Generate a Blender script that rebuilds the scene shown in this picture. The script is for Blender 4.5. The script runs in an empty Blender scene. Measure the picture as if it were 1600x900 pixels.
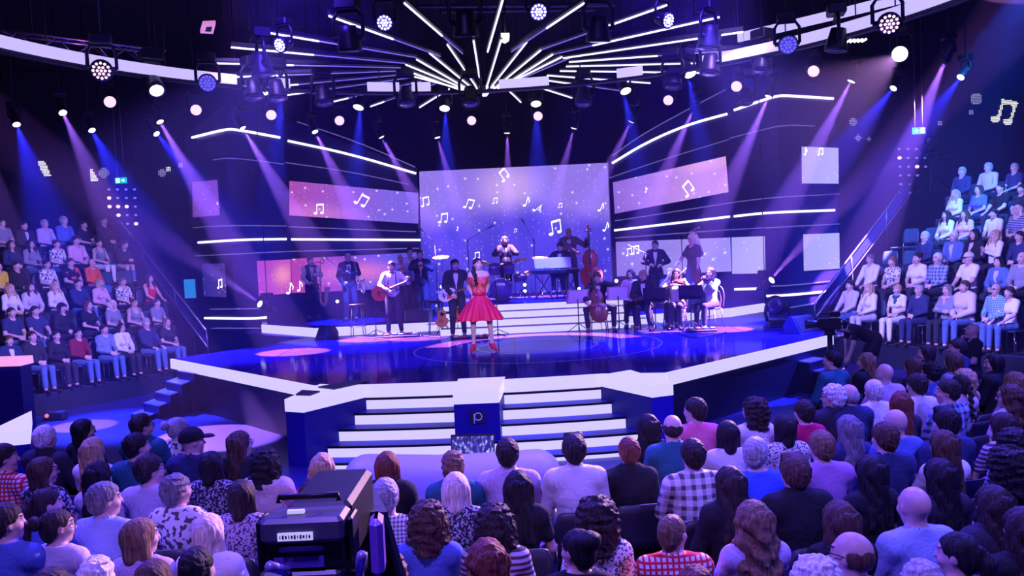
import bpy, bmesh, math, random
import numpy as np
from mathutils import Matrix, Vector
random.seed(7); RNG = np.random.default_rng(5)
SC = bpy.context.scene
COL = SC.collection

# ------------------------------------------------------------------ camera
FPX, EYE, ROLL, PITCH = 1300.0, 2.85, math.radians(2.6), math.atan(60/1300.0)
_f = np.array([0, math.cos(PITCH), -math.sin(PITCH)])
_r0 = np.array([1.0, 0, 0]); _u0 = np.array([0, math.sin(PITCH), math.cos(PITCH)])
_R = math.cos(ROLL)*_r0 - math.sin(ROLL)*_u0
_U = math.sin(ROLL)*_r0 + math.cos(ROLL)*_u0
EYEP = np.array([0, 0, EYE])
def ray(x, y): return _f*FPX + _R*(x-800) + _U*(450-y)
def atz(x, y, z):
    d = ray(x, y); return EYEP + d*((z-EYE)/d[2])
def aty(x, y, Y):
    d = ray(x, y); return EYEP + d*(Y/d[1])
def onplane(x, y, p, n):
    d = ray(x, y); n = np.array([n[0], n[1], 0.0]); p = np.array([p[0], p[1], 0.0])
    return EYEP + d*(n.dot(p-EYEP*np.array([1, 1, 0]))/n.dot(d))
cd = bpy.data.cameras.new('camera'); cam = bpy.data.objects.new('camera', cd); COL.objects.link(cam)
cd.sensor_width = 36; cd.lens = 36*FPX/1600; cd.clip_start = 0.05; cd.clip_end = 200
cam.matrix_world = Matrix([[_R[0], _U[0], -_f[0], 0], [_R[1], _U[1], -_f[1], 0], [_R[2], _U[2], -_f[2], EYE], [0, 0, 0, 1]])
SC.camera = cam
# ------------------------------------------------------------------ colour management, world, general light
SC.view_settings.view_transform = 'Standard'; SC.view_settings.look = 'None'
SC.view_settings.exposure = 0.0; SC.view_settings.gamma = 1.0
SC.view_settings.use_curve_mapping = False
cy = SC.cycles
cy.use_denoising = True
try: cy.denoiser = 'OPENIMAGEDENOISE'
except Exception: pass
cy.max_bounces = 5; cy.diffuse_bounces = 2; cy.glossy_bounces = 3; cy.volume_bounces = 0
cy.transparent_max_bounces = 6; cy.sample_clamp_indirect = 3.0; cy.use_light_tree = True
cy.caustics_reflective = False; cy.caustics_refractive = False
w = bpy.data.worlds.new('world'); SC.world = w; w.use_nodes = True
w.node_tree.nodes['Background'].inputs[0].default_value = (0.03, 0.02, 0.3, 1)
w.node_tree.nodes['Background'].inputs[1].default_value = 0.25
BEAM_P, BLUE_P, HAZE_D = 62000, 26000, 0.0072
def spot(loc, tgt, power, color, angle, blend=0.3, radius=0.08, name='spot_lamp', parent=None):
    l = bpy.data.lights.new(name, 'SPOT'); l.energy = power; l.color = color
    l.spot_size = math.radians(angle); l.spot_blend = blend; l.shadow_soft_size = radius
    o = bpy.data.objects.new(name, l); COL.objects.link(o)
    d = Vector(tgt)-Vector(loc)
    o.rotation_mode = 'QUATERNION'; o.rotation_quaternion = d.to_track_quat('-Z', 'Y')
    o.location = loc
    return o
# unseen wide spots added to brighten audience, stands and stage, plus the singer's spot
ADDED_WASH = [
 ((-7, 9.5, 8.3), (-3.2, 6.5, 1), 9500, (0.085, 0.05, 1.0), 70),
 ((2.5, 11, 8.3), (1, 6.5, 1), 8500, (0.10, 0.05, 1.0), 64),
 ((9, 10.0, 8.3), (5.5, 8, 1), 9500, (0.085, 0.065, 1.0), 75),
 ((-1.5, 0.5, 8.3), (-1, 6.5, 1), 3000, (0.25, 0.14, 1.0), 95),
 ((6, 1.5, 8.3), (6, 8, 1), 3600, (0.16, 0.12, 1.0), 90),
 ((-2.6, 11.5, 5.9), (-9.9, 18.3, 1.9), 11500, (0.27, 0.19, 1.0), 42),
 ((2.4, 11.5, 5.9), (9.6, 17.6, 2.0), 11500, (0.27, 0.21, 1.0), 42),
 ((-3, 11, 8.3), (-2.5, 18, 1), 6200, (0.085, 0.03, 1.0), 52),
 ((3, 11, 8.3), (2.5, 18, 1), 6200, (0.085, 0.03, 1.0), 52),
 ((-4, 13, 8.3), (-5, 21.5, 1.5), 2400, (0.36, 0.2, 1.0), 40),
 ((4, 13, 8.3), (3.5, 20, 1.5), 3000, (0.42, 0.23, 1.0), 40),
 ((0.2, -0.5, 6.4), (-0.64, 15.65, 1.85), 5200, (1.0, 0.74, 0.90), 8.5),
]
for _l in ADDED_WASH: spot(_l[0], _l[1], _l[2], _l[3], _l[4], 0.6, 0.25, 'added_wash_lamp')

# ------------------------------------------------------------------ helpers
def tag(o, label=None, cat=None, group=None, kind=None):
    if label: o['label'] = label
    if cat: o['category'] = cat
    if group: o['group'] = group
    if kind: o['kind'] = kind
    return o
def empty(name, loc, rz=0.0, label=None, cat=None, group=None, scale=1.0):
    o = bpy.data.objects.new(name, None); COL.objects.link(o)
    o.location = Vector(loc); o.rotation_euler = (0, 0, rz); o.scale = (scale,)*3
    o.empty_display_size = 0.1
    return tag(o, label, cat, group)
def link(name, me, parent=None):
    o = bpy.data.objects.new(name, me); COL.objects.link(o)
    if parent: o.parent = parent
    return o
def rot_to(d):
    return np.array(Vector(d).to_track_quat('Z', 'Y').to_matrix())
class MB:
    """collects shapes into one mesh"""
    def __init__(s): s.v = []; s.f = []; s.mi = []; s.m = 0; s.sm = []
    def add(s, vs, fs, smooth=False):
        b = len(s.v); s.v += [tuple(map(float, p)) for p in vs]
        for f in fs: s.f.append([i+b for i in f]); s.mi.append(s.m); s.sm.append(smooth)
        return s
    def hexa(s, p):
        return s.add(p, [(0, 3, 2, 1), (4, 5, 6, 7), (0, 1, 5, 4), (1, 2, 6, 5), (2, 3, 7, 6), (3, 0, 4, 7)])
    def box(s, c, d, rz=0, R=None, bev=0.0):
        x, y, z = d[0]/2, d[1]/2, d[2]/2; c = np.array(c, float)
        if R is None:
            R = np.array([[math.cos(rz), -math.sin(rz), 0], [math.sin(rz), math.cos(rz), 0], [0, 0, 1]])
        if bev > 0:
            b = min(bev, x*.9, y*.9, z*.9); P = []
            for zz, i in ((-z, b), (-z+b, 0), (z-b, 0), (z, b)):
                X, Y = x-i, y-i
                c2 = b if i == 0 else b*.6
                for (sx, sy, ax) in ((-1, -1, 0), (-1, -1, 1), (1, -1, 1), (1, -1, 0), (1, 1, 0), (1, 1, 1), (-1, 1, 1), (-1, 1, 0)):
                    P.append((sx*(X-(c2 if ax else 0)), sy*(Y-(0 if ax else c2)), zz))
            F = [tuple(range(7, -1, -1)), tuple(range(24, 32))]
            for l in range(3):
                for k in range(8):
                    F.append((l*8+k, l*8+(k+1) % 8, l*8+8+(k+1) % 8, l*8+8+k))
            return s.add([c+R@np.array(p) for p in P], F)
        P = [(-x, -y, -z), (x, -y, -z), (x, y, -z), (-x, y, -z), (-x, -y, z), (x, -y, z), (x, y, z), (-x, y, z)]
        return s.hexa([c+R@np.array(p) for p in P])
    def tube(s, pts, r, n=8, closed=False, cap=True):
        pts = [np.array(p, float) for p in pts]; m = len(pts)
        rs = r if isinstance(r, (list, tuple)) else [r]*m
        V = []; prev = None
        for i, p in enumerate(pts):
            if closed: t = pts[(i+1) % m]-pts[i-1]
            else: t = pts[min(i+1, m-1)]-pts[max(i-1, 0)]
            t = t/(np.linalg.norm(t)+1e-12)
            if prev is None:
                a = np.array([0, 0, 1.0]) if abs(t[2]) < .9 else np.array([1.0, 0, 0])
                u = np.cross(t, a)
            else: u = prev-t*prev.dot(t)
            u /= np.linalg.norm(u)+1e-12; prev = u; v = np.cross(t, u)
            for k in range(n):
                a = 2*math.pi*k/n; V.append(p+rs[i]*(u*math.cos(a)+v*math.sin(a)))
        F = []
        for i in range(m if closed else m-1):
            j = (i+1) % m
            for k in range(n): F.append((i*n+k, i*n+(k+1) % n, j*n+(k+1) % n, j*n+k))
        if cap and not closed: F += [tuple(range(n-1, -1, -1)), tuple(range((m-1)*n, m*n))]
        return s.add(V, F, True)
    def lathe(s, prof, o=(0, 0, 0), d=(0, 0, 1), n=20, cap=True):
        o = np.array(o, float); R = rot_to(d); V = []
        for (r, h) in prof:
            for k in range(n):
                a = 2*math.pi*k/n; V.append(o+R@np.array([r*math.cos(a), r*math.sin(a), h]))
        F = []
        for i in range(len(prof)-1):
            for k in range(n): F.append((i*n+k, i*n+(k+1) % n, (i+1)*n+(k+1) % n, (i+1)*n+k))
        if cap: F += [tuple(range(n-1, -1, -1)), tuple(range((len(prof)-1)*n, len(prof)*n))]
        return s.add(V, F, True)
    def prism(s, poly, z0, z1):
        n = len(poly)
        if sum(poly[i][0]*poly[(i+1) % n][1]-poly[(i+1) % n][0]*poly[i][1] for i in range(n)) < 0: poly = poly[::-1]
        V = [(p[0], p[1], z0) for p in poly]+[(p[0], p[1], z1) for p in poly]
        F = [tuple(range(n-1, -1, -1)), tuple(range(n, 2*n))]+[(i, (i+1) % n, n+(i+1) % n, n+i) for i in range(n)]
        return s.add(V, F)
    def slab(s, poly3, off):
        """planar 3-D polygon thickened by the vector off"""
        n = len(poly3); off = np.array(off, float)
        P = [np.array(p, float) for p in poly3]
        nn = sum(np.cross(P[i], P[(i+1) % n]) for i in range(n))
        if nn.dot(off) < 0: P = P[::-1]
        return s.add(P+[p+off for p in P], [tuple(range(n-1, -1, -1)), tuple(range(n, 2*n))]+[(i, (i+1) % n, n+(i+1) % n, n+i) for i in range(n)])
    def ball(s, c, r, n=10, R=None):
        r = np.array([r]*3 if np.isscalar(r) else r, float); c = np.array(c, float); V = []; m = n//2+1
        for i in range(1, m):
            t = math.pi*i/m
            for k in range(n):
                a = 2*math.pi*k/n
                q = r*np.array([math.sin(t)*math.cos(a), math.sin(t)*math.sin(a), -math.cos(t)])
                V.append(c+(q if R is None else R@q))
        for q in ((0, 0, -r[2]), (0, 0, r[2])): V.append(c+(np.array(q) if R is None else R@np.array(q)))
        F = []
        for i in range(m-2):
            for k in range(n): F.append((i*n+k, i*n+(k+1) % n, (i+1)*n+(k+1) % n, (i+1)*n+k))
        b = (m-1)*n
        for k in range(n): F.append((b, (k+1) % n, k)); F.append((b+1, (m-2)*n+k, (m-2)*n+(k+1) % n))
        return s.add(V, F, True)
    def build(s, name, mats, parent=None, local=False, recenter=True):
        v = np.array(s.v)
        loc = None
        if parent is not None and not local: v = v-np.array(root_loc(parent))
        elif parent is None and recenter:
            loc = np.array([(v[:, 0].min()+v[:, 0].max())/2, (v[:, 1].min()+v[:, 1].max())/2, v[:, 2].min()]); v = v-loc
        me = bpy.data.meshes.new(name); me.from_pydata(v.tolist(), [], s.f)
        for m in (mats if isinstance(mats, (list, tuple)) else [mats]): me.materials.append(m)
        me.polygons.foreach_set('material_index', s.mi); me.polygons.foreach_set('use_smooth', s.sm)
        me.update()
        o = link(name, me, parent)
        if loc is not None: o.location = loc
        return o
def root_loc(o):
    l = Vector((0, 0, 0))
    while o is not None: l = l+o.location; o = o.parent
    return l
def copy_thing(src, loc, rz=0.0, label=None, cat=None, group=None, scale=1.0):
    def cp(o, par):
        c = o.copy(); COL.objects.link(c)
        if par: c.parent = par
        for ch in KIDS.get(o.name, ()): cp(ch, c)
        return c
    if src.name not in KIDS: _index(src)
    r = cp(src, None); r.location = Vector(loc); r.rotation_euler = (0, 0, rz); r.scale = (scale,)*3
    return tag(r, label, cat, group)
KIDS = {}
def _index(o):
    KIDS[o.name] = list(o.children)
    for c in o.children: _index(c)

# ------------------------------------------------------------------ materials
MAT = {}
def M(name, col=(.5, .5, .5), rough=.5, metal=0.0, emit=None, es=1.0, spec=.5, bump=None, sample=True, coat=0):
    if name in MAT: return MAT[name]
    m = bpy.data.materials.new(name); m.use_nodes = True; nt = m.node_tree
    b = nt.nodes['Principled BSDF']
    b.inputs['Base Color'].default_value = (*col, 1); b.inputs['Roughness'].default_value = rough
    b.inputs['Metallic'].default_value = metal; b.inputs['Specular IOR Level'].default_value = spec
    b.inputs['Coat Weight'].default_value = coat
    if emit:
        b.inputs['Emission Color'].default_value = (*emit, 1); b.inputs['Emission Strength'].default_value = es
        if not sample: m.cycles.emission_sampling = 'NONE'
    if bump:
        tx = nt.nodes.new('ShaderNodeTexNoise'); tx.inputs['Scale'].default_value = bump[0]; tx.inputs['Detail'].default_value = 3
        tc = nt.nodes.new('ShaderNodeTexCoord'); nt.links.new(tc.outputs['Object'], tx.inputs['Vector'])
        bp = nt.nodes.new('ShaderNodeBump'); bp.inputs['Strength'].default_value = bump[1]; bp.inputs['Distance'].default_value = .02
        nt.links.new(tx.outputs['Fac'], bp.inputs['Height']); nt.links.new(bp.outputs['Normal'], b.inputs['Normal'])
    MAT[name] = m
    return m
BLACK = M('black_metal', (.006, .006, .009), .45, .3)
DARK = M('dark_plastic', (.02, .02, .03), .5)
CHROME = M('chrome', (.75, .75, .8), .15, 1.0)
STEEL = M('brushed_steel', (.45, .45, .5), .3, 1.0)
WHITE_LIT = M('lit_white_acrylic', (.16, .16, .22), .3, emit=(.60, .53, 1.0), es=1.12)
STRIP = M('led_strip_white', (.8, .8, .9), .3, emit=(.80, .72, 1.0), es=1.8)
# ------------------------------------------------------------------ the room
def struct(name, mb, mat):
    return tag(mb.build(name, mat), kind='structure')
m_floor = M('arena_floor', (.035, .03, .20), .38, spec=.4, bump=(60, .05))
m_wall = M('black_drape', (.012, .012, .03), .9, bump=(8, .2))
m_ceil = M('dark_ceiling', (.006, .006, .012), .95)
struct('floor', MB().box((0, 12, -.1), (36, 36, .2)), m_floor)
struct('ceiling', MB().box((0, 12, 9.6), (36, 36, .2)), m_ceil)
struct('wall_back', MB().box((0, 28.6, 4.75), (36, .3, 9.5)), m_wall)
struct('wall_left', MB().box((-17, 12, 4.75), (.3, 36, 9.5)), m_wall)
struct('wall_right', MB().box((17, 12, 4.75), (.3, 36, 9.5)), m_wall)
struct('wall_front', MB().box((0, -5.5, 4.75), (36, .3, 9.5)), m_wall)

# ------------------------------------------------------------------ main stage
ZS = .92
def semigloss(m, fac, rough):
    """matt body with a fixed share of mirror reflection, like dark acrylic sheet"""
    nt = m.node_tree; p = nt.nodes['Principled BSDF']; col = tuple(p.inputs['Base Color'].default_value)
    d = nt.nodes.new('ShaderNodeBsdfDiffuse'); g = nt.nodes.new('ShaderNodeBsdfGlossy'); x = nt.nodes.new('ShaderNodeMixShader')
    d.inputs['Color'].default_value = col; g.inputs['Roughness'].default_value = rough; g.inputs['Color'].default_value = (.8, .75, 1, 1); x.inputs[0].default_value = fac
    nt.links.new(d.outputs[0], x.inputs[1]); nt.links.new(g.outputs[0], x.inputs[2]); nt.links.new(x.outputs[0], nt.nodes['Material Output'].inputs[0]); nt.nodes.remove(p)
    return d
def stage_mat():
    m = M('stage_gloss', (.045, .03, .34), .9); nt = m.node_tree; b = semigloss(m, .17, .07)
    tc = nt.nodes.new('ShaderNodeTexCoord'); br = nt.nodes.new('ShaderNodeTexBrick'); br.offset = 0
    br.inputs['Scale'].default_value = 1; br.inputs['Brick Width'].default_value = 1.6; br.inputs['Row Height'].default_value = 1.6
    br.inputs['Mortar Size'].default_value = .012
    br.inputs['Color1'].default_value = (.04, .02, .30, 1); br.inputs['Color2'].default_value = (.033, .018, .26, 1)
    br.inputs['Mortar'].default_value = (.01, .006, .06, 1)
    nt.links.new(tc.outputs['Object'], br.inputs['Vector']); nt.links.new(br.outputs['Color'], b.inputs['Color'])
    return m
m_stage = stage_mat()
m_side = M('stage_side_black', (.006, .006, .02), .5)
m_blue = M('blue_lacquer', (.018, .01, .26), .5, spec=.25)
pLc, pLe = atz(268, 561, ZS), atz(490, 603, ZS)
pRc, pRe = atz(1300, 523, ZS), atz(1040, 583, ZS)
YF = 12.45
def arc_y(x, Y0, sag=.16, half=2.1, cx=-.5): return Y0+sag*((x-cx)/half)**2
front = [(x, arc_y(x, YF-.12)) for x in np.linspace(-2.3, 1.3, 13)]
stage_poly = [tuple(pLc[:2]), tuple(pLe[:2])]+front+[tuple(pRe[:2]), tuple(pRc[:2]), (6.35, 18.6), (7.4, 20.6), (7.6, 25.5), (-7.6, 25.5), (-7.3, 22.4), (-5.1, 20.35), (-5.75, 18.95)]
st = tag(MB().prism(stage_poly, .0, ZS-.005).build('stage', m_side), 'large glossy blue stage platform edged in white light', 'stage')
MB().prism([(x, y) for x, y in stage_poly], ZS-.005, ZS).build('deck', m_stage, st)
def band(mb, pts, z0, z1, out=.03, th=.05):
    """upright lit band standing just outside a polyline"""
    for a, b in zip(pts[:-1], pts[1:]):
        a = np.array(a[:2]); b = np.array(b[:2]); d = b-a; d /= np.linalg.norm(d); n = np.array([d[1], -d[0]])
        q = [a+n*out, b+n*out, b+n*(out-th), a+n*(out-th)]
        mb.prism([tuple(p) for p in q], z0, z1)
    return mb
fl = [tuple(pLc[:2]), tuple(pLe[:2]), front[0]]
band(MB(), fl, ZS-.19, ZS+.004).build('edge_light', WHITE_LIT, st)
band(MB(), [front[-1], tuple(pRe[:2]), tuple(pRc[:2])], ZS-.19, ZS+.004).build('edge_light', WHITE_LIT, st)
band(MB(), front, ZS-.19, ZS+.004).build('edge_light', WHITE_LIT, st)
# inlaid round floor screen
def floor_screen_mat():
    m = M('floor_screen', (.05, .03, .4), .12, spec=.2); nt = m.node_tree; b = nt.nodes['Principled BSDF']
    tc = nt.nodes.new('ShaderNodeTexCoord'); ck = nt.nodes.new('ShaderNodeTexChecker'); ck.inputs['Scale'].default_value = 24
    nt.links.new(tc.outputs['Object'], ck.inputs['Vector'])
    ck.inputs['Color1'].default_value = (.80, .14, .58, 1); ck.inputs['Color2'].default_value = (.30, .06, .5, 1)
    nt.links.new(ck.outputs['Color'], b.inputs['Emission Color']); b.inputs['Emission Strength'].default_value = .9
    return m
cc = (.45, 16.45)
mb = MB(); N = 64
ring = lambda r, a0, a1, n: [(cc[0]+r*math.cos(a), cc[1]+r*math.sin(a)) for a in np.linspace(a0, a1, n)]
o_ = ring(2.35, .35, 2.9, 40); i_ = ring(1.85, .35, 2.9, 40)
for k in range(39): mb.prism([o_[k], o_[k+1], i_[k+1], i_[k]], ZS, ZS+.004)
mb.build('floor_screen', floor_screen_mat(), st)
mb = MB()
for r in (2.45, 1.2):
    o_ = ring(r, 0, 2*math.pi, 65); i_ = ring(r-.025, 0, 2*math.pi, 65)
    for k in range(64): mb.prism([o_[k], o_[k+1], i_[k+1], i_[k]], ZS, ZS+.003)
mb.build('inlay_line', M('inlay_line', (.25, .2, .8), .2), st)

# ------------------------------------------------------------------ front stairs, podium block, side wedges
m_tread = M('stair_tread', (.07, .07, .62), .5, spec=.2)
stair = empty('staircase', (-.5, 11.6, 0), 0, 'white lit stairs with blue treads rising to the stage front', 'stairs')
zr = [.73, .565, .40, .235, .08]
for i, z1 in enumerate(zr):
    z0 = zr[i+1] if i < 4 else 0
    Y0 = YF-.2-.32*(i); hw = 1.86+.1*i
    xs = np.linspace(-.5-hw, -.5+hw, 17)
    f = [(x, arc_y(x, Y0)) for x in xs]; bk = [(x, arc_y(x, Y0)+.42) for x in xs[::-1]]
    MB().prism(f+bk, z1-.02, z1).build('tread', m_tread, stair)
    band(MB(), f, z0, z1-.025, .0, .05).build('riser_light', WHITE_LIT, stair)
    band(MB(), f, z1-.028, z1+.003, .015, .03).build('nosing', BLACK, stair)
def block(name, poly, label, top=ZS+.01, lip=.17, cat='podium'):
    o = tag(MB().prism(poly, 0, top-lip).build(name, m_blue), label, cat)
    c = np.mean(np.array(poly), 0); P = [tuple(c+(np.array(p)-c)*1.012) for p in poly]
    MB().prism(P, top-lip, top).build('lit_top', WHITE_LIT, o)
    return o
p0, p1 = atz(708, 614, ZS), atz(779, 611, ZS)
pod = block('podium', [tuple(p0[:2]), tuple(p1[:2]), (p1[0]+.08, 12.55), (p0[0]-.0, 12.55)], 'blue podium block with lit white top in the middle of the stairs')
# small dark plate with a round letter mark
pc = (p0+p1)/2; yl = min(p0[1], p1[1])
L = aty(746, 652, yl-.02)
mb = MB().box((L[0], yl-.012, L[2]), (.21, .02, .17)); mb.build('logo_plate', DARK, pod)
mb = MB(); R_ = .05
mb.tube([(L[0]+.01+R_*math.cos(a), yl-.03, L[2]+.01+R_*math.sin(a)) for a in np.linspace(0, 2*math.pi, 25)[:-1]], .009, 6, closed=True)
mb.tube([(L[0]-.045, yl-.03, L[2]+.05), (L[0]-.045, yl-.03, L[2]-.085)], .009, 6)
mb.build('logo_letter', M('logo_print_glow', (.4, .35, .8), .5, emit=(.3, .25, .8), es=.25), pod)  # printed letter brightened by a faint glow of its own
wl = [atz(445, 625, ZS), atz(474, 626.5, ZS), atz(571, 604, ZS), atz(500, 601, ZS)]
wr = [atz(1051, 599, ZS), atz(1018, 603, ZS), atz(938, 587, ZS), atz(985, 579, ZS)]
wedgeL = block('side_wedge', [tuple(p[:2]) for p in wl], 'lit white topped blue wedge wall flanking the stairs, two folders on it', cat='stair wall')
wedgeR = block('side_wedge', [tuple(p[:2]) for p in wr], 'bare lit white topped blue wedge wall beside the bald man by the stairs', cat='stair wall')
for (q, lab) in (([(462, 618), (485, 618.5), (500, 613), (472, 611)], 'small dark folder lying near the outer corner of the lit wedge'),
                 ([(497, 606), (522, 609), (577, 597), (548, 596)], 'long dark folder lying where the lit wedge meets the stage')):
    P = [atz(x, y, ZS+.012) for x, y in q]
    f = tag(MB().slab(P, (0, 0, .02)).build('folder', M('folder_blue', (.02, .02, .10), .4)), lab, 'folder', 'folders on the lit wedge')
    Pc = np.mean(P, 0); MB().slab([Pc+(p-Pc)*.86+np.array([0, 0, .02]) for p in P], (0, 0, .004)).build('page', M('page_dim', (.10, .10, .3), .6), f)

# ------------------------------------------------------------------ little steps at both stage sides
def side_steps(quads, label):
    o = empty('side_steps', (*atz(*quads[0][0], .1)[:2], 0), 0, label, 'steps')
    n = len(quads)
    for i, (c, hw, hh) in enumerate(quads):
        z = .75-.165*i
        q = [atz(c[0]-hw, c[1]+hh*.2, z), atz(c[0]-hw*.1, c[1]-hh, z), atz(c[0]+hw, c[1]-hh*.2, z), atz(c[0]+hw*.1, c[1]+hh, z)]
        MB().slab([p-np.array([0, 0, .02]) for p in q], (0, 0, -(z-.03))).build('step_block', m_side, o)
        MB().slab([p-np.array([0, 0, .02]) for p in q], (0, 0, .02)).build('tread', M('side_tread', (.30, .27, .75), .2), o)
    return o
side_steps([((301, 578), 24, 5.5), ((281, 594.5), 22, 6), ((264, 611), 22, 6), ((246, 628), 22, 6), ((226, 645), 22, 6)], 'dark side steps with glossy blue treads left of the stage')
side_steps([((1240, 546), 27, 4.5), ((1262, 561), 27, 5), ((1283, 576), 26, 5), ((1302, 591), 26, 5)], 'dark side steps right of the stage, behind the teal shirted man')

# ------------------------------------------------------------------ risers behind the singer
m_riser = M('riser_deck', (.03, .02, .22), .12); semigloss(m_riser, .2, .1)
def riser(name, poly, z0, z1, nf, label):
    o = tag(MB().prism(poly, z0, z1-.006).build(name, m_side), label, 'riser')
    MB().prism(poly, z1-.006, z1).build('deck', m_riser, o)
    band(MB(), poly[:nf], z0+.004, z1-.004, .02, .04).build('front_light', WHITE_LIT, o)
    return o
rl = [tuple(atz(410, 520, ZS)[:2]), tuple(atz(493, 527, ZS)[:2]), (-1.75, 20.55), (-1.75, 25.1), (-7.6, 25.1)]
ZL = 1.15
riser('band_riser', rl, ZS, ZL, 3, 'low white edged riser under the two saxophone players')
rr = [(2.75, 19.75), tuple(atz(1141, 495.5, ZS)[:2]), tuple(atz(1200, 486, ZS)[:2]), (7.4, 25.1), (2.75, 25.1)]
riser('band_riser', rr, ZS, ZL, 3, 'low white edged riser behind the string players')
ZD = 1.53
for i in range(4):
    z0 = ZS if i == 0 else ZS+.1525*i; z1 = ZS+.1525*(i+1); y0 = 19.1+.36*i
    x0, x1 = -1.7+.0*i, 2.7
    poly = [(x0, y0+.12), (-.6, y0), (1.4, y0), (x1, y0+.12), (x1, y0+.36+.3 if i < 3 else 25.1), (x0, y0+.66 if i < 3 else 25.1)]
    poly = poly if i < 3 else [(x0, y0+.12), (-.6, y0), (1.4, y0), (x1, y0+.12), (x1, 25.1), (x0, 25.1)]
    riser('drum_riser', poly, z0+(.001 if i else 0), z1, 4, ['lowest', 'second lowest', 'second highest', 'highest'][i]+' white fronted step of the drum riser behind the singer')

# ------------------------------------------------------------------ curved side walls with LED strips and screens
WL = [((300, 24.6), (362, 23.4)), ((362, 23.4), (445, 24.0)), ((445, 24.0), (656, 25.3))]
WR = [((956, 25.3), (1141, 23.6)), ((1141, 23.6), (1222, 22.6)), ((1222, 22.6), (1310, 23.2))]
def wall_pts(W):
    P = [aty(W[0][0][0], 390, W[0][0][1])[:2]]
    for a, b in W: P.append(aty(b[0], 390, b[1])[:2])
    return P
PWL, PWR = wall_pts(WL), wall_pts(WR)
def onwall(P, x, y, off=.06):
    """where the sight line of a picture point meets the curved wall, off metres in front of it"""
    d = ray(x, y); best = None
    for k, (a, b) in enumerate(zip(P[:-1], P[1:])):
        t = (b-a)/np.linalg.norm(b-a); n = np.array([t[1], -t[0]])
        if n[1] > 0: n = -n
        a2 = a+n*off; den = n@d[:2]
        s = (n@a2)/den; h = d[:2]*s; u = (h-a2)@t/np.linalg.norm(b-a)
        e = max(0, -u, u-1)
        if best is None or e < best[0]: best = (e, EYEP+d*s)
    return best[1]
m_wing = M('wing_wall', (.02, .016, .12), .3, spec=.5, bump=(3, .05))
def wing(P, tops, name, label):
    o = empty('led_facade', (*P[1], .92), 0, label, 'stage facade')
    mb = MB()
    for k in range(len(P)-1):
        a, b = P[k], P[k+1]; n = np.array([0, .35])
        za, zb = tops[k], tops[k+1]
        mb.hexa([(*a, ZS+.0), (*b, ZS), (*(b+n), ZS), (*(a+n), ZS), (*a, za), (*b, zb), (*(b+n), zb), (*(a+n), za)])
    mb.build('panel', m_wing, o)
    return o
def top_z(P, pts): return [onwall(P, x, y, 0)[2] for x, y in pts]
wingL = wing(PWL, [6.6, onwall(PWL, 362, 165, 0)[2], onwall(PWL, 445, 183, 0)[2], onwall(PWL, 656, 262, 0)[2]], 'wing', 'curved dark stage wall with glowing strips behind the saxophones')
wingR = wing(PWR, [onwall(PWR, 956, 243, 0)[2], onwall(PWR, 1141, 137, 0)[2], onwall(PWR, 1222, 105, 0)[2], 6.8], 'wing', 'curved dark stage wall with glowing strips behind the string players')
RAIL = M('silver_rail_glow', (.55, .5, .8), .25, .8, emit=(.3, .25, .8), es=.22, sample=False)  # bare metal rails, their lit sheen put in as a faint blue glow
def strip(P, o, pts, r, name, mat, off=.09):
    q = [np.array(p, float) for p in pts]
    if len(q) > 2:  # soften the bends
        for _ in range(2):
            S = [q[0]]
            for a, b in zip(q[:-1], q[1:]): S += [a*.75+b*.25, a*.25+b*.75]
            q = S+[q[-1]]
    d = []
    for a, b in zip(q[:-1], q[1:]):
        n = max(1, int(abs(b-a).max()/7)); d += [a+(b-a)*k/n for k in range(n)]
    Q = [onwall(P, *p, off) for p in d+[q[-1]]]
    MB().tube(Q, r, 6).build(name, mat, o)
LS = [[(300, 215), (352, 202), (368, 202), (438, 215)], [(449.5, 220), (545, 240), (650, 271)],
      [(310, 379), (377, 374.5), (448, 373.5)], [(455, 374), (657, 375)], [(320, 497), (393, 498), (418, 496)]]
for s in LS: strip(PWL, wingL, s, .036, 'led_strip', STRIP)
LR = [[(333, 250), (359, 246), (444, 256.5)], [(446, 254), (545, 268), (638, 288)], [(464, 190), (560, 222), (649, 261)],
      [(301, 356), (348, 352), (448, 353)], [(451, 354), (650, 362)], [(305, 400), (450, 393)], [(451, 393), (655, 388)],
      [(328, 483), (415, 482)], [(330, 513), (409, 513)]]
for s in LR: strip(PWL, wingL, s, .018, 'rail', RAIL)
RS = [[(956.5, 255), (1009, 223), (1073, 195), (1136, 178)], [(1147, 172), (1196, 155), (1216, 149.5), (1232, 149.5), (1302, 154)],
      [(960, 360), (1140, 338.5)], [(1147, 338), (1201, 332), (1304, 328.5)], [(1198, 462.5), (1236, 461), (1297, 455)], [(1148, 452), (1190, 451)]]
for s in RS: strip(PWR, wingR, s, .036, 'led_strip', STRIP)
RR = [[(957, 243), (1004, 209), (1097, 159), (1134, 140)], [(952, 278), (1040, 248), (1139, 218)], [(1140, 216), (1190, 203), (1226, 195), (1273, 197)], [(1163, 123), (1195, 107)],
      [(961, 345), (1140, 317)], [(1140, 317), (1207, 308), (1312, 303)], [(961, 372), (1140, 359)], [(1141, 359), (1312, 350)],
      [(1198, 447), (1236, 446), (1300, 439)], [(1202, 486), (1252, 478), (1282, 472)]]
for s in RR: strip(PWR, wingR, s, .018, 'rail', RAIL)

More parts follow.
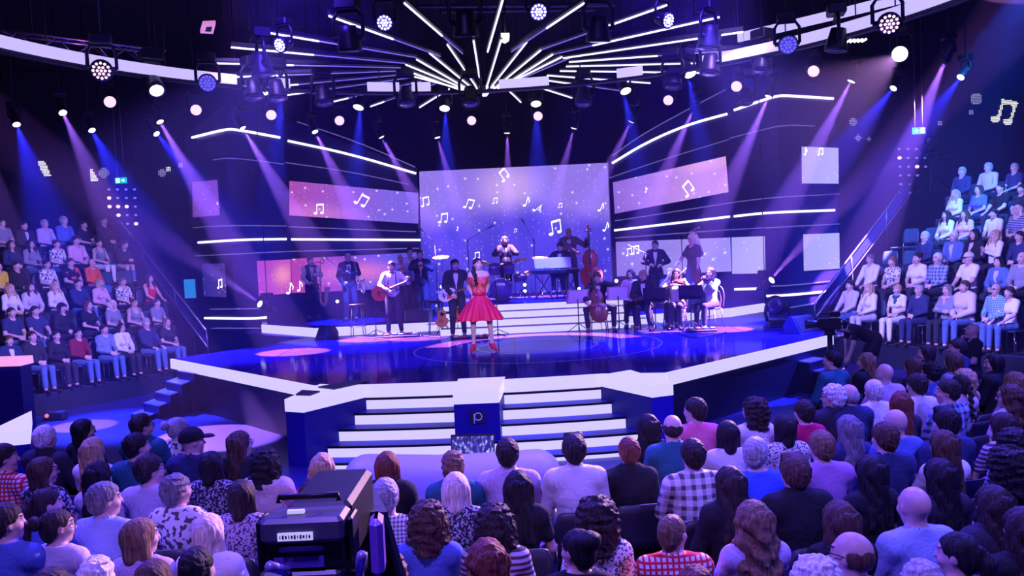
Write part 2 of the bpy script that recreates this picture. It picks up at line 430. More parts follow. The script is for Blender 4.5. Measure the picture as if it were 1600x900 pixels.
# screens: gradient picture with stars, glowing
def screen_mat(name, c0, c1, c2=None, glow=None, gs=.5, star=26, gp=(.5, .5), gr=.35):
    m = bpy.data.materials.new(name); m.use_nodes = True; nt = m.node_tree; b = nt.nodes['Principled BSDF']
    b.inputs['Base Color'].default_value = (.02, .02, .04, 1); b.inputs['Roughness'].default_value = .4
    N = nt.nodes.new; Lk = nt.links.new
    tc = N('ShaderNodeTexCoord'); sp = N('ShaderNodeSeparateXYZ'); Lk(tc.outputs['UV'], sp.inputs[0])
    nz = N('ShaderNodeTexNoise'); nz.inputs['Scale'].default_value = 2.2; nz.inputs['Detail'].default_value = 3; Lk(tc.outputs['UV'], nz.inputs['Vector'])
    ad = N('ShaderNodeMath'); ad.operation = 'MULTIPLY_ADD'; Lk(nz.outputs['Fac'], ad.inputs[0]); ad.inputs[1].default_value = .5; Lk(sp.outputs['X' if c2 is None else 'Y'], ad.inputs[2])
    cr = N('ShaderNodeValToRGB'); e = cr.color_ramp.elements
    e[0].position = .25; e[0].color = (*c0, 1); e[1].position = 1.2 if c2 is None else .8; e[1].color = (*c1, 1)
    e[1].position = min(e[1].position, 1)
    if c2: k = e.new(1.0); k.color = (*c2, 1)
    Lk(ad.outputs[0], cr.inputs[0]); cur = cr.outputs['Color']
    if glow:
        vm = N('ShaderNodeVectorMath'); vm.operation = 'DISTANCE'; Lk(tc.outputs['UV'], vm.inputs[0]); vm.inputs[1].default_value = (*gp, 0)
        mr = N('ShaderNodeMapRange'); mr.interpolation_type = 'SMOOTHSTEP'; Lk(vm.outputs['Value'], mr.inputs[0]); mr.inputs[1].default_value = gr; mr.inputs[2].default_value = .02
        mx = N('ShaderNodeMixRGB'); mx.inputs[2].default_value = (*glow, 1)
        mu = N('ShaderNodeMath'); mu.operation = 'MULTIPLY'; Lk(mr.outputs[0], mu.inputs[0]); mu.inputs[1].default_value = gs
        Lk(mu.outputs[0], mx.inputs[0]); Lk(cur, mx.inputs[1]); cur = mx.outputs[0]
    # stars: many small ones and a few big ones with a halo
    so = N('ShaderNodeSeparateXYZ'); Lk(tc.outputs['Object'], so.inputs[0])
    co = N('ShaderNodeCombineXYZ'); Lk(so.outputs['X'], co.inputs[0]); Lk(so.outputs['Z'], co.inputs[1])
    for scl, r0, r1, thr, amp in ((star/6, .085, .03, .55, .8), (star/16, .12, .0, .5, .55), (star/16, .045, .02, .5, 1.0)):
        vo = N('ShaderNodeTexVoronoi'); vo.voronoi_dimensions = '2D'; vo.inputs['Scale'].default_value = scl; Lk(co.outputs[0], vo.inputs['Vector'])
        sr = N('ShaderNodeMapRange'); Lk(vo.outputs['Distance'], sr.inputs[0]); sr.inputs[1].default_value = r0; sr.inputs[2].default_value = r1
        hs = N('ShaderNodeSeparateColor'); Lk(vo.outputs['Color'], hs.inputs[0])
        gt = N('ShaderNodeMath'); gt.operation = 'GREATER_THAN'; Lk(hs.outputs[0], gt.inputs[0]); gt.inputs[1].default_value = thr
        m2 = N('ShaderNodeMath'); m2.operation = 'MULTIPLY'; Lk(sr.outputs[0], m2.inputs[0]); Lk(gt.outputs[0], m2.inputs[1])
        m3 = N('ShaderNodeMath'); m3.operation = 'MULTIPLY'; Lk(m2.outputs[0], m3.inputs[0]); m3.inputs[1].default_value = amp
        mx2 = N('ShaderNodeMixRGB'); mx2.inputs[2].default_value = (1.1, 1.0, 1.4, 1); Lk(m3.outputs[0], mx2.inputs[0]); Lk(cur, mx2.inputs[1]); cur = mx2.outputs[0]
    Lk(mx2.outputs[0], b.inputs['Emission Color']); b.inputs['Emission Strength'].default_value = 1
    return m
NOTE = M('note_white', (.8, .8, .9), .4, emit=(1, .95, 1), es=1.5, sample=False)
def note_mesh(mb, O, ux, uz, s, kind=0, tilt=0.0, out=(0, -.02, 0)):
    c, sn = math.cos(tilt), math.sin(tilt)
    T = lambda a, b: np.array(O)+(ux*(a*c-b*sn)+uz*(a*sn+b*c))*s
    out = np.array(out)
    def head(cx, cy): mb.slab([T(cx+.17*math.cos(t), cy+.12*math.sin(t)) for t in np.linspace(0, 2*math.pi, 13)[:-1]], out)
    def bar(a, b, wd):
        a, b = np.array(a), np.array(b); d = (b-a)/np.linalg.norm(b-a); n = np.array([-d[1], d[0]])*wd/2
        mb.slab([T(*(a+n)), T(*(b+n)), T(*(b-n)), T(*(a-n))], out)
    if kind == 0:
        head(-.35, -.5); head(.3, -.4); bar((-.2, -.48), (-.2, .42), .07); bar((.45, -.38), (.45, .52), .07); bar((-.23, .4), (.48, .5), .16)
    else:
        head(-.15, -.5); bar((0, -.48), (0, .55), .08); bar((0, .5), (.28, .12), .09); bar((.28, .14), (.22, -.12), .07)
def make_screen(name, quad, mat, label, notes=(), thick=.08, group=None):
    """quad: world corners top-left, top-right, bottom-right, bottom-left"""
    q = [np.array(p) for p in quad]; c = np.mean(q, 0)
    ux = (q[1]-q[0]); ux /= np.linalg.norm(ux); uz = q[0]-q[3]; uz /= np.linalg.norm(uz)
    n = np.cross(ux, uz); n = n if n[1] < 0 else -n
    e = empty(name, (c[0], c[1], min(p[2] for p in q)), 0, label, 'screen', group)
    base = np.array(e.location)
    P = [p-base for p in q]
    me = bpy.data.meshes.new('display'); me.from_pydata([tuple(P[3]), tuple(P[2]), tuple(P[1]), tuple(P[0])], [], [(0, 1, 2, 3)])
    uv = me.uv_layers.new(name='UVMap')
    for i, co in enumerate(((0, 0), (1, 0), (1, 1), (0, 1))): uv.data[i].uv = co
    me.materials.append(mat); link('display', me, e)
    MB().slab([p-n*.004 for p in q], -n*thick).build('casing', DARK, e)
    for (u, v, s, k, t) in notes:
        mb = MB(); O = q[0]*(1-u)*(1-v)+q[1]*u*(1-v)+q[2]*u*v+q[3]*(1-u)*v
        note_mesh(mb, O+n*.004, ux, uz, s, k, t, n*.012); mb.build('music_note', NOTE, e)
    return e
YS = 25.55
uvn = lambda lst, x0, x1, y0, y1: [((x-x0)/(x1-x0), (y-y0)/(y1-y0), s, k, t) for x, y, s, k, t in lst]
sc_main = screen_mat('screen_main', (.022, .02, .56), (.08, .055, .72), (.30, .19, .84), (.66, .42, .92), .8, 34, (.46, .86), .24)
cn = [(663, 312, .26, 0, .1), (732, 318, .28, 0, -.35), (691, 338, .28, 0, -.1), (787, 277, .3, 0, .6), (823, 318, .28, 1, -.3), (840, 329, .26, 1, -.9), (773, 315, .16, 0, 0), (875, 326, .13, 0, 0),
      (866, 358, .40, 0, .1), (940, 331, .24, 1, -.4), (947, 360, .26, 1, -.3), (742, 397, .2, 0, 0), (804, 361, .1, 0, 0), (713, 355, .12, 1, 0)]
make_screen('led_screen', [aty(655, 268, YS), aty(957, 254, YS), aty(962, 478, YS), aty(660, 484, YS)], sc_main, 'big blue centre screen with notes and stars behind the drummer', uvn(cn, 655, 959, 266, 478))
# narrow silver bar over the main screen
def wq(P, pts): return [onwall(P, x, y, .07) for x, y in pts]
pk = screen_mat('screen_pink', (.42, .07, .45), (.22, .13, .80), None, (.75, .25, .75), .5, 40, (.2, .1), .5)
pk2 = screen_mat('screen_magenta', (.48, .05, .36), (.10, .08, .72), None, (.85, .22, .45), .7, 40, (.5, .5), .45)
pk3 = screen_mat('screen_red', (.40, .05, .42), (.55, .09, .40), None, (.95, .32, .42), .85, 34, (.75, .55), .45)
dk = screen_mat('screen_dim', (.16, .05, .38), (.20, .06, .42), None, None, .5, 30)
dk2 = screen_mat('screen_dimmer', (.025, .02, .22), (.06, .03, .28), None, None, .5, 30)
lv = screen_mat('screen_lavender', (.28, .14, .72), (.62, .30, .88), None, (.9, .45, .8), .6, 40, (.85, .9), .3)
pl = screen_mat('screen_pale', (.42, .38, .84), (.46, .42, .88), None, None, .5, 22)
pl2 = screen_mat('screen_pale_violet', (.25, .17, .72), (.36, .28, .82), None, None, .5, 30)
make_screen('led_screen', wq(PWL, [(452, 282.5), (653.5, 301.5), (653.5, 349.5), (452, 336.5)]), pk, 'long upper pink violet screen on the wall over the saxophones', [(.22, .75, .28, 0, 0), (.55, .38, .34, 0, -.5)])
make_screen('led_screen', wq(PWL, [(300.5, 284.5), (339.5, 281), (343.5, 336), (301, 339.5)]), dk, 'small dim purple upper screen crossed by a beam, at the wall end', [])
make_screen('led_screen', wq(PWL, [(401, 408), (454, 405.3), (455, 458), (404.5, 462.7)]), pk3, 'short magenta screen with red bokeh left of the vest saxophonist', [(.97, .85, .3, 1, -.2)])
make_screen('led_screen', wq(PWL, [(455, 404.5), (656, 394), (657.5, 449), (456, 458)]), pk2, 'long lower magenta screen directly behind the two saxophonists', [(.06, .8, .26, 1, 0)])
make_screen('led_screen', wq(PWL, [(316, 413), (351, 411), (354, 464.5), (318, 463)]), dk2, 'small nearly dark lower screen with one white note', [(.75, .6, .24, 0, 0)])
make_screen('led_screen', wq(PWR, [(957.5, 285), (1134, 244), (1138.5, 300), (960.5, 334)]), lv, 'long upper lavender screen on the wall over the string players', [(.66, .68, .34, 0, .55), (.3, .45, .14, 1, 0)])
make_screen('led_screen', wq(PWR, [(962, 378), (1141, 371), (1143, 424), (964, 432)]), pl2, 'wide pale screen right behind the standing blonde woman', [(.18, .25, .24, 0, 0), (.12, .3, .2, 0, .1)])
make_screen('led_screen', wq(PWR, [(1143, 371), (1195, 369), (1196, 427), (1144, 428)]), pl, 'pale square screen right of the standing blonde woman, above the gold chair', [])
make_screen('led_screen', wq(PWR, [(1252.5, 229), (1310, 231), (1310.5, 287), (1253, 286.5)]), pl, 'upper of two pale square screens at the wall end by the railing', [(.1, .12, .18, 1, 0), (.5, .12, .18, 0, 0)])
make_screen('led_screen', wq(PWR, [(1255, 366), (1311.5, 364), (1312, 419.5), (1256, 423.5)]), pl, 'lower of two pale square screens at the wall end by the railing', [])
# ------------------------------------------------------------------ starburst of LED tubes hung flat over the stage
ZT = 6.5
TUBE_D = M('led_strip_dim', (.4, .4, .8), .3, emit=(.30, .22, 1.0), es=.55, sample=False)
TUBE_B = M('led_tube_bright', (.8, .8, .9), .3, emit=(.78, .74, 1.0), es=1.7, sample=False)
def rank(k, n, what, a='left', b='right'):
    W = ['first', 'second', 'third', 'fourth', 'fifth', 'sixth', 'seventh', 'eighth', 'ninth', 'tenth', 'eleventh', 'twelfth', 'thirteenth', 'fourteenth', 'fifteenth', 'sixteenth', 'seventeenth']
    return f'{W[k]} {what} from the {a}' if k < (n+1)//2 or k == n//2 else f'{W[n-1-k]} {what} from the {b}'
def led_tube(segs, label, group):
    """segs: (x0,y0,x1,y1,bright) picture points along one straight bar"""
    P = [(atz(a, b, ZT), atz(c, d, ZT), br) for a, b, c, d, br in segs]
    A, B = P[0][0], P[-1][1]; d = (B-A)/np.linalg.norm(B-A)
    o = empty('led_tube', (A+B)/2, 0, label, 'LED tube', group)
    up = np.array([0, 0, .035]); n = np.cross(d, [0, 0, 1])
    MB().slab([A+n*.03+up, B+n*.03+up, B-n*.03+up, A-n*.03+up], (0, 0, .06)).build('housing', BLACK, o)
    for a, b, br in P:
        a = A+d*(a-A).dot(d); b = A+d*(b-A).dot(d)
        MB().tube([a, b], .017 if br else .011, 6).build('light_strip', TUBE_B if br else TUBE_D, o)
    for p in (A+d*.15, B-d*.15): MB().tube([p+up*2, (p[0], p[1], 9.5)], .004, 4).build('hanging_wire', BLACK, o)
inner = [(729, 141, 648, 120), (732, 145, 630, 109), (731, 141, 634, 101), (735.5, 142, 651, 93), (739, 139, 671, 83), (745.5, 138, 699, 70), (752, 139, 740, 64),
         (759, 142, 783, 63), (767, 137, 823, 66), (773, 138, 845.5, 78), (781, 138, 864, 85), (787, 134, 878, 89), (791, 133, 890, 91)]
for i, s in enumerate(inner):
    led_tube([(*s, i not in (12,))], rank(i, 13, 'bright tube', 'left', 'right')+' in the inner fan of the starburst', 'inner starburst tubes')
outer = [[(702, 139, 655.5, 168, 1)], [(579, 166.5, 600, 159, 1), (600, 159, 680, 131, 0)], [(520.5, 159, 541, 153, 1), (541, 153, 658, 127, 0)],
         [(433, 151, 496, 143, 1), (496, 143, 640, 121.5, 0)], [(387, 139.5, 465, 131.5, 1), (465, 131.5, 637, 116, 0)], [(349.5, 121, 450, 117, 1), (450, 117, 624, 111, 0)],
         [(338, 99, 459, 102, 1), (459, 102, 626, 106, 0)], [(361, 74, 491, 85.5, 1), (491, 85.5, 633, 99, 0)], [(417, 51, 497, 65, 1), (497, 65, 651, 90, 0)],
         [(514, 25, 613, 61.5, 1), (613, 61.5, 688, 88, 0)], [(632, 5, 690, 56, 1), (690, 56, 723, 84, 0)], [(785.5, 0, 762, 81, 1)], [(920, 0, 852, 44, 1), (852, 44, 799, 81, 0)],
         [(1042, 8, 926, 47, 1), (926, 47, 845, 78, 0)], [(1124, 27, 926, 71, 1), (926, 71, 864, 85, 0)], [(1161, 50, 1021, 70, 1), (1021, 70, 880, 91, 1)],
         [(1175, 77, 1028, 85.5, 0), (1028, 85.5, 889, 97, 1)], [(1087, 99, 884.5, 104, 1)], [(1097, 114, 875, 111, 1)], [(1016, 130, 855, 118, 1)], [(970, 142, 906, 133, 0), (906, 133, 835, 123, 1)], [(893.5, 153, 815, 128, 1)], [(814, 160, 791, 138, 1)], [(732, 165.5, 740, 147, 1)]]
OW = ['first', 'second', 'third', 'fourth', 'fifth', 'sixth', 'seventh', 'eighth', 'ninth', 'tenth', 'eleventh', 'twelfth']
for i, s in enumerate(outer):
    if i == 23: l = 'short tube hanging just left below the hub of the starburst'
    elif i == 11: l = 'tube pointing straight up out of the middle of the starburst'
    elif i < 11: l = OW[i]+' outer tube on the left half of the starburst, counted from the lowest'
    else: l = OW[22-i]+' outer tube on the right half of the starburst, counted from the lowest'
    led_tube(s, l, 'outer starburst tubes')
hubP = atz(757, 142, ZT)
hub = empty('starburst_hub', hubP, 0, 'dark hub where the glowing starburst tubes meet', 'hub')
MB().lathe([(.05, .15), (.38, .12), (.42, .05), (.40, .0), (.2, -.02)], hubP, n=24).build('hub_plate', BLACK, hub)
MB().lathe([(.05, -.12), (.1, -.06), (.1, -.02)], hubP, n=12).build('hub_lamp', TUBE_B, hub)
mb = MB()
for k in range(10):
    a = math.pi*(1.05+.9*k/9); mb.box(hubP+np.array([.46*math.cos(a), .46*math.sin(a), 0]), (.05, .05, .06), a)
mb.build('tube_connector', TUBE_B, hub)
MB().tube([hubP+np.array([0, 0, .1]), hubP+np.array([0, 0, 3.0])], .03, 6).build('hanging_wire', BLACK, hub)

# ------------------------------------------------------------------ lit ring over the stage
def arc_ring(cx, cy, r, a0, a1, z0, z1, n=70, th=.06):
    mb = MB(); A = np.radians(np.linspace(a0, a1, n))
    for a, b in zip(A[:-1], A[1:]):
        mb.prism([(cx+(r+t)*math.cos(x), cy+(r+t)*math.sin(x)) for x, t in ((a, 0), (b, 0), (b, th), (a, th))], z0, z1)
    return mb
RING = M('ring_white', (.8, .8, .85), .4, emit=(.54, .46, 1.0), es=1.1)
ring = empty('ring_light', (-.45, 17, 6.12), 0, 'big lit white ring hung around the starburst', 'ring light')
rc = (-.45, 9.75, 7.15)
for a0, a1 in ((10, 54.5), (64, 68), (79, 87), (98, 101), (103, 108), (120, 122), (128, 172)):
    arc_ring(*rc, a0, a1, 6.10, 6.27).build('lit_segment', RING, ring)
arc_ring(rc[0], rc[1], rc[2]+.06, 8, 174, 6.05, 6.10, th=.14).build('ring_frame', BLACK, ring)
mb = MB()
for a in range(10, 175, 16):
    p = (rc[0]+(rc[2]+.1)*math.cos(math.radians(a)), rc[1]+(rc[2]+.1)*math.sin(math.radians(a)))
    mb.tube([(*p, 6.1), (*p, 9.5)], .012, 5)
mb.build('hanging_wire', BLACK, ring)
ring2 = empty('ring_light', (4.6, 13, 6.6), 0, 'second thicker lit white band above the ring on the right', 'ring light')
Q = [atz(x, y, 6.75) for x, y in ((1155, 66), (1240, 46), (1330, 25), (1420, 3), (1510, -21), (1620, -52))]
mb = MB()
for a, b in zip(Q[:-1], Q[1:]):
    n = np.cross(b-a, [0, 0, 1]); n /= np.linalg.norm(n)
    mb.slab([a, b, b+n*.06, a+n*.06], (0, 0, .17))
mb.build('lit_segment', RING, ring2)
mb = MB()
for p in Q[:-1]: mb.tube([p+np.array([0, 0.05, .1]), p+np.array([0, .05, 2.8])], .012, 5)
mb.build('hanging_wire', BLACK, ring2)

# ------------------------------------------------------------------ lamps
LENS_W = M('lens_white', (.8, .8, .9), .3, emit=(1, .92, 1), es=3, sample=False)
LENS_PK = M('lens_pink', (.8, .6, .7), .3, emit=(1.0, .62, .75), es=1.3, sample=False)
LENS_BL = M('lens_blue', (.02, .02, .1), .3, emit=(.10, .07, .9), es=.6, sample=False)
DOT_W = M('led_dot_white', (.8, .8, .9), .3, emit=(1, .95, 1), es=3, sample=False)
DOT_PK = M('led_dot_pink', (.8, .6, .7), .3, emit=(1, .6, .9), es=1.6, sample=False)
DOT_BL = M('led_dot_blue', (.05, .05, .3), .3, emit=(.2, .16, 1), es=.9, sample=False)
GREYM = M('lamp_grey', (.12, .13, .17), .4, .2)
_fx = {}
def fixture(kind, P, aim, label, cat='stage lamp', group=None, s=1.0, body=BLACK):
    """a yoked lamp whose head points along aim; the head centre sits at P"""
    d = np.array(aim, float); d /= np.linalg.norm(d)
    o = empty('wash_light' if kind != 'beam' else 'moving_head', P, 0, label, cat, group)
    h = np.array([d[0], d[1], 0.0]); h = h/(np.linalg.norm(h)+1e-9) if np.linalg.norm(h) > .05 else np.array([0, 1.0, 0])
    side = np.cross(h, [0, 0, 1]); P = np.array(P, float)
    r = (.085 if kind == 'beam' else .115)*s
    l = (.22 if kind == 'beam' else .13)*s
    # head
    mb = MB().lathe([(r*.35, -l*1.0), (r*.75, -l*.95), (r*.85, -l*.4), (r*.95, 0), (r*1.05, l*.5), (r*1.12, l*.75), (r*1.12, l), (r*.95, l)], P, d, 20)
    mb.build('lamp_head', body, o)
    # yoke
    R = r*1.35; mb = MB()
    mb.tube([P+side*R, P+side*R+np.array([0, 0, R*1.3]), P+side*R*.7+np.array([0, 0, R*1.75]), P-side*R*.7+np.array([0, 0, R*1.75]), P-side*R+np.array([0, 0, R*1.3]), P-side*R], .022*s, 6)
    mb.lathe([(.03*s, 0), (.03*s, 2*R-.0)], P-side*R, side, 8)
    mb.build('yoke', body, o)
    mb = MB().box(P+np.array([0, 0, R*1.75+.07*s]), (.24*s, .2*s, .12*s), math.atan2(side[1], side[0]), bev=.02)
    mb.tube([P+np.array([0, 0, R*1.75+.1*s]), (P[0], P[1], 9.5)], .012, 5)
    mb.build('base', body, o)
    e = P+d*l*.99
    if kind == 'beam': MB().lathe([(r*.9, -.01), (r*.9, .004), (r*.5, .012)], e, d, 16).build('lens', LENS_W, o)
    elif kind == 'round': MB().lathe([(r*.98, -.01), (r*.98, .004), (r*.5, .012)], e, d, 18).build('lens', LENS_W, o)
    elif kind == 'pink':
        MB().lathe([(r*.98, -.01), (r*.98, .004)], e, d, 18).build('lens', LENS_PK, o)
    elif kind == 'dark':
        MB().lathe([(r*.8, -.01), (r*.8, .004)], e, d, 18).build('lens', M('lens_off', (.03, .03, .05), .1, coat=1), o)
    else:  # honeycomb of visible LEDs
        MB().lathe([(r*.98, -.01), (r*.98, .002)], e, d, 18).build('lens', M('lens_off', (.03, .03, .05), .1, coat=1) if kind == 'honey_pink' else LENS_BL, o)
        R_ = rot_to(d); mb = MB()
        for rr, n in ((0, 1), (.36, 6), (.76, 12)):
            for k in range(n):
                a = 2*math.pi*k/n; q = e+R_@np.array([r*rr*math.cos(a), r*rr*math.sin(a), .004])
                mb.lathe([(r*.145, -.002), (r*.12, .006)], q, d, 8)
        mb.build('led_array', {'honey': DOT_W, 'honey_pink': DOT_PK, 'honey_blue': DOT_BL}[kind], o)
    return o
ZF = 6.2
def toward(x, y, xt, yt, zt=ZS, z=ZF):
    P = atz(x, y, z); T = atz(xt, yt, zt); return P, T
# narrow lavender beams: fixture point and where the beam meets the stage or floor, all picture points
LAV, BLU = (.60, .26, 1.0), (.035, .045, 1.0)
beams = [(93, 165, 335, 682, 0., ''), (243, 178, 455, 550, ZS, ''), (372, 188, 575, 530, ZS, ''), (487, 195, 640, 512, ZL, ''), (590, 203, 735, 470, ZD, ''),
         (680, 203, 745, 430, 2.0, ''), (792, 195, 797, 420, 2.0, ''), (900, 188, 838, 420, 2.0, ''), (992, 178, 868, 430, 1.9, ''), (1089, 158, 952, 470, ZD, ''), (1207, 137, 1040, 515, ZS, ''), (1338, 112, 1125, 515, ZS, ''), (1483, 80, 1300, 520, .0, '')]
for i, (x, y, xt, yt, zt, _) in enumerate(beams):
    P, T = toward(x, y, xt, yt, zt)
    if 1.5 < zt: T = aty(xt, yt, 22.6)
    d = (T-P)/np.linalg.norm(T-P)
    o = fixture('beam', P, d, rank(i, 13, 'lavender beam lamp')+' in the arc over the stage', 'moving head lamp', 'lavender beam lamps')
    spot(P+d*.26-np.array(P), T-P, BEAM_P*(.6 if i == 0 else 1.15 if i in (1, 2, 10, 11, 12) else (.5 if i in (5, 6, 7, 8) else .9)), LAV, 13.5, .25, .03, 'lamp', None).parent = o
P, T = toward(-42, 178, 130, 665, 0); o = fixture('beam', P, T-P, 'lavender beam lamp just beyond the left picture edge', 'moving head lamp'); spot((T-P)/np.linalg.norm(T-P)*.26, T-P, BEAM_P*.3, LAV, 9, .25, .03, 'lamp').parent = o
blues = [(22, 183, 95, 400, 1.5, 26), (138, 193, 260, 420, 1.2, 26), (237, 200, 420, 420, 1.2, 24), (1404, 128, 1200, 380, 1.5, 24), (1509, 110, 1300, 390, 1.2, 24)]
for i, (x, y, xt, yt, zt, an) in enumerate(blues):
    P, T = toward(x, y, xt, yt, zt); T = aty(xt, yt, P[1]-1.5); d = (T-P)/np.linalg.norm(T-P)
    o = fixture('beam', P, d, ['first', 'second', 'third', 'second to last', 'last'][i]+' deep blue flood lamp, counted from the left end', 'moving head lamp', 'deep blue lamps')
    spot(P+d*.26-np.array(P), T-P, BLUE_P*1.2, BLU, an, .8, .03, 'lamp').parent = o
blurs = [(440, 143, 425, 300), (562, 160, 555, 300), (695, 162, 700, 330), (837, 155, 842, 330), (975, 135, 1010, 330), (1075, 108, 1110, 300)]
for i, (x, y, xt, yt) in enumerate(blurs):
    P = atz(x, y, ZF); T = aty(xt, yt, P[1]+1.2); d = (T-P)/np.linalg.norm(T-P)
    look = d+np.array([0, -.9, 0])
    o = fixture('round', P, look, rank(i, 6, 'round blue wash lamp')+' above the centre screen', 'wash lamp', 'blue wash lamps')
    spot((0, -.02, -.16), T-P, BLUE_P*1.1, (.05, .07, 1.0), 20, .5, .04, 'lamp').parent = o
P = atz(1409, 82, ZF); T = atz(1250, 210, 4.2)
o = fixture('round', P, (T-P), 'large white lamp with a faint brown beam high on the right', 'wash lamp', s=1.25)
spot((T-P)/np.linalg.norm(T-P)*.2, T-P, BEAM_P*.35, (.75, .4, .55), 18, .4, .04, 'lamp').parent = o
P = np.array([9.6, 15.0, 7.6]); T = np.array([10.2, 20.5, 3.0])
o = fixture('honey', P, T-P, 'lamp at the upper right corner throwing a teal blue wash', 'wash lamp', s=1.3)
spot((T-P)/np.linalg.norm(T-P)*.25, T-P, BLUE_P*.30, (.03, .20, 1.0), 38, .5, .05, 'lamp').parent = o
pinks = [(170, 157), (305, 170), (423, 178), (530, 187), (737, 187), (1045, 155), (1152, 133), (1273, 109), (841, 180)]
for i, (x, y) in enumerate(sorted(pinks)):
    P = atz(x, y, ZF); tgt = np.array([-.5, 6, 1.0])
    fixture('pink', P, tgt-P, rank(i, 9, 'pale pink round lamp')+' in the row over the stage', 'wash lamp', 'pale pink lamps')
for x, y, lab, s in ((602, 32, 'bright round LED lamp left above the starburst', 1.0), (840, 15, 'biggest bright round LED lamp above the starburst', 1.05), (1036, 30, 'bright round LED lamp right of the starburst, turned sideways', .95), (445, 68, 'bright round LED lamp on the far left of the starburst, turned sideways', .95)):
    P = atz(x, y, ZF); aim = np.array([{602: -1.5, 840: 1.2, 1036: 9, 445: -9}[x], 3, 1.2])-P
    o = fixture('honey', P, aim, lab, 'wash lamp', 'front LED wash lamps', s)
    d = aim/np.linalg.norm(aim); spot(d*.2, aim, 260, (.14, .12, 1), 50, .8, .08, 'lamp').parent = o
for x, y, k, lab, s, b in ((160, 108, 'honey_pink', 'grey moving head with pink LEDs under the truss', 1.35, GREYM), (325, 128, 'honey_blue', 'dark moving head with blue LEDs at the end of the left ring', 1.25, BLACK),
                           (1387, 35, 'honey_pink', 'dark moving head with pink LEDs on the right ring', 1.35, BLACK), (1230, 68, 'honey_blue', 'dark moving head with blue LEDs on the right ring', 1.25, BLACK)):
    P = atz(x, y, 6.0); fixture(k, P, np.array([x*.004-3, 2, 1.5])-P, lab, 'moving head lamp', None, s, b)
P = atz(238, 124, 6.05); fixture('beam', P, (.45, -.6, -.75), 'dark moving head with a long snout under the left ring', 'moving head lamp', None, 1.5, M('lamp_green_grey', (.03, .04, .05), .4, .2)).children
darks = [(395, 138), (432, 140), (505, 148), (634, 150), (735, 150), (727, 36), (1052, 122), (1108, 58), (1110, 100), (912, 150), (1192, 96), (1308, 62), (408, 100), (545, 60), (935, 45), (1165, 148)]
for i, (x, y) in enumerate(sorted(darks)):
    P = atz(x, y, 6.0); tgt = np.array([(x-800)/130., 14, -2.0])
    fixture('dark', P, (tgt-P)+np.array([0, 0, -2]), rank(i, 16, 'unlit black moving head')+' among the ceiling lamps', 'moving head lamp', 'unlit moving heads', 1.4)
strobes = [(1190, 97), (1338, 64), (408, 147), (1595, 6)]
for i, (x, y) in enumerate(strobes[:3]):
    P = atz(x, y, 6.05)
    o = empty('led_panel_lamp', P, 0, ['slanted dotted LED panel lamp near the inner end of the right ring', 'slanted dotted LED panel lamp farther out below the right ring', 'small dotted LED panel lamp below the left ring end'][i], 'LED panel', 'dotted LED panels')
    MB().box(P+np.array([0, .03, .04]), (.34, .26, .05), .25, bev=.01).build('casing', BLACK, o)
    mb = MB()
    for a in range(5):
        for b in range(3): mb.ball(P+np.array([-.13+.065*a, -.07+.07*b, .005]), .02, 6)
    mb.build('led_array', DOT_W, o)
    MB().tube([P+np.array([0, 0, .05]), (P[0], P[1], 9.5)], .012, 5).build('hanging_wire', BLACK, o)
# square pink light opening and a white one over the starburst
P = [atz(x, y, 6.6) for x, y in ((313, 52), (317, 38), (337, 37), (333, 53))]
o = tag(MB().slab(P, (0, 0, .05)).build('square_lamp', M('square_pink', (.6, .3, .5), .5, emit=(.75, .28, .6), es=.9, sample=False)), 'small pink lit square lamp alone on the dark ceiling left', 'lamp')
c = np.mean(P, 0); MB().slab([c+(p-c)*.45+np.array([.01, 0, -.012]) for p in P], (0, 0, .012)).build('shutter', BLACK, o)
P = atz(790, 62, 6.55); o = tag(MB().slab([atz(x, y, 6.55) for x, y in ((783, 57), (796, 57), (795, 64), (789, 68), (784, 66))], (0, 0, .06)).build('spot_lamp_head', LENS_W), 'small white lamp head above the middle of the starburst', 'lamp')
MB().tube([P+np.array([0, 0, .05]), P+np.array([0, 0, 1])], .02, 6).build('hanging_wire', BLACK, o)

# ------------------------------------------------------------------ truss at the upper left
tr = empty('lighting_truss', (-6.5, 13.5, 6.6), 0, 'pink lit aluminium lighting truss above the left end of the ring', 'truss')
TR = M('truss_metal', (.6, .45, .7), .3, .9)
A0, A1 = atz(-10, 52, 6.9), atz(250, 84, 6.9)
d = (A1-A0)/np.linalg.norm(A1-A0); n = np.cross(d, [0, 0, 1])
ch = [np.zeros(3), n*.29, n*.145+np.array([0, 0, -.26])]
for c in ch: MB().tube([A0+c, A1+c], .024, 7).build('chord', TR, tr)
L_ = np.linalg.norm(A1-A0); k = int(L_/.3); mb = MB()
for i in range(k):
    for a, b in ((0, 2), (1, 2), (0, 1)):
        p, q = (a, b) if i % 2 else (b, a); mb.tube([A0+d*(.3*i)+ch[p], A0+d*(.3*i+.3)+ch[q]], .011, 5)
mb.build('lattice', TR, tr)
mb = MB()
for t in (.2, .6, .95): mb.tube([A0+d*L_*t+n*.145, A0+d*L_*t+n*.145+np.array([0, 0, 2.6])], .012, 5)
mb.build('hanging_wire', BLACK, tr)
spot(A0+d*2+np.array([.3, -1.0, -1.2]), A0+d*L_*.35, 22, (1.0, .35, .65), 70, .5, .05, 'lamp').parent = None
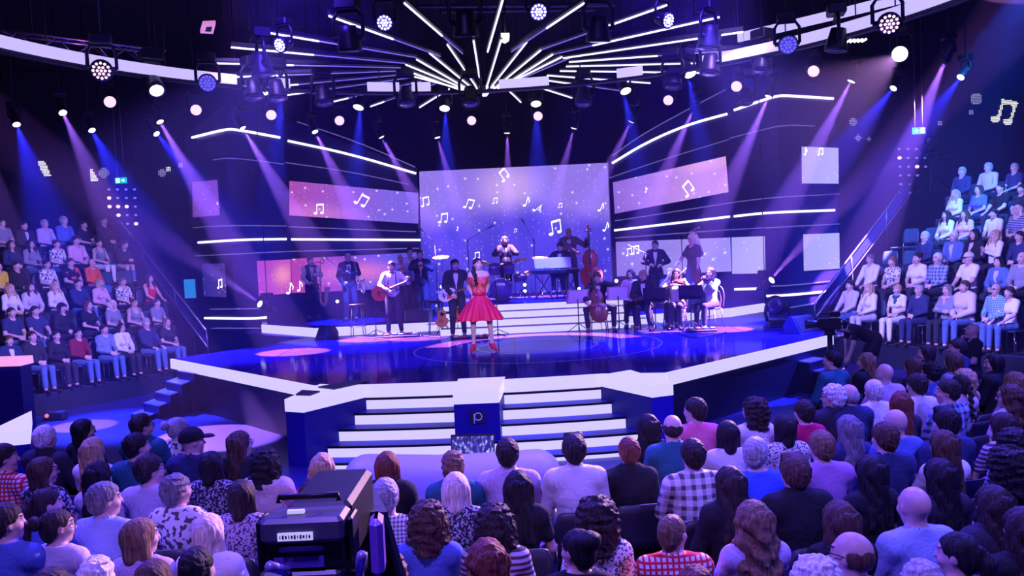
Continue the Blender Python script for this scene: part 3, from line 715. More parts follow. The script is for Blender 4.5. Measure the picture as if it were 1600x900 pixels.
# dark upper truss grid
for i, (xa, ya, xb, yb) in enumerate(((640, 10, 960, 8), (690, 18, 930, 15))):
    a, b = atz(xa, ya, 7.3), atz(xb, yb, 7.3)
    o = tag(MB().tube([a, b], .03, 7).build('rigging_pipe', M('pipe_dark', (.15, .13, .25), .4, .7)), ['rear', 'front'][i]+' dark rigging pipe above the starburst', 'pipe')
    mb = MB()
    for t in (.1, .9): mb.tube([a+(b-a)*t, a+(b-a)*t+np.array([0, 0, 2.2])], .01, 5)
    mb.build('hanging_wire', BLACK, o)

# ------------------------------------------------------------------ exit signs
GRN = M('exit_green', (.0, .5, .3), .4, emit=(.0, .55, .33), es=.9, sample=False)
WHT = M('exit_white', (.8, .9, .85), .4, emit=(.85, 1, .95), es=1.2, sample=False)
def exit_sign(x, y, Y, flip, label):
    P = aty(x, y, Y); W, H = .34, .17
    o = empty('exit_sign', P, 0, label, 'exit sign')
    MB().box(P, (W, .05, H), bev=.008).build('sign_box', GRN, o)
    s = -1 if flip else 1; f = P[1]-.03
    mb = MB().box((P[0]-s*.08, f, P[2]), (.1, .01, .13)); mb.build('door_symbol', WHT, o)
    mb = MB(); c = (P[0]-s*.085, f-.008, P[2])
    mb.ball((c[0]+.01*s, c[1], c[2]+.04), (.012, .004, .012), 8); mb.box((c[0], c[1], c[2]+.008), (.022, .006, .04)); mb.box((c[0]-.012, c[1], c[2]-.03), (.01, .006, .045), R=rot_to((.25, 0, 1))); mb.box((c[0]+.012, c[1], c[2]-.03), (.01, .006, .045), R=rot_to((-.25, 0, 1)))
    mb.build('running_figure', GRN, o)
    mb = MB().box((P[0]+s*.06, f, P[2]), (.07, .01, .03))
    mb.slab([(P[0]+s*.13, f+.005, P[2]), (P[0]+s*.075, f+.005, P[2]+.055), (P[0]+s*.075, f+.005, P[2]-.055)], (0, -.01, 0)); mb.build('arrow', WHT, o)
    mb = MB()
    for k in (-.1, .1): mb.tube([P+np.array([k, 0, .08]), P+np.array([k, 0, 9.55-P[2]])], .006, 5)
    mb.build('hanging_wire', STEEL, o)
exit_sign(189, 282, 24.5, False, 'green exit sign with right arrow over the left stand')
exit_sign(1436, 204, 22.5, True, 'green exit sign with left arrow over the right stand')

# ------------------------------------------------------------------ LED mesh curtains with dotted notes, bulb grids
DOTM = M('curtain_dot', (.8, .8, .7), .4, emit=(.95, .9, .85), es=1.3, sample=False)
DOTD = M('curtain_dot_dim', (.5, .5, .8), .4, emit=(.5, .45, .8), es=.7, sample=False)
def curtain(x0, x1, Y, label):
    return tag(MB().box(((x0+x1)/2, Y, 4.6), (x1-x0, .06, 9.2)).build('led_curtain', M('curtain_net', (.01, .01, .03), .8)), label, 'LED curtain')
CL = curtain(-16, -7.6, 27.0, 'dark LED mesh curtain with dotted lights over the left stand')
CR = curtain(7.6, 16, 27.0, 'dark LED mesh curtain with a dotted note over the right stand')
def dots(o, cx, cy, test, w, name, mat, pitch=.075, r=.026):
    c = aty(cx, cy, 26.9); n = int(w/pitch); mb = MB()
    for i in range(-n, n+1):
        for j in range(-n, n+1):
            x, z = i*pitch, j*pitch
            if test(x, z): mb.box((c[0]+x, 26.955, c[2]+z), (r*1.6, .02, r*1.6))
    if mb.v: tag(mb.build(name, mat, o), kind='stuff')
def seg(ax, az, bx, bz, r):
    def f(x, z):
        t = min(1, max(0, ((x-ax)*(bx-ax)+(z-az)*(bz-az))/((bx-ax)**2+(bz-az)**2)))
        return math.hypot(x-ax-(bx-ax)*t, z-az-(bz-az)*t) < r
    return f
ells = lambda cx, cz, a, b: (lambda x, z: ((x-cx)/a)**2+((z-cz)/b)**2 < 1)
parts_ = [seg(-.18, -.25, -.02, .28, .05), seg(.22, -.33, .38, .2, .05), seg(-.02, .28, .38, .2, .08), ells(-.28, -.27, .16, .11), ells(.12, -.36, .16, .11)]
dots(CR, 1570, 172, lambda x, z: any(p(x, z) for p in parts_), .55, 'dotted_note', DOTM, .05, .018)
blob = lambda r: (lambda x, z: math.hypot(x, z) < r)
for (cx, cy, r, m, o) in ((1527, 154, .2, DOTD, CR), (1519, 175, .09, DOTD, CR), (1334, 190, .13, DOTD, CR), (1342, 215, .11, DOTD, CR), (1470, 192, .09, DOTD, CR), (1359, 217, .07, DOTD, CR),
                          (161, 270, .17, DOTD, CL), (262, 264, .1, DOTM, CL), (252, 270, .12, DOTD, CL), (281, 258, .1, DOTD, CL)):
    dots(o, cx, cy, blob(r), .3, 'dot_cluster', m, .05, .016)
tri = lambda x, z: abs(x+z*.35) < .12 and -.3 < z < .25
dots(CL, 67, 262, tri, .35, 'dot_cluster', DOTM, .05, .018); dots(CL, 148, 272, lambda x, z: -.25 < z < .2 and -.2 < x < .0-.5*z, .3, 'dot_cluster', DOTM, .05, .018)
def bulbs(px, py, cols, rows, dx, dy, Y, lit, label, drop=()):
    P = aty(px, py, Y); s = Y/FPX
    o = empty('bulb_grid', P, 0, label, 'lamp grid')
    mbf = MB()
    for j in range(rows):
        a = aty(px, py+dy*j, Y); b = aty(px+dx*(cols-1), py+dy*j, Y); mbf.tube([a+np.array([0, .05, 0]), b+np.array([0, .05, 0])], .012, 5)
    mbf.build('frame', BLACK, o)
    for j in range(rows):
        for i in range(cols):
            if (i, j) in drop: continue
            c = aty(px+dx*i+j*.6, py+dy*j, Y)
            on = (i, j) in lit
            MB().ball(c, (.062, .05, .05) if on else (.045, .04, .035), 10).build('bulb', M('bulb_lit', (.8, .5, .6), .3, emit=(1, .55, .62), es=1.6, sample=False) if on else M('bulb_glint', (.6, .6, .9), .2, emit=(.32, .28, .9), es=.55, sample=False), o)  # unlit bulbs get a weak glow in place of reflector glints
    mbw = MB()
    for i in (0, cols-1):
        c = aty(px+dx*i, py, Y); mbw.tube([c, (c[0], c[1], 9.5)], .01, 5)
    mbw.build('hanging_wire', BLACK, o)
bulbs(170, 296, 4, 5, 13.4, 13.4, 24.8, {(0, 1), (0, 2), (1, 2), (2, 2), (1, 3), (3, 4)}, 'grid of small round bulbs, several glowing pink, behind the left railing', {(0, 3), (0, 4), (1, 4)})
bulbs(1405, 233, 4, 6, 13.4, 13.7, 24.8, {(0, 1), (2, 2)}, 'grid of small round bulbs, two glowing, behind the right railing', {(3, 3), (3, 4), (3, 5), (2, 4), (2, 5)})
# ------------------------------------------------------------------ bodies and clothes as smooth implicit surfaces
def _smin(a, b, k):
    if k <= 0: return np.minimum(a, b)
    h = np.maximum(k-np.abs(a-b), 0)/k
    return np.minimum(a, b)-h*h*k*.25
class Field:
    def __init__(s, lo, hi, h):
        s.h = h; s.lo = np.array(lo, np.float32); n = np.ceil((np.array(hi)-s.lo)/h).astype(int)+1
        s.n = n; s.ax = [s.lo[i]+h*np.arange(n[i], dtype=np.float32) for i in range(3)]
        s.f = np.full(n, .5, np.float32)
    def _slice(s, lo, hi, m):
        i0 = np.clip(np.floor((np.array(lo)-m-s.lo)/s.h).astype(int), 0, s.n-1); i1 = np.clip(np.ceil((np.array(hi)+m-s.lo)/s.h).astype(int)+1, 1, s.n)
        sl = tuple(slice(a, b) for a, b in zip(i0, i1))
        return sl, np.meshgrid(*[s.ax[i][sl[i]] for i in range(3)], indexing='ij', sparse=True)
    def cone(s, a, b, r1, r2, k=.02, sub=False):
        a = np.array(a, float); b = np.array(b, float); r = max(r1, r2)
        sl, (X, Y, Z) = s._slice(np.minimum(a, b)-r, np.maximum(a, b)+r, k+.03)
        d = b-a; L = max(d@d, 1e-9)
        t = np.clip(((X-a[0])*d[0]+(Y-a[1])*d[1]+(Z-a[2])*d[2])/L, 0, 1)
        D = np.sqrt((X-a[0]-t*d[0])**2+(Y-a[1]-t*d[1])**2+(Z-a[2]-t*d[2])**2)-(r1+(r2-r1)*t)
        s._put(sl, D, k, sub)
    def ell(s, c, r, k=.02, R=None, sub=False):
        c = np.array(c, float); r = np.array(r, float); m = max(r)
        sl, (X, Y, Z) = s._slice(c-m, c+m, k+.03)
        x, y, z = X-c[0], Y-c[1], Z-c[2]
        if R is not None: x, y, z = [R[0][i]*x+R[1][i]*y+R[2][i]*z for i in range(3)]
        k0 = np.sqrt((x/r[0])**2+(y/r[1])**2+(z/r[2])**2)+1e-6; k1 = np.sqrt((x/r[0]**2)**2+(y/r[1]**2)**2+(z/r[2]**2)**2)+1e-6
        s._put(sl, (k0*(k0-1)/k1).astype(np.float32), k, sub)
    def _put(s, sl, D, k, sub):
        if sub: s.f[sl] = -_smin(-s.f[sl], D, k)
        else: s.f[sl] = _smin(s.f[sl], D, k)
    def grids(s): return np.meshgrid(*s.ax, indexing='ij', sparse=True)
    def cut(s, n, c, k=.0):
        """keep the half space n.p < c"""
        X, Y, Z = s.grids(); D = (n[0]*X+n[1]*Y+n[2]*Z-c).astype(np.float32)
        s.f = -_smin(-s.f, -D, k)
    def mesh(s, name, mats=(), mfun=None, smooth_it=1):
        f = s.f; n = s.n; ins = f < 0
        c = [ins[i:n[0]-1+i, j:n[1]-1+j, k:n[2]-1+k] for i in (0, 1) for j in (0, 1) for k in (0, 1)]
        cnt = sum(x.astype(np.int8) for x in c); act = (cnt > 0) & (cnt < 8)
        I = np.argwhere(act); idx = -np.ones(act.shape, np.int32); idx[act] = np.arange(len(I))
        P = np.zeros((len(I), 3)); W = np.zeros(len(I))
        co = [(i, j, k) for i in (0, 1) for j in (0, 1) for k in (0, 1)]
        val = [f[I[:, 0]+a, I[:, 1]+b, I[:, 2]+d] for a, b, d in co]
        for p in range(8):
            for q in range(p+1, 8):
                df = [co[q][i]-co[p][i] for i in range(3)]
                if sum(abs(v) for v in df) != 1: continue
                va, vb = val[p], val[q]; m = (va < 0) != (vb < 0)
                t = np.where(m, va/np.where(m, va-vb, 1), 0)[:, None]
                P += np.where(m[:, None], np.array(co[p])+t*np.array(df), 0); W += m
        P = (P/W[:, None]+I)*s.h+s.lo
        F = []
        for ax in range(3):
            a, b = [(1, 2), (2, 0), (0, 1)][ax]
            s0 = [slice(0, None)]*3; s1 = [slice(0, None)]*3; s0[ax] = slice(0, -1); s1[ax] = slice(1, None)
            A, B = ins[tuple(s0)], ins[tuple(s1)]; ch = A != B
            e = np.argwhere(ch); e = e[(e[:, a] > 0) & (e[:, b] > 0) & (e[:, a] < n[a]-1) & (e[:, b] < n[b]-1)]
            if not len(e): continue
            def g(da, db):
                q = e.copy(); q[:, a] -= da; q[:, b] -= db; return idx[q[:, 0], q[:, 1], q[:, 2]]
            Q = np.stack([g(1, 1), g(0, 1), g(0, 0), g(1, 0)], 1)
            fl = ~A[e[:, 0], e[:, 1], e[:, 2]]; Q[fl] = Q[fl][:, ::-1]
            F.append(Q)
        F = np.concatenate(F)
        me = bpy.data.meshes.new(name); nv, nf = len(P), len(F)
        me.vertices.add(nv); me.vertices.foreach_set('co', P.astype(np.float32).ravel())
        me.loops.add(nf*4); me.loops.foreach_set('vertex_index', F.astype(np.int32).ravel())
        me.polygons.add(nf); me.polygons.foreach_set('loop_start', np.arange(0, nf*4, 4, dtype=np.int32))
        me.polygons.foreach_set('use_smooth', np.ones(nf, bool))
        for m in mats: me.materials.append(m)
        if mfun is not None: me.polygons.foreach_set('material_index', mfun(P[F].mean(1)).astype(np.int32))
        me.update(calc_edges=True)
        return me
V3 = lambda *a: np.array(a, float)
def ik(a, b, l1, l2, pole):
    d = b-a; L = min(np.linalg.norm(d), (l1+l2)*.999); u = d/np.linalg.norm(d); b = a+u*L
    x = (l1*l1-l2*l2+L*L)/(2*L); h = math.sqrt(max(l1*l1-x*x, 0))
    p = np.array(pole, float); p = p-u*p.dot(u); p /= np.linalg.norm(p)+1e-9
    return a+u*x+p*h, b
def Rz(a): c, s = math.cos(a), math.sin(a); return np.array([[c, -s, 0], [s, c, 0], [0, 0, 1.0]])
def Rx(a): c, s = math.cos(a), math.sin(a); return np.array([[1.0, 0, 0], [0, c, -s], [0, s, c]])
def pose(sex='m', sit=True, lean=0.0, yaw=0.0, nod=0.0, lh=None, rh=None, lf=None, rf=None, lpole=(-.8, -.5, -.6), rpole=(.8, -.5, -.6), pz=None, twist=0.0, lk=(0, 1, .3), rk=(0, 1, .3), hands=None, heel=0.0):
    """joint positions; the person faces +Y, stands on z=0 with the pelvis over the origin"""
    J = {'sex': sex, 'sit': sit, 'heel': heel}
    w = .172 if sex == 'm' else .150
    pel = V3(0, 0, pz if pz else (.55 if sit else .93+heel)); J['pel'] = pel
    T = Rz(twist)@Rx(-lean); J['T'] = T
    t = lambda x, y, z: pel+T@V3(x, y, z)
    J['t'] = t
    J['sh'] = {-1: t(-w, -.015, .465), 1: t(w, -.015, .465)}
    J['neck'] = t(0, -.015, .50); 
    HR = Rz(twist+yaw)@Rx(nod-lean*.35); J['HR'] = HR
    J['head'] = t(0, .005, .665)
    J['H'] = lambda x, y, z: J['head']+HR@V3(x, y, z)
    J['hip'] = {-1: pel+Rz(twist*.4)@V3(-.092, 0, -.03), 1: pel+Rz(twist*.4)@V3(.092, 0, -.03)}
    gl, gr = lh, rh
    if lh is None: gl = V3(-.07, .30, .66) if sit else t(-w-.07, .04, -.08)
    if rh is None: gr = V3(.07, .30, .66) if sit else t(w+.07, .04, -.08)
    J['el'], J['wr'], J['kn'], J['an'] = {}, {}, {}, {}
    for s, g, p in ((-1, gl, lpole), (1, gr, rpole)): J['el'][s], J['wr'][s] = ik(J['sh'][s], np.array(g, float), .285, .255, p)
    dl = V3(-.10, .46, .10) if sit else V3(-.1, 0, .09+heel); dr = V3(.10, .46, .10) if sit else V3(.1, 0, .09+heel)
    for s, g, p in ((-1, lf if lf is not None else dl, lk), (1, rf if rf is not None else dr, rk)):
        J['kn'][s], J['an'][s] = ik(J['hip'][s], np.array(g, float), .425, .42, p)
    J['hands'] = hands or {}
    return J
def _torso(F, J, g=0.0, k=.05, neck=False):
    m = J['sex'] == 'm'; t, T = J['t'], J['T']
    F.ell(t(0, 0, .0), ((.155 if m else .16)+g, .115+g, .12+g), k, T)
    F.ell(t(0, .005, .16), ((.14 if m else .122)+g, .10+g, .15+g), k, T)
    F.ell(t(0, .0, .34), ((.165 if m else .142)+g, .108+g, .17+g), k, T)
    s = .15 if m else .13
    F.cone(t(-s, -.012, .452), t(s, -.012, .452), .062+g, .062+g, k)
    for q in (-1, 1): F.cone(t(q*.03, -.02, .53), t(q*(s-.0), -.018, .468), .04+g, .045+g, k)
    if not m:
        for q in (-1, 1): F.ell(t(q*.065, .088, .315), (.062+g, .055+g, .06+g), .03, T)
    elif g > 0: F.ell(t(0, .05, .1), (.12+g, .075+g, .12+g), .05, T)
def _arm(F, J, s, g=0.0, full=1.0, k=.03):
    a, e, w_ = J['sh'][s], J['el'][s], J['wr'][s]; m = 1.0 if J['sex'] == 'm' else .86
    if full <= 1:
        F.cone(a, a+(e-a)*full, .056*m+g, (.056-.014*full)*m+g, k)
    else:
        F.cone(a, e, .056*m+g, .042*m+g, k); q = full-1
        F.cone(e, e+(w_-e)*q, .042*m+g, (.042-.013*q)*m+g, .02)
def _hand(F, J, s):
    """palm, five bent fingers and a thumb"""
    w_, e = J['wr'][s], J['el'][s]; spec = J['hands'].get(s, {})
    d = np.array(spec.get('dir', w_-e), float); d /= np.linalg.norm(d)
    n = np.array(spec.get('palm', (-.5*s, .1, -.8)), float); n = n-d*n.dot(d); n /= np.linalg.norm(n)+1e-9
    sd = np.cross(d, n)*(-s)      # towards the thumb
    c = spec.get('curl', .5); m = 1.0 if J['sex'] == 'm' else .9
    for q in (-.027, -.009, .009, .027): F.cone(w_+d*.012+sd*q*.55, w_+d*.088*m+sd*q, .0155*m, .0135*m, .012)
    for i, q in enumerate((.029, .010, -.010, -.029)):
        p = w_+d*.088*m+sd*q; L = (.066, .076, .071, .056)[i]*m; a = c*.9
        p1 = p+(d*math.cos(a)+n*math.sin(a)+sd*q*1.5)*L*.5; a2 = a+c*1.1
        p2 = p1+(d*math.cos(a2)+n*math.sin(a2))*L*.34; a3 = a2+c*.7
        p3 = p2+(d*math.cos(a3)+n*math.sin(a3))*L*.26
        F.cone(p, p1, .0105*m, .0095*m, .004); F.cone(p1, p2, .0095*m, .0085*m, .002); F.cone(p2, p3, .0085*m, .007*m, .002)
    th = w_+d*.03+sd*.028; t1 = th+(sd*.75+d*.6+n*.35)*.036; t2 = t1+(sd*.25+d*.85+n*(.3+.4*c))*.034
    F.cone(w_+d*.015+sd*.014, th, .016*m, .0135*m, .01); F.cone(th, t1, .0135*m, .011*m, .004); F.cone(t1, t2, .011*m, .008*m, .002)
def _leg(F, J, s, g=0.0, full=2.0, k=.03):
    m = 1.0 if J['sex'] == 'm' else .95; h, kn, an = J['hip'][s], J['kn'][s], J['an'][s]
    F.cone(h, kn, .086*m+g, .056*m+g, k)
    e = kn+(an-kn)*(full-1)
    F.cone(kn, e, .054*m+g, (.054-.018*(full-1))*m+g, .02)
    if g == 0: F.cone(kn+(an-kn)*.12+V3(0, -.02, 0), kn+(an-kn)*.5+V3(0, -.018, 0), .045*m, .035*m, .03)
def _foot(F, J, s, g=0.0):
    an = J['an'][s]; kn = J['kn'][s]; o = J['heel']; z = max(an[2]-.09-o, 0) if not J['sit'] else an[2]-.10
    f = np.array(J.get('toe', {}).get(s, (s*.18, 1, 0)), float); f /= np.linalg.norm(f)
    hl = V3(an[0], an[1], z)-f*.035; toe = V3(an[0], an[1], z)+f*.165
    F.cone(hl+V3(0, 0, .035+g+o), V3(*an[:2], z)+f*.04+V3(0, 0, .04+o*.75), .034+g, .036+g, .02)
    F.cone(V3(*an[:2], z)+f*.04+V3(0, 0, .035+o*.7), toe+V3(0, 0, .026+g), .036+g, .024+g, .02)
    if g == 0 or True: F.cone(an, V3(*an[:2], z)+V3(0, 0, .04+o), .034+g, .034+g, .02)
    if o > 0 and g > 0: F.cone(hl+V3(0, 0, .03+o), hl+V3(0, 0, .008), .014, .008, .008)
def _head(F, J):
    H, R = J['H'], J['HR']; m = J['sex'] == 'm'
    F.cone(J['neck']-V3(0, 0, .02), H(0, -.018, -.07), .056 if m else .047, .052 if m else .043, .03)
    F.ell(H(0, -.012, .022), (.074, .096, .090), .02, R)
    F.ell(H(0, .012, -.03), (.062, .072, .082), .03, R)
    F.cone(H(0, .035, -.075), H(0, .062, -.092), .046 if m else .04, .026 if m else .02, .03)
    F.cone(H(0, .084, .012), H(0, .103, -.028), .009, .013, .012)         # nose
    for q in (-1, 1):
        F.ell(H(q*.031, .092, .012), (.019, .013, .012), .01, R, True)    # eye sockets
        F.cone(H(q*.012, .088, .03), H(q*.046, .074, .03), .008, .008, .012)
        F.ell(H(q*.031, .079, .010), (.0125, .0125, .0115), .002, R)
        F.ell(H(q*.040, .062, -.03), (.02, .02, .018), .03, R)
        F.ell(H(q*.076, -.008, -.005), (.009, .02, .032), .006, R)         # ears
    F.ell(H(0, .083, -.056), (.022, .012, .007), .008, R); F.ell(H(0, .081, -.067), (.018, .012, .007), .008, R)
def _extent(J, m=.2):
    P = [J['pel'], J['H'](0, 0, .12), J['H'](0, .1, 0), J['H'](0, -.1, 0)]+[J[k][s] for k in ('sh', 'el', 'wr', 'kn', 'an', 'hip') for s in (-1, 1)]
    P = np.array(P); lo, hi = P.min(0)-m, P.max(0)+m; lo[2] = max(lo[2], -.03); return lo, hi
SKIN_LIP = M('lips', (.42, .10, .11), .45); EYE_DK = M('eye_dark', (.03, .02, .02), .2); EYEW = M('eye_white', (.7, .7, .7), .25); BROW = M('brow', (.06, .035, .02), .7)
def body_mesh(J, h=.0105, name='body', feet=True):
    F = Field(*_extent(J), h); _torso(F, J)
    for s in (-1, 1): _arm(F, J, s, full=2.0); _hand(F, J, s); _leg(F, J, s); _foot(F, J, s)
    _head(F, J)
    R, hd = J['HR'], J['head']
    def mf(C):
        q = (C-hd)@R; x, y, z = np.abs(q[:, 0]), q[:, 1], q[:, 2]
        o = np.zeros(len(C), int); fr = y > .068
        o[fr & (((x/.022)**2+((z+.061)/.0125)**2) < 1)] = 1
        e = (((x-.031)/.0135)**2+((z-.010)/.0085)**2) < 1; o[fr & e] = 3
        o[fr & ((((x-.030)/.0065)**2+((z-.010)/.0075)**2) < 1)] = 2
        o[(y > .06) & (x > .014) & (x < .05) & (np.abs(z-.034+.1*(x-.03)**2) < .0055)] = 4
        return o
    return F.mesh(name, [M('skin', (.6, .4, .32), .5), SKIN_LIP, EYE_DK, EYEW, BROW], mf)
def top_mesh(J, style, h=.0115, name='top'):
    """tee, shirt, blouse, tank, jacket, vest, hoodie"""
    F = Field(*_extent(J), h); t = J['t']
    g = {'jacket': .024, 'vest': .017, 'hoodie': .03}.get(style, .013)
    _torso(F, J, g)
    slv = {'tee': .62, 'tank': None, 'vest': None, 'blouse': .7}.get(style, 1.93)
    if slv:
        for s in (-1, 1): _arm(F, J, s, g*(1.0 if style != 'blouse' else 1.4), slv)
    elif style in ('vest',):
        pass
    T = J['T']; up = T@V3(0, 0, 1)
    # hem, neckline
    F.cut(-up, -(up@t(0, 0, -.10 if not J['sit'] else -.085)))
    if style in ('tank',):
        for s in (-1, 1): F.cone(J['sh'][s]+T@V3(s*.02, 0, .03), J['sh'][s]+T@V3(s*.06, 0, -.12), .06, .05, .01, True)
        F.cone(t(0, .05, .56), t(0, .09, .44), .085, .07, .01, True)
    elif style in ('jacket', 'vest'):
        for a in (0, 1): F.cone(t(0, .15, .12+.0*a), t(0, .11, .50), .008, .06, .0, True)
    elif style == 'hoodie':
        F.cone(t(-.05, -.07, .5), t(.05, -.07, .5), .055, .055, .03); F.cone(t(0, -.06, .49), t(0, .03, .5), .085, .075, .03); F.cone(t(0, .02, .52), t(0, .03, .66), .055, .075, .0, True)
    else:
        F.cone(t(0, .03, .53), t(0, .055, .60), .068 if style != 'blouse' else .085, .07, .01, True)
        F.cut(up, up@t(0, 0, .555), .0)
    if style in ('shirt', 'polo', 'jacket'):
        n = J['neck']; hd = J['H'](0, -.018, -.07); ax = (hd-n)/np.linalg.norm(hd-n)
        F.cone(n+ax*.005, n+ax*.05, .066+g*.3, .062+g*.3, .012)
        F.cone(n+ax*.03, n+ax*.14, .057, .056, .0, True)
        if style != 'jacket': F.cone(t(0, .075, .47), t(0, .05, .58), .012, .05, .0, True)
    return F.mesh(name)
def pants_mesh(J, h=.012, full=1.88, name='trousers', g=.014):
    F = Field(*_extent(J), h); m = J['sex'] == 'm'; t, T = J['t'], J['T']
    F.ell(t(0, 0, .0), ((.155 if m else .165)+g, .115+g, .12+g), .04, T)
    for s in (-1, 1): _leg(F, J, s, g, full)
    up = T@V3(0, 0, 1); F.cut(up, up@t(0, 0, .06))
    return F.mesh(name)
def shoe_mesh(J, s, h=.009):
    an = J['an'][s]; F = Field(an-V3(.13, .2, .16+J['heel']), an+V3(.13, .26, .06), h); _foot(F, J, s, .008)
    F.cut((0, 0, 1), an[2]-.02); return F.mesh('shoe')
# ------------------------------------------------------------------ hair, built round the head centre, face towards +Y
_rs = np.random.default_rng(3)
_K = [(_rs.normal(0, 1, 3), _rs.uniform(0, 6.28)) for _ in range(14)]
def strand_noise(X, Y, Z, f=(120, 120, 16), n=9):
    d = 0
    for k, ph in _K[:n]: d = d+np.sin(k[0]*f[0]*X+k[1]*f[1]*Y+k[2]*f[2]*Z+ph+1.5*np.sin(18*Z+ph))
    return d/n**.5
def hair_mesh(style, h=.0068):
    lo, hi = (-.2, -.24, -.55 if 'long' in style or style in ('wavy', 'braid', 'ponytail') else -.24), (.2, .18, .24)
    F = Field(lo, hi, h); X, Y, Z = F.grids(); A = np.arctan2(X, -Y+.0*Z)
    face = lambda w=.058, top=.062, low=-.3, y0=.03: (F.cone((0, .15, low), (0, .15, top-.06), .10+w*.2, .10+w*.2, .0, True), F.cone((0, .13, low), (0, .13, -.02), .075, .075, .0, True))
    amp, fr, lump = .0022, 34, 0
    if style in ('short', 'crew', 'side'):
        g = {'crew': .004, 'short': .012, 'side': .017}[style]
        F.ell((0, -.016, .026), (.076+g, .099+g, .092+g), .01); F.ell((0, -.048, -.025), (.060+g*.5, .056+g*.5, .066), .03)
        if style == 'side': F.cone((-.04, .045, .105), (.05, .02, .112), .03, .026, .03)
        F.cut((0, .75, -.66), .016); F.cone((0, .135, -.2), (0, .135, .005), .085, .082, .0, True); F.cut((0, .25, -1), .072)
        F.cone((-.12, .035, -.045), (.12, .035, -.045), .05, .05, .0, True)
    elif style == 'fringe':   # ring of hair round a bald crown
        F.ell((0, -.02, .0), (.083, .098, .075), .01); F.cut((0, .2, 1), .035, .02); F.cut((0, 1, 0), -.005); F.cut((0, 0, -1), .085)
    elif style in ('bob', 'bobdark', 'fringebob'):
        F.ell((0, -.02, .03), (.092, .112, .098), .01); F.cone((-.06, -.02, -.0), (-.072, -.01, -.11), .042, .034, .03); F.cone((.06, -.02, .0), (.072, -.01, -.11), .042, .034, .03)
        F.cone((0, -.06, -.02), (0, -.065, -.115), .068, .055, .04)
        face(); 
        if style == 'fringebob': F.cone((-.05, .082, .052), (.05, .082, .052), .022, .022, .012)
    elif style in ('long', 'longfront', 'longdark'):
        F.ell((0, -.02, .03), (.09, .108, .096), .01)
        F.cone((0, -.065, 0), (0, -.105, -.40), .07, .035, .05); F.cone((-.045, -.055, 0), (-.075, -.10, -.36), .05, .03, .04); F.cone((.045, -.055, 0), (.075, -.10, -.36), .05, .03, .04)
        if style == 'longfront':
            for q in (-1, 1): F.cone((q*.07, .0, 0), (q*.085, .055, -.16), .034, .036, .03); F.cone((q*.085, .055, -.16), (q*.085, .085, -.36), .036, .024, .03)
        else:
            for q in (-1, 1): F.cone((q*.068, -.01, .0), (q*.082, -.02, -.16), .034, .03, .03)
        face(); amp = .0045; fr = 26
    elif style == 'wavy':
        F.ell((0, -.02, .03), (.098, .115, .10), .01)
        F.cone((0, -.06, 0), (0, -.105, -.33), .085, .05, .05)
        for q in (-1, 1): F.cone((q*.06, -.03, .0), (q*.10, -.08, -.30), .055, .045, .04); F.cone((q*.07, .0, 0), (q*.095, .02, -.2), .034, .03, .03)
        face(); amp = .004; fr = 18; lump = .004
    elif style in ('curly', 'afro'):
        b = .03 if style == 'afro' else .016
        F.ell((0, -.03, .03), (.10+b, .115+b, .10+b), .01); F.cone((0, -.06, -.03), (0, -.07, -.13), .095+b*.6, .07+b, .04)
        for q in (-1, 1): F.cone((q*.07, -.02, 0), (q*.09, -.02, -.12), .05, .045+b*.5, .04)
        face(); amp = 0; lump = .013
    elif style == 'curlyshort':
        F.ell((0, -.022, .034), (.09, .11, .10), .01); F.ell((0, -.055, -.03), (.075, .065, .075), .04); F.cut((0, .75, -.66), .018); F.cone((0, .135, -.2), (0, .135, .01), .085, .082, .0, True); amp = 0; lump = .009
    elif style in ('ponytail', 'bun', 'updo', 'braid'):
        F.ell((0, -.016, .028), (.082, .104, .094), .01); F.ell((0, -.05, -.025), (.068, .062, .07), .03)
        F.cut((0, .75, -.66), .016); F.cone((0, .135, -.2), (0, .135, .012), .085, .085, .0, True)
        if style == 'ponytail': F.cone((0, -.11, .03), (0, -.15, -.02), .034, .042, .02); F.cone((0, -.15, -.02), (0, -.135, -.33), .042, .018, .02)
        if style == 'bun': F.ell((0, -.135, .05), (.052, .045, .05), .008)
        if style == 'updo': F.ell((0, -.10, .075), (.07, .06, .055), .03)
        if style == 'braid':
            for k in range(9): F.ell((.012*(-1)**k, -.12-.004*k+.0, -.02-.038*k), (.034-.0015*k, .026, .03), .006)
    elif style == 'cap':
        F.ell((0, -.01, .035), (.094, .112, .10), .01); F.cut((0, .12, -1), -.018); F.ell((0, .135, .03), (.078, .075, .012), .012)
        amp = 0
    d = 0
    if amp: d = d+amp*1.5*strand_noise(X, Y, Z)*np.clip((.17-Z)*8, .5, 1)
    if style in ('short', 'crew', 'side'): d = d+.0022*strand_noise(X, Y, Z, (150, 150, 150), 10)
    if style == 'wavy': d = d+.010*np.sin(Z*46+2*np.sin(X*22+1)+1.5*np.sin(Y*20))*np.clip((.06-Z)*10, 0, 1)
    if lump: d = d+lump*.62*strand_noise(X, Y, Z, (62, 62, 62), 12)+lump*.25*strand_noise(X, Y, Z, (140, 140, 140), 10)
    F.f = (F.f+d).astype(np.float32)
    return F.mesh('hair')
HAIRM = {}
def get_hair(style):
    if style not in HAIRM:
        HAIRM[style] = hair_mesh(style); HAIRM[style].materials.append(M('hair_base', (.05, .03, .02), .5))
    return HAIRM[style]
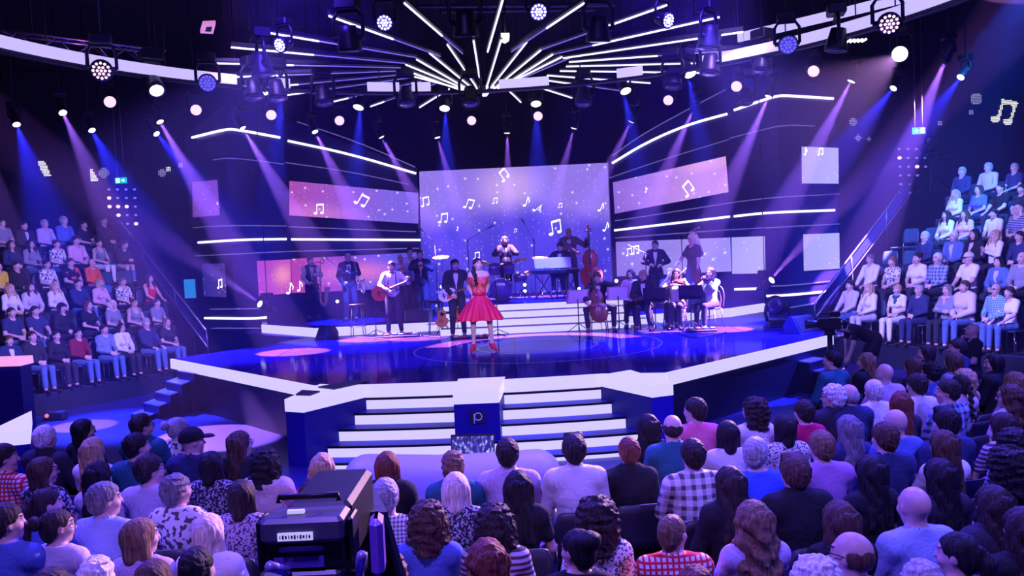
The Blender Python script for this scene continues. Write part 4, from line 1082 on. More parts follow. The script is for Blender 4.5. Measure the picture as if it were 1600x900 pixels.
def hair_mat(name, col):
    if 'hair_'+name in MAT: return MAT['hair_'+name]
    m = M('hair_'+name, col, .58, spec=.18); nt = m.node_tree; b = nt.nodes['Principled BSDF']; N = nt.nodes.new; Lk = nt.links.new
    tc = N('ShaderNodeTexCoord'); mp = N('ShaderNodeMapping'); mp.inputs['Scale'].default_value = (70, 70, 7); Lk(tc.outputs['Object'], mp.inputs[0])
    nz = N('ShaderNodeTexNoise'); nz.inputs['Scale'].default_value = 1.0; nz.inputs['Detail'].default_value = 2; Lk(mp.outputs[0], nz.inputs['Vector'])
    cr = N('ShaderNodeValToRGB'); e = cr.color_ramp.elements; e[0].position = .3; e[1].position = .7
    e[0].color = (*[c*.55 for c in col], 1); e[1].color = (*[min(1, c*1.35+.01) for c in col], 1)
    Lk(nz.outputs['Fac'], cr.inputs[0]); Lk(cr.outputs[0], b.inputs['Base Color'])
    bp = N('ShaderNodeBump'); bp.inputs['Strength'].default_value = .7; bp.inputs['Distance'].default_value = .012; Lk(nz.outputs['Fac'], bp.inputs['Height']); Lk(bp.outputs[0], b.inputs['Normal'])
    return m
HC = {'black': (.012, .010, .012), 'dark': (.03, .02, .018), 'brown': (.085, .045, .028), 'light brown': (.20, .115, .065), 'auburn': (.17, .05, .03), 'blonde': (.50, .34, .18), 'platinum': (.75, .62, .50), 'grey': (.40, .39, .40), 'white': (.72, .70, .70), 'dark grey': (.17, .16, .17)}
CC = {'white': (.80, .78, .80), 'pale': (.58, .52, .60), 'lilac': (.52, .42, .62), 'black': (.016, .016, .02), 'dark': (.03, .03, .045), 'navy': (.03, .04, .11), 'blue': (.10, .16, .48), 'bright blue': (.06, .13, .85), 'teal': (.025, .12, .17), 'light blue': (.33, .42, .70), 'grey': (.25, .25, .29), 'red': (.75, .02, .03), 'dark red': (.22, .02, .03), 'crimson': (.55, .01, .10), 'pink': (.85, .18, .30), 'orange': (.85, .13, .04), 'yellow': (.75, .55, .05), 'purple': (.42, .22, .50), 'denim': (.10, .17, .36), 'cream': (.66, .56, .52), 'pale pink': (.72, .42, .46)}
def cloth(color, pat=None):
    key = 'cloth_%s_%s' % (color, pat)
    if key in MAT: return MAT[key]
    c = CC[color]; m = M(key, c, .85, spec=.2); nt = m.node_tree; b = nt.nodes['Principled BSDF']; N = nt.nodes.new; Lk = nt.links.new
    tc = N('ShaderNodeTexCoord'); co = tc.outputs['Object']
    nz = N('ShaderNodeTexNoise'); nz.inputs['Scale'].default_value = 9; nz.inputs['Detail'].default_value = 2; nz.inputs['Distortion'].default_value = 1.2; Lk(co, nz.inputs['Vector'])
    bp = N('ShaderNodeBump'); bp.inputs['Strength'].default_value = .55; bp.inputs['Distance'].default_value = .03; Lk(nz.outputs['Fac'], bp.inputs['Height']); Lk(bp.outputs[0], b.inputs['Normal'])
    if pat:
        c2 = tuple(x*.12 for x in c) if max(c) > .3 else tuple(min(1, x*3+.35) for x in c)
        mx = N('ShaderNodeMixRGB'); mx.inputs[1].default_value = (*c, 1); mx.inputs[2].default_value = (*c2, 1)
        def wave(axis, sc, lo=.5):
            wv = N('ShaderNodeTexWave'); wv.bands_direction = axis; wv.inputs['Scale'].default_value = sc; Lk(co, wv.inputs['Vector'])
            mr = N('ShaderNodeMapRange'); Lk(wv.outputs['Fac'], mr.inputs[0]); mr.inputs[1].default_value = lo; mr.inputs[2].default_value = lo+.12; return mr.outputs[0]
        if pat in ('plaid', 'check', 'gingham'):
            sc = {'plaid': 4.2, 'check': 9, 'gingham': 13}[pat]; lo = .55 if pat != 'gingham' else .5
            a, d = wave('X', sc, lo), wave('Z', sc, lo); mm = N('ShaderNodeMath'); mm.operation = 'MULTIPLY_ADD'; Lk(a, mm.inputs[0]); mm.inputs[1].default_value = .5
            m2 = N('ShaderNodeMath'); m2.operation = 'MULTIPLY'; Lk(d, m2.inputs[0]); m2.inputs[1].default_value = .5; Lk(m2.outputs[0], mm.inputs[2]); Lk(mm.outputs[0], mx.inputs[0])
        elif pat == 'stripe': Lk(wave('Z', 8), mx.inputs[0])
        elif pat == 'redplaid':
            mx.inputs[2].default_value = (.7, .03, .06, 1); a, d = wave('X', 9, .6), wave('Z', 9, .6)
            mm = N('ShaderNodeMath'); mm.operation = 'MAXIMUM'; Lk(a, mm.inputs[0]); Lk(d, mm.inputs[1]); Lk(mm.outputs[0], mx.inputs[0])
        else:
            if pat == 'print': mx.inputs[2].default_value = (.75, .1, .08, 1)
            vo = N('ShaderNodeTexNoise'); vo.inputs['Scale'].default_value = {'floral': 24, 'lace': 60, 'dots': 40, 'print': 7}[pat]; vo.inputs['Detail'].default_value = 1; Lk(co, vo.inputs['Vector'])
            mr = N('ShaderNodeMapRange'); Lk(vo.outputs['Fac'], mr.inputs[0]); mr.inputs[1].default_value = .52; mr.inputs[2].default_value = .56; Lk(mr.outputs[0], mx.inputs[0])
        Lk(mx.outputs[0], b.inputs['Base Color'])
    return m
SKINS = [M('skin_fair', (.62, .40, .32), .48), M('skin_mid', (.52, .31, .23), .48), M('skin_tan', (.40, .22, .15), .48)]
SHOE_M = M('shoe_dark', (.02, .02, .025), .4)
def assign(o, i, m):
    o.material_slots[i].link = 'OBJECT'; o.material_slots[i].material = m
SEATPOSE = {
 'lap': dict(hands={-1: dict(curl=.55, palm=(.8, -.1, -.5), dir=(.75, .6, -.2)), 1: dict(curl=.55, palm=(-.8, -.1, -.5), dir=(-.75, .6, -.2))}, lh=V3(-.075, .27, .665), rh=V3(.075, .25, .675)),
 'knees': dict(hands={-1: dict(curl=.35, palm=(0, 0, -1), dir=(.1, 1, -.25)), 1: dict(curl=.35, palm=(0, 0, -1), dir=(-.1, 1, -.25))}, lh=V3(-.12, .33, .645), rh=V3(.12, .33, .645)),
 'crossed': dict(hands={-1: dict(curl=.3, palm=(0, -1, 0), dir=(1, .05, .1)), 1: dict(curl=.3, palm=(0, -1, 0), dir=(-1, .05, .1))}, lh=V3(.05, .175, .80), rh=V3(-.05, .20, .77), lpole=(-.9, .2, -.6), rpole=(.9, .2, -.6)),
 'lean': dict(lean=.42, hands={-1: dict(curl=.6, palm=(.9, 0, -.2), dir=(.6, .8, .1)), 1: dict(curl=.6, palm=(-.9, 0, -.2), dir=(-.6, .8, .1))}, lh=V3(-.07, .46, .70), rh=V3(.07, .46, .70)),
 'clap': dict(hands={-1: dict(curl=.12, palm=(1, 0, 0), dir=(.25, .5, .8)), 1: dict(curl=.12, palm=(-1, 0, 0), dir=(-.25, .5, .8))}, lh=V3(-.035, .27, .86), rh=V3(.035, .27, .86)),
 'chin': dict(hands={-1: dict(curl=.55, palm=(.8, -.1, -.5), dir=(.75, .6, -.2)), 1: dict(curl=.9, palm=(-.2, -1, 0), dir=(-.2, -.1, 1))}, lh=V3(-.05, .25, .67), rh=V3(.06, .15, 1.03), rpole=(.6, .5, -1)),
}
_C = {}
def seat_pose(sex, arms, yaw):
    return pose(sex, True, yaw=yaw, **SEATPOSE[arms])
def cached(key, fn):
    if key not in _C: _C[key] = fn()
    return _C[key]
def slot(me):
    if not me.materials: me.materials.append(M('cloth_base', (.5, .5, .5), .8))
    return me
def dress_person(root, J, key, hair, hcol, top, tcol, tpat=None, pants='dark', skin=0, shoes=True, inner=None, h=.0105, pfull=1.88, glasses=False):
    """hang body, hair, clothes on a root empty; meshes are shared between people of the same pose"""
    yk = key
    b = link('body', cached(('b', yk), lambda: body_mesh(J, h)), root); assign(b, 0, SKINS[skin])
    if top:
        o = link({'jacket': 'jacket', 'tee': 't_shirt', 'vest': 'waistcoat', 'hoodie': 'hooded_top', 'blouse': 'blouse', 'tank': 'tank_top'}.get(top, 'shirt'), cached(('t', yk[:-1], top), lambda: slot(top_mesh(J, top, h*1.1))), root); assign(o, 0, cloth(tcol, tpat))
    if inner:
        o = link('shirt', cached(('i', yk[:-1], 'shirt'), lambda: slot(top_mesh(J, 'shirt', h*1.1))), root); assign(o, 0, cloth(inner))
    if pants:
        o = link('trousers', cached(('p', yk[:-1], pfull), lambda: slot(pants_mesh(J, h*1.15, pfull))), root); assign(o, 0, cloth(pants))
    if shoes:
        for s in (-1, 1):
            o = link('shoe', cached(('s', yk[:-1], s), lambda: slot(shoe_mesh(J, s))), root); assign(o, 0, SHOE_M)
    R = Matrix([[*J['HR'][i], J['head'][i]] for i in range(3)]+[[0, 0, 0, 1]])
    if hair and hair != 'bald':
        o = link('cap' if hair == 'cap' else 'hair', get_hair(hair), root); o.matrix_local = R; assign(o, 0, cloth(hcol) if hair == 'cap' else hair_mat(hcol, HC[hcol]))
    if glasses:
        o = link('glasses', cached(('glasses',), glasses_mesh), root); o.matrix_local = R
    return root
def glasses_mesh():
    mb = MB()
    for q in (-1, 1):
        mb.tube([(q*.032+.024*math.cos(a), .097, .010+.018*math.sin(a)) for a in np.linspace(0, 2*math.pi, 17)[:-1]], .0028, 5, closed=True)
        mb.tube([(q*.056, .096, .014), (q*.079, .07, .016), (q*.084, -.005, .012)], .0028, 5)
    mb.tube([(-.009, .10, .012), (.009, .10, .012)], .0028, 5)
    o = mb.build('glasses', BLACK, None, recenter=False); me = o.data; bpy.data.objects.remove(o); return me
# ------------------------------------------------------------------ the singer
def place(name, x, y, z, face, label, s=1.0, Y=None):
    """root empty on a surface of height z under picture point x,y; face = picture-left positive turn from facing the camera"""
    P = atz(x, y, z) if Y is None else aty(x, y, Y); P[2] = z
    return empty('person', P, math.pi+face, label, 'person', None, s)
def world_local(r, P): return np.array((r.rotation_euler.to_matrix().transposed() @ (Vector(P)-r.location))/r.scale[0])
SING = atz(753, 549, ZS)
sr = place('person', 753, 549, ZS, .1, 'singer in a short red dress and red heels standing alone at centre stage', 1.0)
J = pose('f', False, yaw=.35, nod=.14, heel=.085, lf=V3(-.20, .02, .175), rf=V3(.15, .0, .175), lh=V3(-.10, -.15, 1.02), rh=V3(.10, -.15, 1.02), lpole=(-.6, -1, 0), rpole=(.6, -1, 0), lk=(-.2, 1, .1), rk=(.2, 1, .1),
         hands={-1: dict(curl=.6, palm=(0, 1, .3), dir=(.8, -.1, -.5)), 1: dict(curl=.6, palm=(0, 1, .3), dir=(-.8, -.1, -.5))})
J['toe'] = {-1: (-.45, 1, 0), 1: (.4, 1, 0)}
o = link('body', body_mesh(J, .008), sr); assign(o, 0, M('skin_singer', (.78, .55, .46), .42))
def red_lace():
    m = M('red_lace', (.85, .03, .05), .6, spec=.3); nt = m.node_tree; b = nt.nodes['Principled BSDF']; N = nt.nodes.new; Lk = nt.links.new
    tc = N('ShaderNodeTexCoord'); vo = N('ShaderNodeTexVoronoi'); vo.feature = 'DISTANCE_TO_EDGE'; vo.inputs['Scale'].default_value = 26; Lk(tc.outputs['Object'], vo.inputs['Vector'])
    cr = N('ShaderNodeValToRGB'); e = cr.color_ramp.elements; e[0].position = .06; e[0].color = (.80, .02, .04, 1); e[1].position = .2; e[1].color = (.90, .30, .26, 1); Lk(vo.outputs['Distance'], cr.inputs[0]); Lk(cr.outputs[0], b.inputs['Base Color'])
    return m
F = Field(*_extent(J), .009); _torso(F, J, .012); t = J['t']
for s in (-1, 1): _arm(F, J, s, .012, .62)
F.cut((0, 0, 1), t(0, 0, .425)[2], .0); F.cut((0, 0, -1), -t(0, 0, .10)[2])
b_ = link('bodice', F.mesh('bodice'), sr); b_.data.materials.append(red_lace())
mb = MB(); nn, V, Fc = 120, [], []
prof = [(.125, 1.10), (.145, 1.05), (.21, .97), (.29, .86), (.365, .74), (.42, .625), (.425, .61), (.41, .615), (.2, .95)]
for r_, z in prof:
    for k in range(nn):
        a = 2*math.pi*k/nn; w_ = 1+.07*math.sin(a*17)*(max(0, 1.10-z)/.45)+.03*math.sin(a*7+1)*(max(0, 1.10-z)/.45)
        V.append((r_*w_*math.cos(a)*1.0, r_*w_*math.sin(a)*.85, z+.012*math.sin(a*9)*(r_ > .3)))
for i in range(len(prof)-1):
    for k in range(nn): Fc.append((i*nn+k, i*nn+(k+1) % nn, (i+1)*nn+(k+1) % nn, (i+1)*nn+k))
mb.add(V, Fc, True).build('skirt', M('red_tulle', (.80, .008, .06), .55, bump=(40, .2)), sr, local=True)
MB().lathe([(.130, 1.085), (.136, 1.10), (.136, 1.125), (.128, 1.14)], n=40).build('belt', M('red_satin', (.6, .01, .05), .3), sr, local=True)
for s in (-1, 1):
    o = link('shoe', shoe_mesh(J, s, .007), sr); o.data.materials.append(M('red_shoe', (.65, .02, .06), .25))
R_ = Matrix([[*J['HR'][i], J['head'][i]] for i in range(3)]+[[0, 0, 0, 1]])
F = Field((-.2, -.24, -.6), (.25, .25, .24), .007); X, Y, Z = F.grids()
F.ell((0, -.018, .03), (.086, .106, .096), .01); F.ell((0, -.055, -.03), (.072, .06, .075), .03)
F.cut((0, .75, -.66), .02); F.cone((0, .135, -.2), (0, .135, .012), .085, .085, .0, True)
pts = [(.06, -.06, -.06), (.10, -.02, -.12), (.115, .04, -.18), (.11, .075, -.24), (.115, .085, -.30), (.105, .085, -.36), (.11, .08, -.42)]
for k in range(len(pts)-1): F.cone(pts[k], pts[k+1], .04-.002*k, .042-.004*k, .02)
F.f = (F.f+.004*np.sin(np.arctan2(X, -Y+0*Z)*26+8*np.sin(Z*14))+.005*np.sin(Z*75+X*20)*(Z < -.06)).astype(np.float32)
o = link('hair', F.mesh('hair'), sr); o.matrix_local = R_; o.data.materials.append(hair_mat('dark', HC['dark']))

# ------------------------------------------------------------------ instruments
GOLD = M('brass', (.85, .50, .18), .35, .45); SILV = M('nickel', (.75, .75, .8), .2, 1.0)
def pathpts(P, n=24):
    P = [np.array(p, float) for p in P]; out = []
    for i in range(len(P)-1):
        a = P[max(i-1, 0)]; b = P[i]; c = P[i+1]; d = P[min(i+2, len(P)-1)]
        for t in np.linspace(0, 1, n, endpoint=False): out.append(.5*((2*b)+(c-a)*t+(2*a-5*b+4*c-d)*t*t+(3*b-a-3*c+d)*t**3))
    return out+[P[-1]]
def rel(parent_obj, M4): parent_obj.matrix_world = M4
def frame(O, x, z):
    """matrix with local X along x and local Z along z"""
    x = np.array(x, float); z = np.array(z, float); x /= np.linalg.norm(x); z = z-x*z.dot(x); z /= np.linalg.norm(z); y = np.cross(z, x)
    return Matrix([[x[i], y[i], z[i], O[i]] for i in range(3)]+[[0, 0, 0, 1]])
def item(name, label, cat, group=None): return empty(name, (0, 0, 0), 0, label, cat, group)
def sax(label, L=1.0, bari=False):
    o = item('saxophone', label, 'saxophone', 'saxophones')
    body = pathpts([(0, 0, .62), (0, 0, .4), (0, 0, .1), (0, 0, -.12), (.02, 0, -.2), (.07, 0, -.235), (.12, 0, -.2), (.14, 0, -.1), (.155, 0, .05), (.17, 0, .16)], 6)
    n = len(body); r = [(.011+.03*min(1, i/(n*.8))**1.2)+(.035*max(0, (i/(n-1)-.82)/.18)**2) for i in range(n)]
    MB().tube([p*L for p in body], [q*L for q in r], 14, cap=False).build('body_tube', GOLD, o, local=True)
    nk = [(0, 0, .62), (0, 0, .68), (-.03, 0, .735), (-.10, 0, .745), (-.16, 0, .715)] if not bari else [(0, 0, .62), (.0, 0, .75), (.05, 0, .80), (.09, 0, .74), (.05, 0, .69), (-.05, 0, .72), (-.16, 0, .70)]
    MB().tube([p*L for p in pathpts(nk, 6)], .011*L, 10).build('neck_tube', GOLD, o, local=True)
    MB().tube([V3(-.15, 0, .718)*L, V3(-.22, 0, .685)*L], [.011*L, .007*L], 8).build('mouthpiece', BLACK, o, local=True)
    mb = MB()
    for z in (.48, .4, .31, .22, .13, .03, -.07): mb.lathe([(.022*L, 0), (.022*L, .008), (.01, .014)], (0, -.03*L-.012, z*L), (0, -1, 0), 10)
    mb.tube([V3(.03, -.02, .5)*L, V3(.035, -.03, -.1)*L], .005, 5); mb.tube([V3(-.03, -.02, .45)*L, V3(-.035, -.03, -.05)*L], .005, 5)
    mb.build('keys', SILV, o, local=True)
    return o
def guitar(label, kind='acoustic'):
    """local X along the neck, Z out of the top"""
    o = item('acoustic_guitar' if kind == 'acoustic' else 'electric_guitar', label, 'guitar')
    ac = kind == 'acoustic'; sc = 1.0
    def outline(n=48):
        P = []
        for k in range(n):
            a = 2*math.pi*k/n; x = -.25+.25*math.cos(a) if ac else -.2+.21*math.cos(a)
            u = (x+.5)/.5 if ac else (x+.41)/.42
            wv = (.19+.0*u)*(1-.0*u); y = math.sin(a)*((.20 if u < .5 else .15) if ac else .155)
            waist = 1-.22*math.exp(-((u-.58)/.13)**2); P.append((x, y*waist if ac else y*(1-.2*math.exp(-((u-.6)/.15)**2))))
        return P
    col = M('guitar_red_wood', (.55, .07, .03), .25, coat=.6) if ac else M('guitar_white', (.75, .75, .75), .25, coat=.5)
    MB().prism(outline(), -.09 if ac else -.04, 0).build('body', col, o, local=True)
    if ac:
        MB().lathe([(.05, .001), (.05, .003)], (-.14, 0, 0), n=20).build('sound_hole', BLACK, o, local=True)
        mb = MB(); mb.prism([(-.20, -.06), (-.12, -.09), (-.08, -.05), (-.12, -.03)], 0, .003); mb.build('pickguard', BLACK, o, local=True)
    else: MB().prism([(-.25, -.10), (-.02, -.12), (0, -.02), (-.12, .0), (-.2, -.02)], 0, .004).build('pickguard', M('guitar_red', (.6, .03, .05), .3), o, local=True)
    MB().box((-.33 if ac else -.28, 0, .006), (.03, .12, .012)).build('bridge', BLACK, o, local=True)
    MB().box((.2, 0, .005), (.46, .048, .024), bev=.006).build('neck', M('guitar_neck', (.10, .05, .03), .4), o, local=True)
    MB().box((.48, 0, .0), (.15, .07, .018), bev=.01).build('headstock', M('guitar_neck', (.10, .05, .03), .4), o, local=True)
    mb = MB()
    for k in range(3):
        for s in (-1, 1): mb.tube([(.44+.045*k, s*.03, 0), (.44+.045*k, s*.055, 0)], .006, 6)
    mb.build('tuning_pegs', CHROME, o, local=True)
    mb = MB()
    for k in range(6): mb.tube([(-.33, -.018+.0072*k, .014), (.43, -.016+.0064*k, .02)], .0012, 4)
    mb.build('strings', CHROME, o, local=True)
    return o
def viol(label, L, name='cello', bass=False, cat='cello'):
    """local Z up the neck, Y- is the front; body length L"""
    o = item(name, label, cat)
    wood = M('cello_wood', (.16, .045, .02), .25, coat=.6) if not bass else M('bass_wood', (.55, .07, .03), .28, coat=.5)
    out = []
    for k in range(64):
        a = 2*math.pi*k/64; z = math.cos(a)*.5; u = z+.5
        w_ = (.29 if u < .55 else .225)*abs(math.sin(a))**.75*(1-.36*math.exp(-((u-.58)/.10)**2)); out.append((math.copysign(w_, math.sin(a))*L, (z+.5)*L))
    d = .16*L; mb = MB(); n = 64
    lay = [(-.5, .90), (-.44, 1.0), (.44, 1.0), (.5, .90)]; V = []
    for y, s in lay: V += [(x*s, y*d*1.0, (z-.5*L)*s+.5*L) for x, z in out]
    V += [(0, -.60*d, .45*L), (0, .58*d, .45*L)]
    Fc = []
    for i in range(3):
        for k in range(n): Fc.append((i*n+k, i*n+(k+1) % n, (i+1)*n+(k+1) % n, (i+1)*n+k))
    for k in range(n): Fc.append((4*n, (k+1) % n, k)); Fc.append((4*n+1, 3*n+k, 3*n+(k+1) % n))
    mb.add(V, Fc, True).build('body', wood, o, local=True)
    ebn = M('ebony', (.012, .01, .01), .3)
    MB().slab([(-.022*L*1.4, -.75*d, .62*L), (.022*L*1.4, -.75*d, .62*L), (.016*L*1.3, -.62*d, 1.42*L), (-.016*L*1.3, -.62*d, 1.42*L)], (0, .03*L, 0)).build('fingerboard', ebn, o, local=True)
    MB().tube([(0, -.42*d, .96*L), (0, -.45*d, 1.2*L), (0, -.4*d, 1.44*L)], [.03*L, .024*L, .022*L], 8).build('neck', wood, o, local=True)
    mb = MB().box((0, -.42*d, 1.5*L), (.05*L, .06*L, .14*L), bev=.01*L); mb.ball((0, -.5*d, 1.59*L), .036*L, 10); mb.build('scroll', wood, o, local=True)
    mb = MB()
    for k in range(2):
        for s in (-1, 1): mb.tube([(0, -.42*d, (1.46+.05*k)*L), (s*.09*L, -.42*d, (1.46+.05*k)*L)], .011*L, 6)
    mb.build('pegs', ebn, o, local=True)
    MB().box((0, -.72*d, .40*L), (.12*L, .014*L, .09*L)).build('bridge', M('bridge_wood', (.5, .3, .15), .5), o, local=True)
    MB().slab([(-.03*L, -.70*d, .30*L), (.03*L, -.70*d, .30*L), (.02*L, -.62*d, .06*L), (-.02*L, -.62*d, .06*L)], (0, .02*L, 0)).build('tailpiece', ebn, o, local=True)
    mb = MB()
    for s in (-1, 1): mb.tube(pathpts([(s*.10*L, -.575*d, .50*L), (s*.085*L, -.585*d, .42*L), (s*.12*L, -.565*d, .36*L)], 6), .006*L, 5)
    mb.build('sound_holes', ebn, o, local=True)
    mb = MB()
    for k in range(4): mb.tube([((-.015+.01*k)*L, -.82*d, .26*L), ((-.012+.008*k)*L, -.70*d, 1.44*L)], .0018, 4)
    mb.build('strings', CHROME, o, local=True)
    if name != 'violin': MB().tube([(0, 0, 0), (0, 0, -.26*L if not bass else -.12*L)], .008, 6).build('endpin', STEEL, o, local=True)
    else: MB().ball((.07*L, -.5*d, .02*L), (.09*L, .04*L, .07*L), 8).build('chin_rest', ebn, o, local=True)
    return o
def bow(A, B, label):
    A, B = np.array(A, float), np.array(B, float); o = empty('bow', A, 0, label, 'bow', 'string players\u2019 bows'.replace('\u2019', "'")); up = V3(0, 0, .022)
    MB().tube([A, A*.5+B*.5+up*.4, B], .006, 6).build('stick', M('bow_wood', (.25, .09, .04), .4), o)
    MB().slab([A-up, B-up*.8, B-up*.8+V3(0, .008, 0), A-up+V3(0, .008, 0)], (0, 0, .003)).build('hair_ribbon', M('bow_hair', (.8, .78, .72), .6), o)
    MB().box(A+(B-A)*.04-up*.5, (.03, .014, .026)).build('frog', BLACK, o); return o
def mic_stand(x, y, z, h, label, boom=None, Y=None):
    P = atz(x, y, z) if Y is None else aty(x, y, Y); P[2] = z
    o = empty('microphone_stand', P, 0, label, 'microphone stand', 'microphone stands')
    MB().tube([P+V3(0, 0, .02), P+V3(0, 0, h)], .011, 8).build('pole', BLACK, o)
    mb = MB()
    for a in (.5, 2.6, 4.7):
        mb.tube([P+V3(0, 0, .14), P+V3(.28*math.cos(a), .28*math.sin(a), .012)], .009, 6)
    mb.build('tripod_base', BLACK, o)
    T = P+V3(0, 0, h)
    if boom is not None:
        E = T+np.array(boom); MB().tube([T-np.array(boom)*.25, E], .008, 6).build('boom_arm', M('pale_metal', (.5, .5, .6), .3, .8), o)
        d = np.array(boom)/np.linalg.norm(boom); MB().ball(T, .024, 8).build('clamp', BLACK, o)
    else: E = T; d = V3(.1, -.6, .4)
    MB().tube([E, E+d*.13], [.014, .019], 8).build('microphone', M('mic_grey', (.2, .2, .25), .4, .6), o)
    MB().ball(E+d*.15, .027, 10).build('mic_grille', STEEL, o); return o
def music_stand(x, y, z, h, rz, label, mat=None, sheet=True, Y=None):
    P = atz(x, y, z) if Y is None else aty(x, y, Y); P[2] = z
    o = empty('music_stand', P, 0, label, 'music stand', 'music stands'); R = Rz(rz)
    MB().tube([P+V3(0, 0, .05), P+V3(0, 0, h-.06)], .012, 8).build('pole', BLACK, o)
    mb = MB()
    for a in (.3, 2.4, 4.5): mb.tube([P+V3(0, 0, .22), P+R@V3(.30*math.cos(a), .30*math.sin(a), .012)], .009, 6)
    mb.build('tripod_base', BLACK, o)
    c = P+V3(0, 0, h); tl = .45
    Rm = R@Rx(tl); q = [c+Rm@V3(u, 0, v) for u, v in ((-.25, -.15), (.25, -.15), (.25, .17), (-.25, .17))]
    nrm = Rm@V3(0, 1, 0)
    MB().slab(q, nrm*.012).build('desk', mat or BLACK, o); MB().slab([q[0], q[1], q[1]+nrm*-.05, q[0]+nrm*-.05], V3(0, 0, .01)).build('ledge', mat or BLACK, o)
    if sheet:
        s = [c+Rm@V3(u, -.004, v) for u, v in ((-.21, -.14), (.21, -.14), (.21, .15), (-.21, .15))]
        MB().slab(s, nrm*.002).build('sheet_music', M('paper', (.75, .7, .72), .7), o)
    return o
def player(x, y, z, face, label, J, hair, hcol, top, tcol, inner=None, pants='dark', skin=0, s=1.0, Y=None, h=.009, glasses=False, **k):
    r = place('person', x, y, z, face, label, s, Y)
    dress_person(r, J, (label, 0), hair, hcol, top, tcol, None, pants, skin, inner=inner, h=h, glasses=glasses, pfull=1.9)
    return r
def to_world(r, p): return np.array(r.matrix_basis @ Vector(p))
def bowtie(r, J, mat=BLACK):
    n = J['neck']+np.array(J['T']@V3(0, .075, .02)); mb = MB()
    for s in (-1, 1): mb.slab([n, n+V3(s*.05, .0, .022), n+V3(s*.05, 0, -.022)], (0, .012, 0))
    mb.ball(n+V3(0, .01, 0), .01, 6); mb.build('bow_tie', mat, r, local=True)
def tie(r, J, mat=BLACK):
    t = J['t']; mb = MB().slab([t(-.018, .13, .44), t(.018, .13, .44), t(.028, .137, .2), t(0, .135, .16), t(-.028, .137, .2)], (0, .008, 0)); mb.build('necktie', mat, r, local=True)
curl = lambda d, p, c=.7: dict(dir=d, palm=p, curl=c)

def hold_sax(o, r, J, L, x, z):
    x = x/np.linalg.norm(x); z = z-x*z.dot(x); z /= np.linalg.norm(z)
    m = J['H'](0, .10, -.062); O = m+x*.21*L-z*.685*L; B = lambda p: to_world(r, p)
    o.matrix_world = frame(B(O), B(x)-B((0, 0, 0)), B(z)-B((0, 0, 0)))
# baritone saxophonist in a waistcoat, left riser
J = pose('m', False, yaw=.25, lf=V3(-.14, .0, .09), rf=V3(.12, .05, .09), lh=V3(-.02, .30, 1.22), rh=V3(.13, .27, .98), lpole=(-1, 0, -.6), rpole=(1, -.3, -.3), hands={-1: curl((.3, .5, .5), (.8, .5, -.2)), 1: curl((-.3, .6, .2), (-.8, .3, 0))})
r = player(490, 499, ZL, .4, 'saxophonist in white shirt and dark waistcoat at the left end of the riser', J, 'crew', 'brown', 'vest', 'dark', 'white', s=1.03)
o = sax('big baritone saxophone played by the person in the dark waistcoat', 1.25, True)
B = lambda p: to_world(r, p)
hold_sax(o, r, J, 1.25, V3(-.75, .66, 0), V3(.10, -.22, 1))
# tenor saxophonist in a suit
J = pose('m', False, yaw=.15, lf=V3(-.12, .0, .09), rf=V3(.12, .03, .09), lh=V3(-.0, .28, 1.20), rh=V3(.16, .22, .95), lpole=(-1, 0, -.6), rpole=(1, -.3, -.3), hands={-1: curl((.3, .5, .5), (.8, .5, -.2)), 1: curl((-.3, .6, .2), (-.8, .3, 0))})
r = player(549, 501, ZL, .25, 'saxophonist in a dark suit and tie second from the left on the riser', J, 'bald', 'dark', 'jacket', 'dark', 'white', s=1.06); tie(r, J)
o = sax('curved tenor saxophone held by the person in dark suit', .95); B = lambda p: to_world(r, p)
hold_sax(o, r, J, .95, V3(-.5, .8, 0), V3(.45, -.28, 1))
# acoustic guitarist
J = pose('m', False, yaw=-.25, nod=-.15, lf=V3(-.16, .0, .09), rf=V3(.14, .0, .09), lh=V3(-.36, .28, 1.23), rh=V3(.10, .25, 1.06), lpole=(-1, 0, -1), rpole=(1, -.4, 0), hands={-1: curl((-.3, .3, .8), (.7, -.5, 0), .9), 1: curl((-.7, .4, -.5), (0, -1, -.2), .45)})
r = player(617, 521, ZS, .1, 'guitarist in white shirt, bow tie and braces in front of the riser', J, 'short', 'dark', 'shirt', 'white', s=1.04, Y=20.0); bowtie(r, J)
mb = MB()
for s in (-1, 1): mb.tube([J['t'](s*.09, .128, .06), J['t'](s*.095, .138, .3), J['t'](s*.085, .05, .52), J['t'](s*.07, -.12, .45)], .014, 6)
mb.build('braces', BLACK, r, local=True)
o = guitar('red brown acoustic guitar of the person in bow tie and braces'); B = lambda p: to_world(r, p)
o.matrix_world = frame(B((.02, .235, 1.10)), B((-1, .12, .38))-B((0, 0, 0)), B((0, 1, .1))-B((0, 0, 0)))
MB().tube([(.0, .0, .02), (.15, -.1, -.2), (.1, -.25, -.3)], .012, 6).build('strap', BLACK, o, local=True)
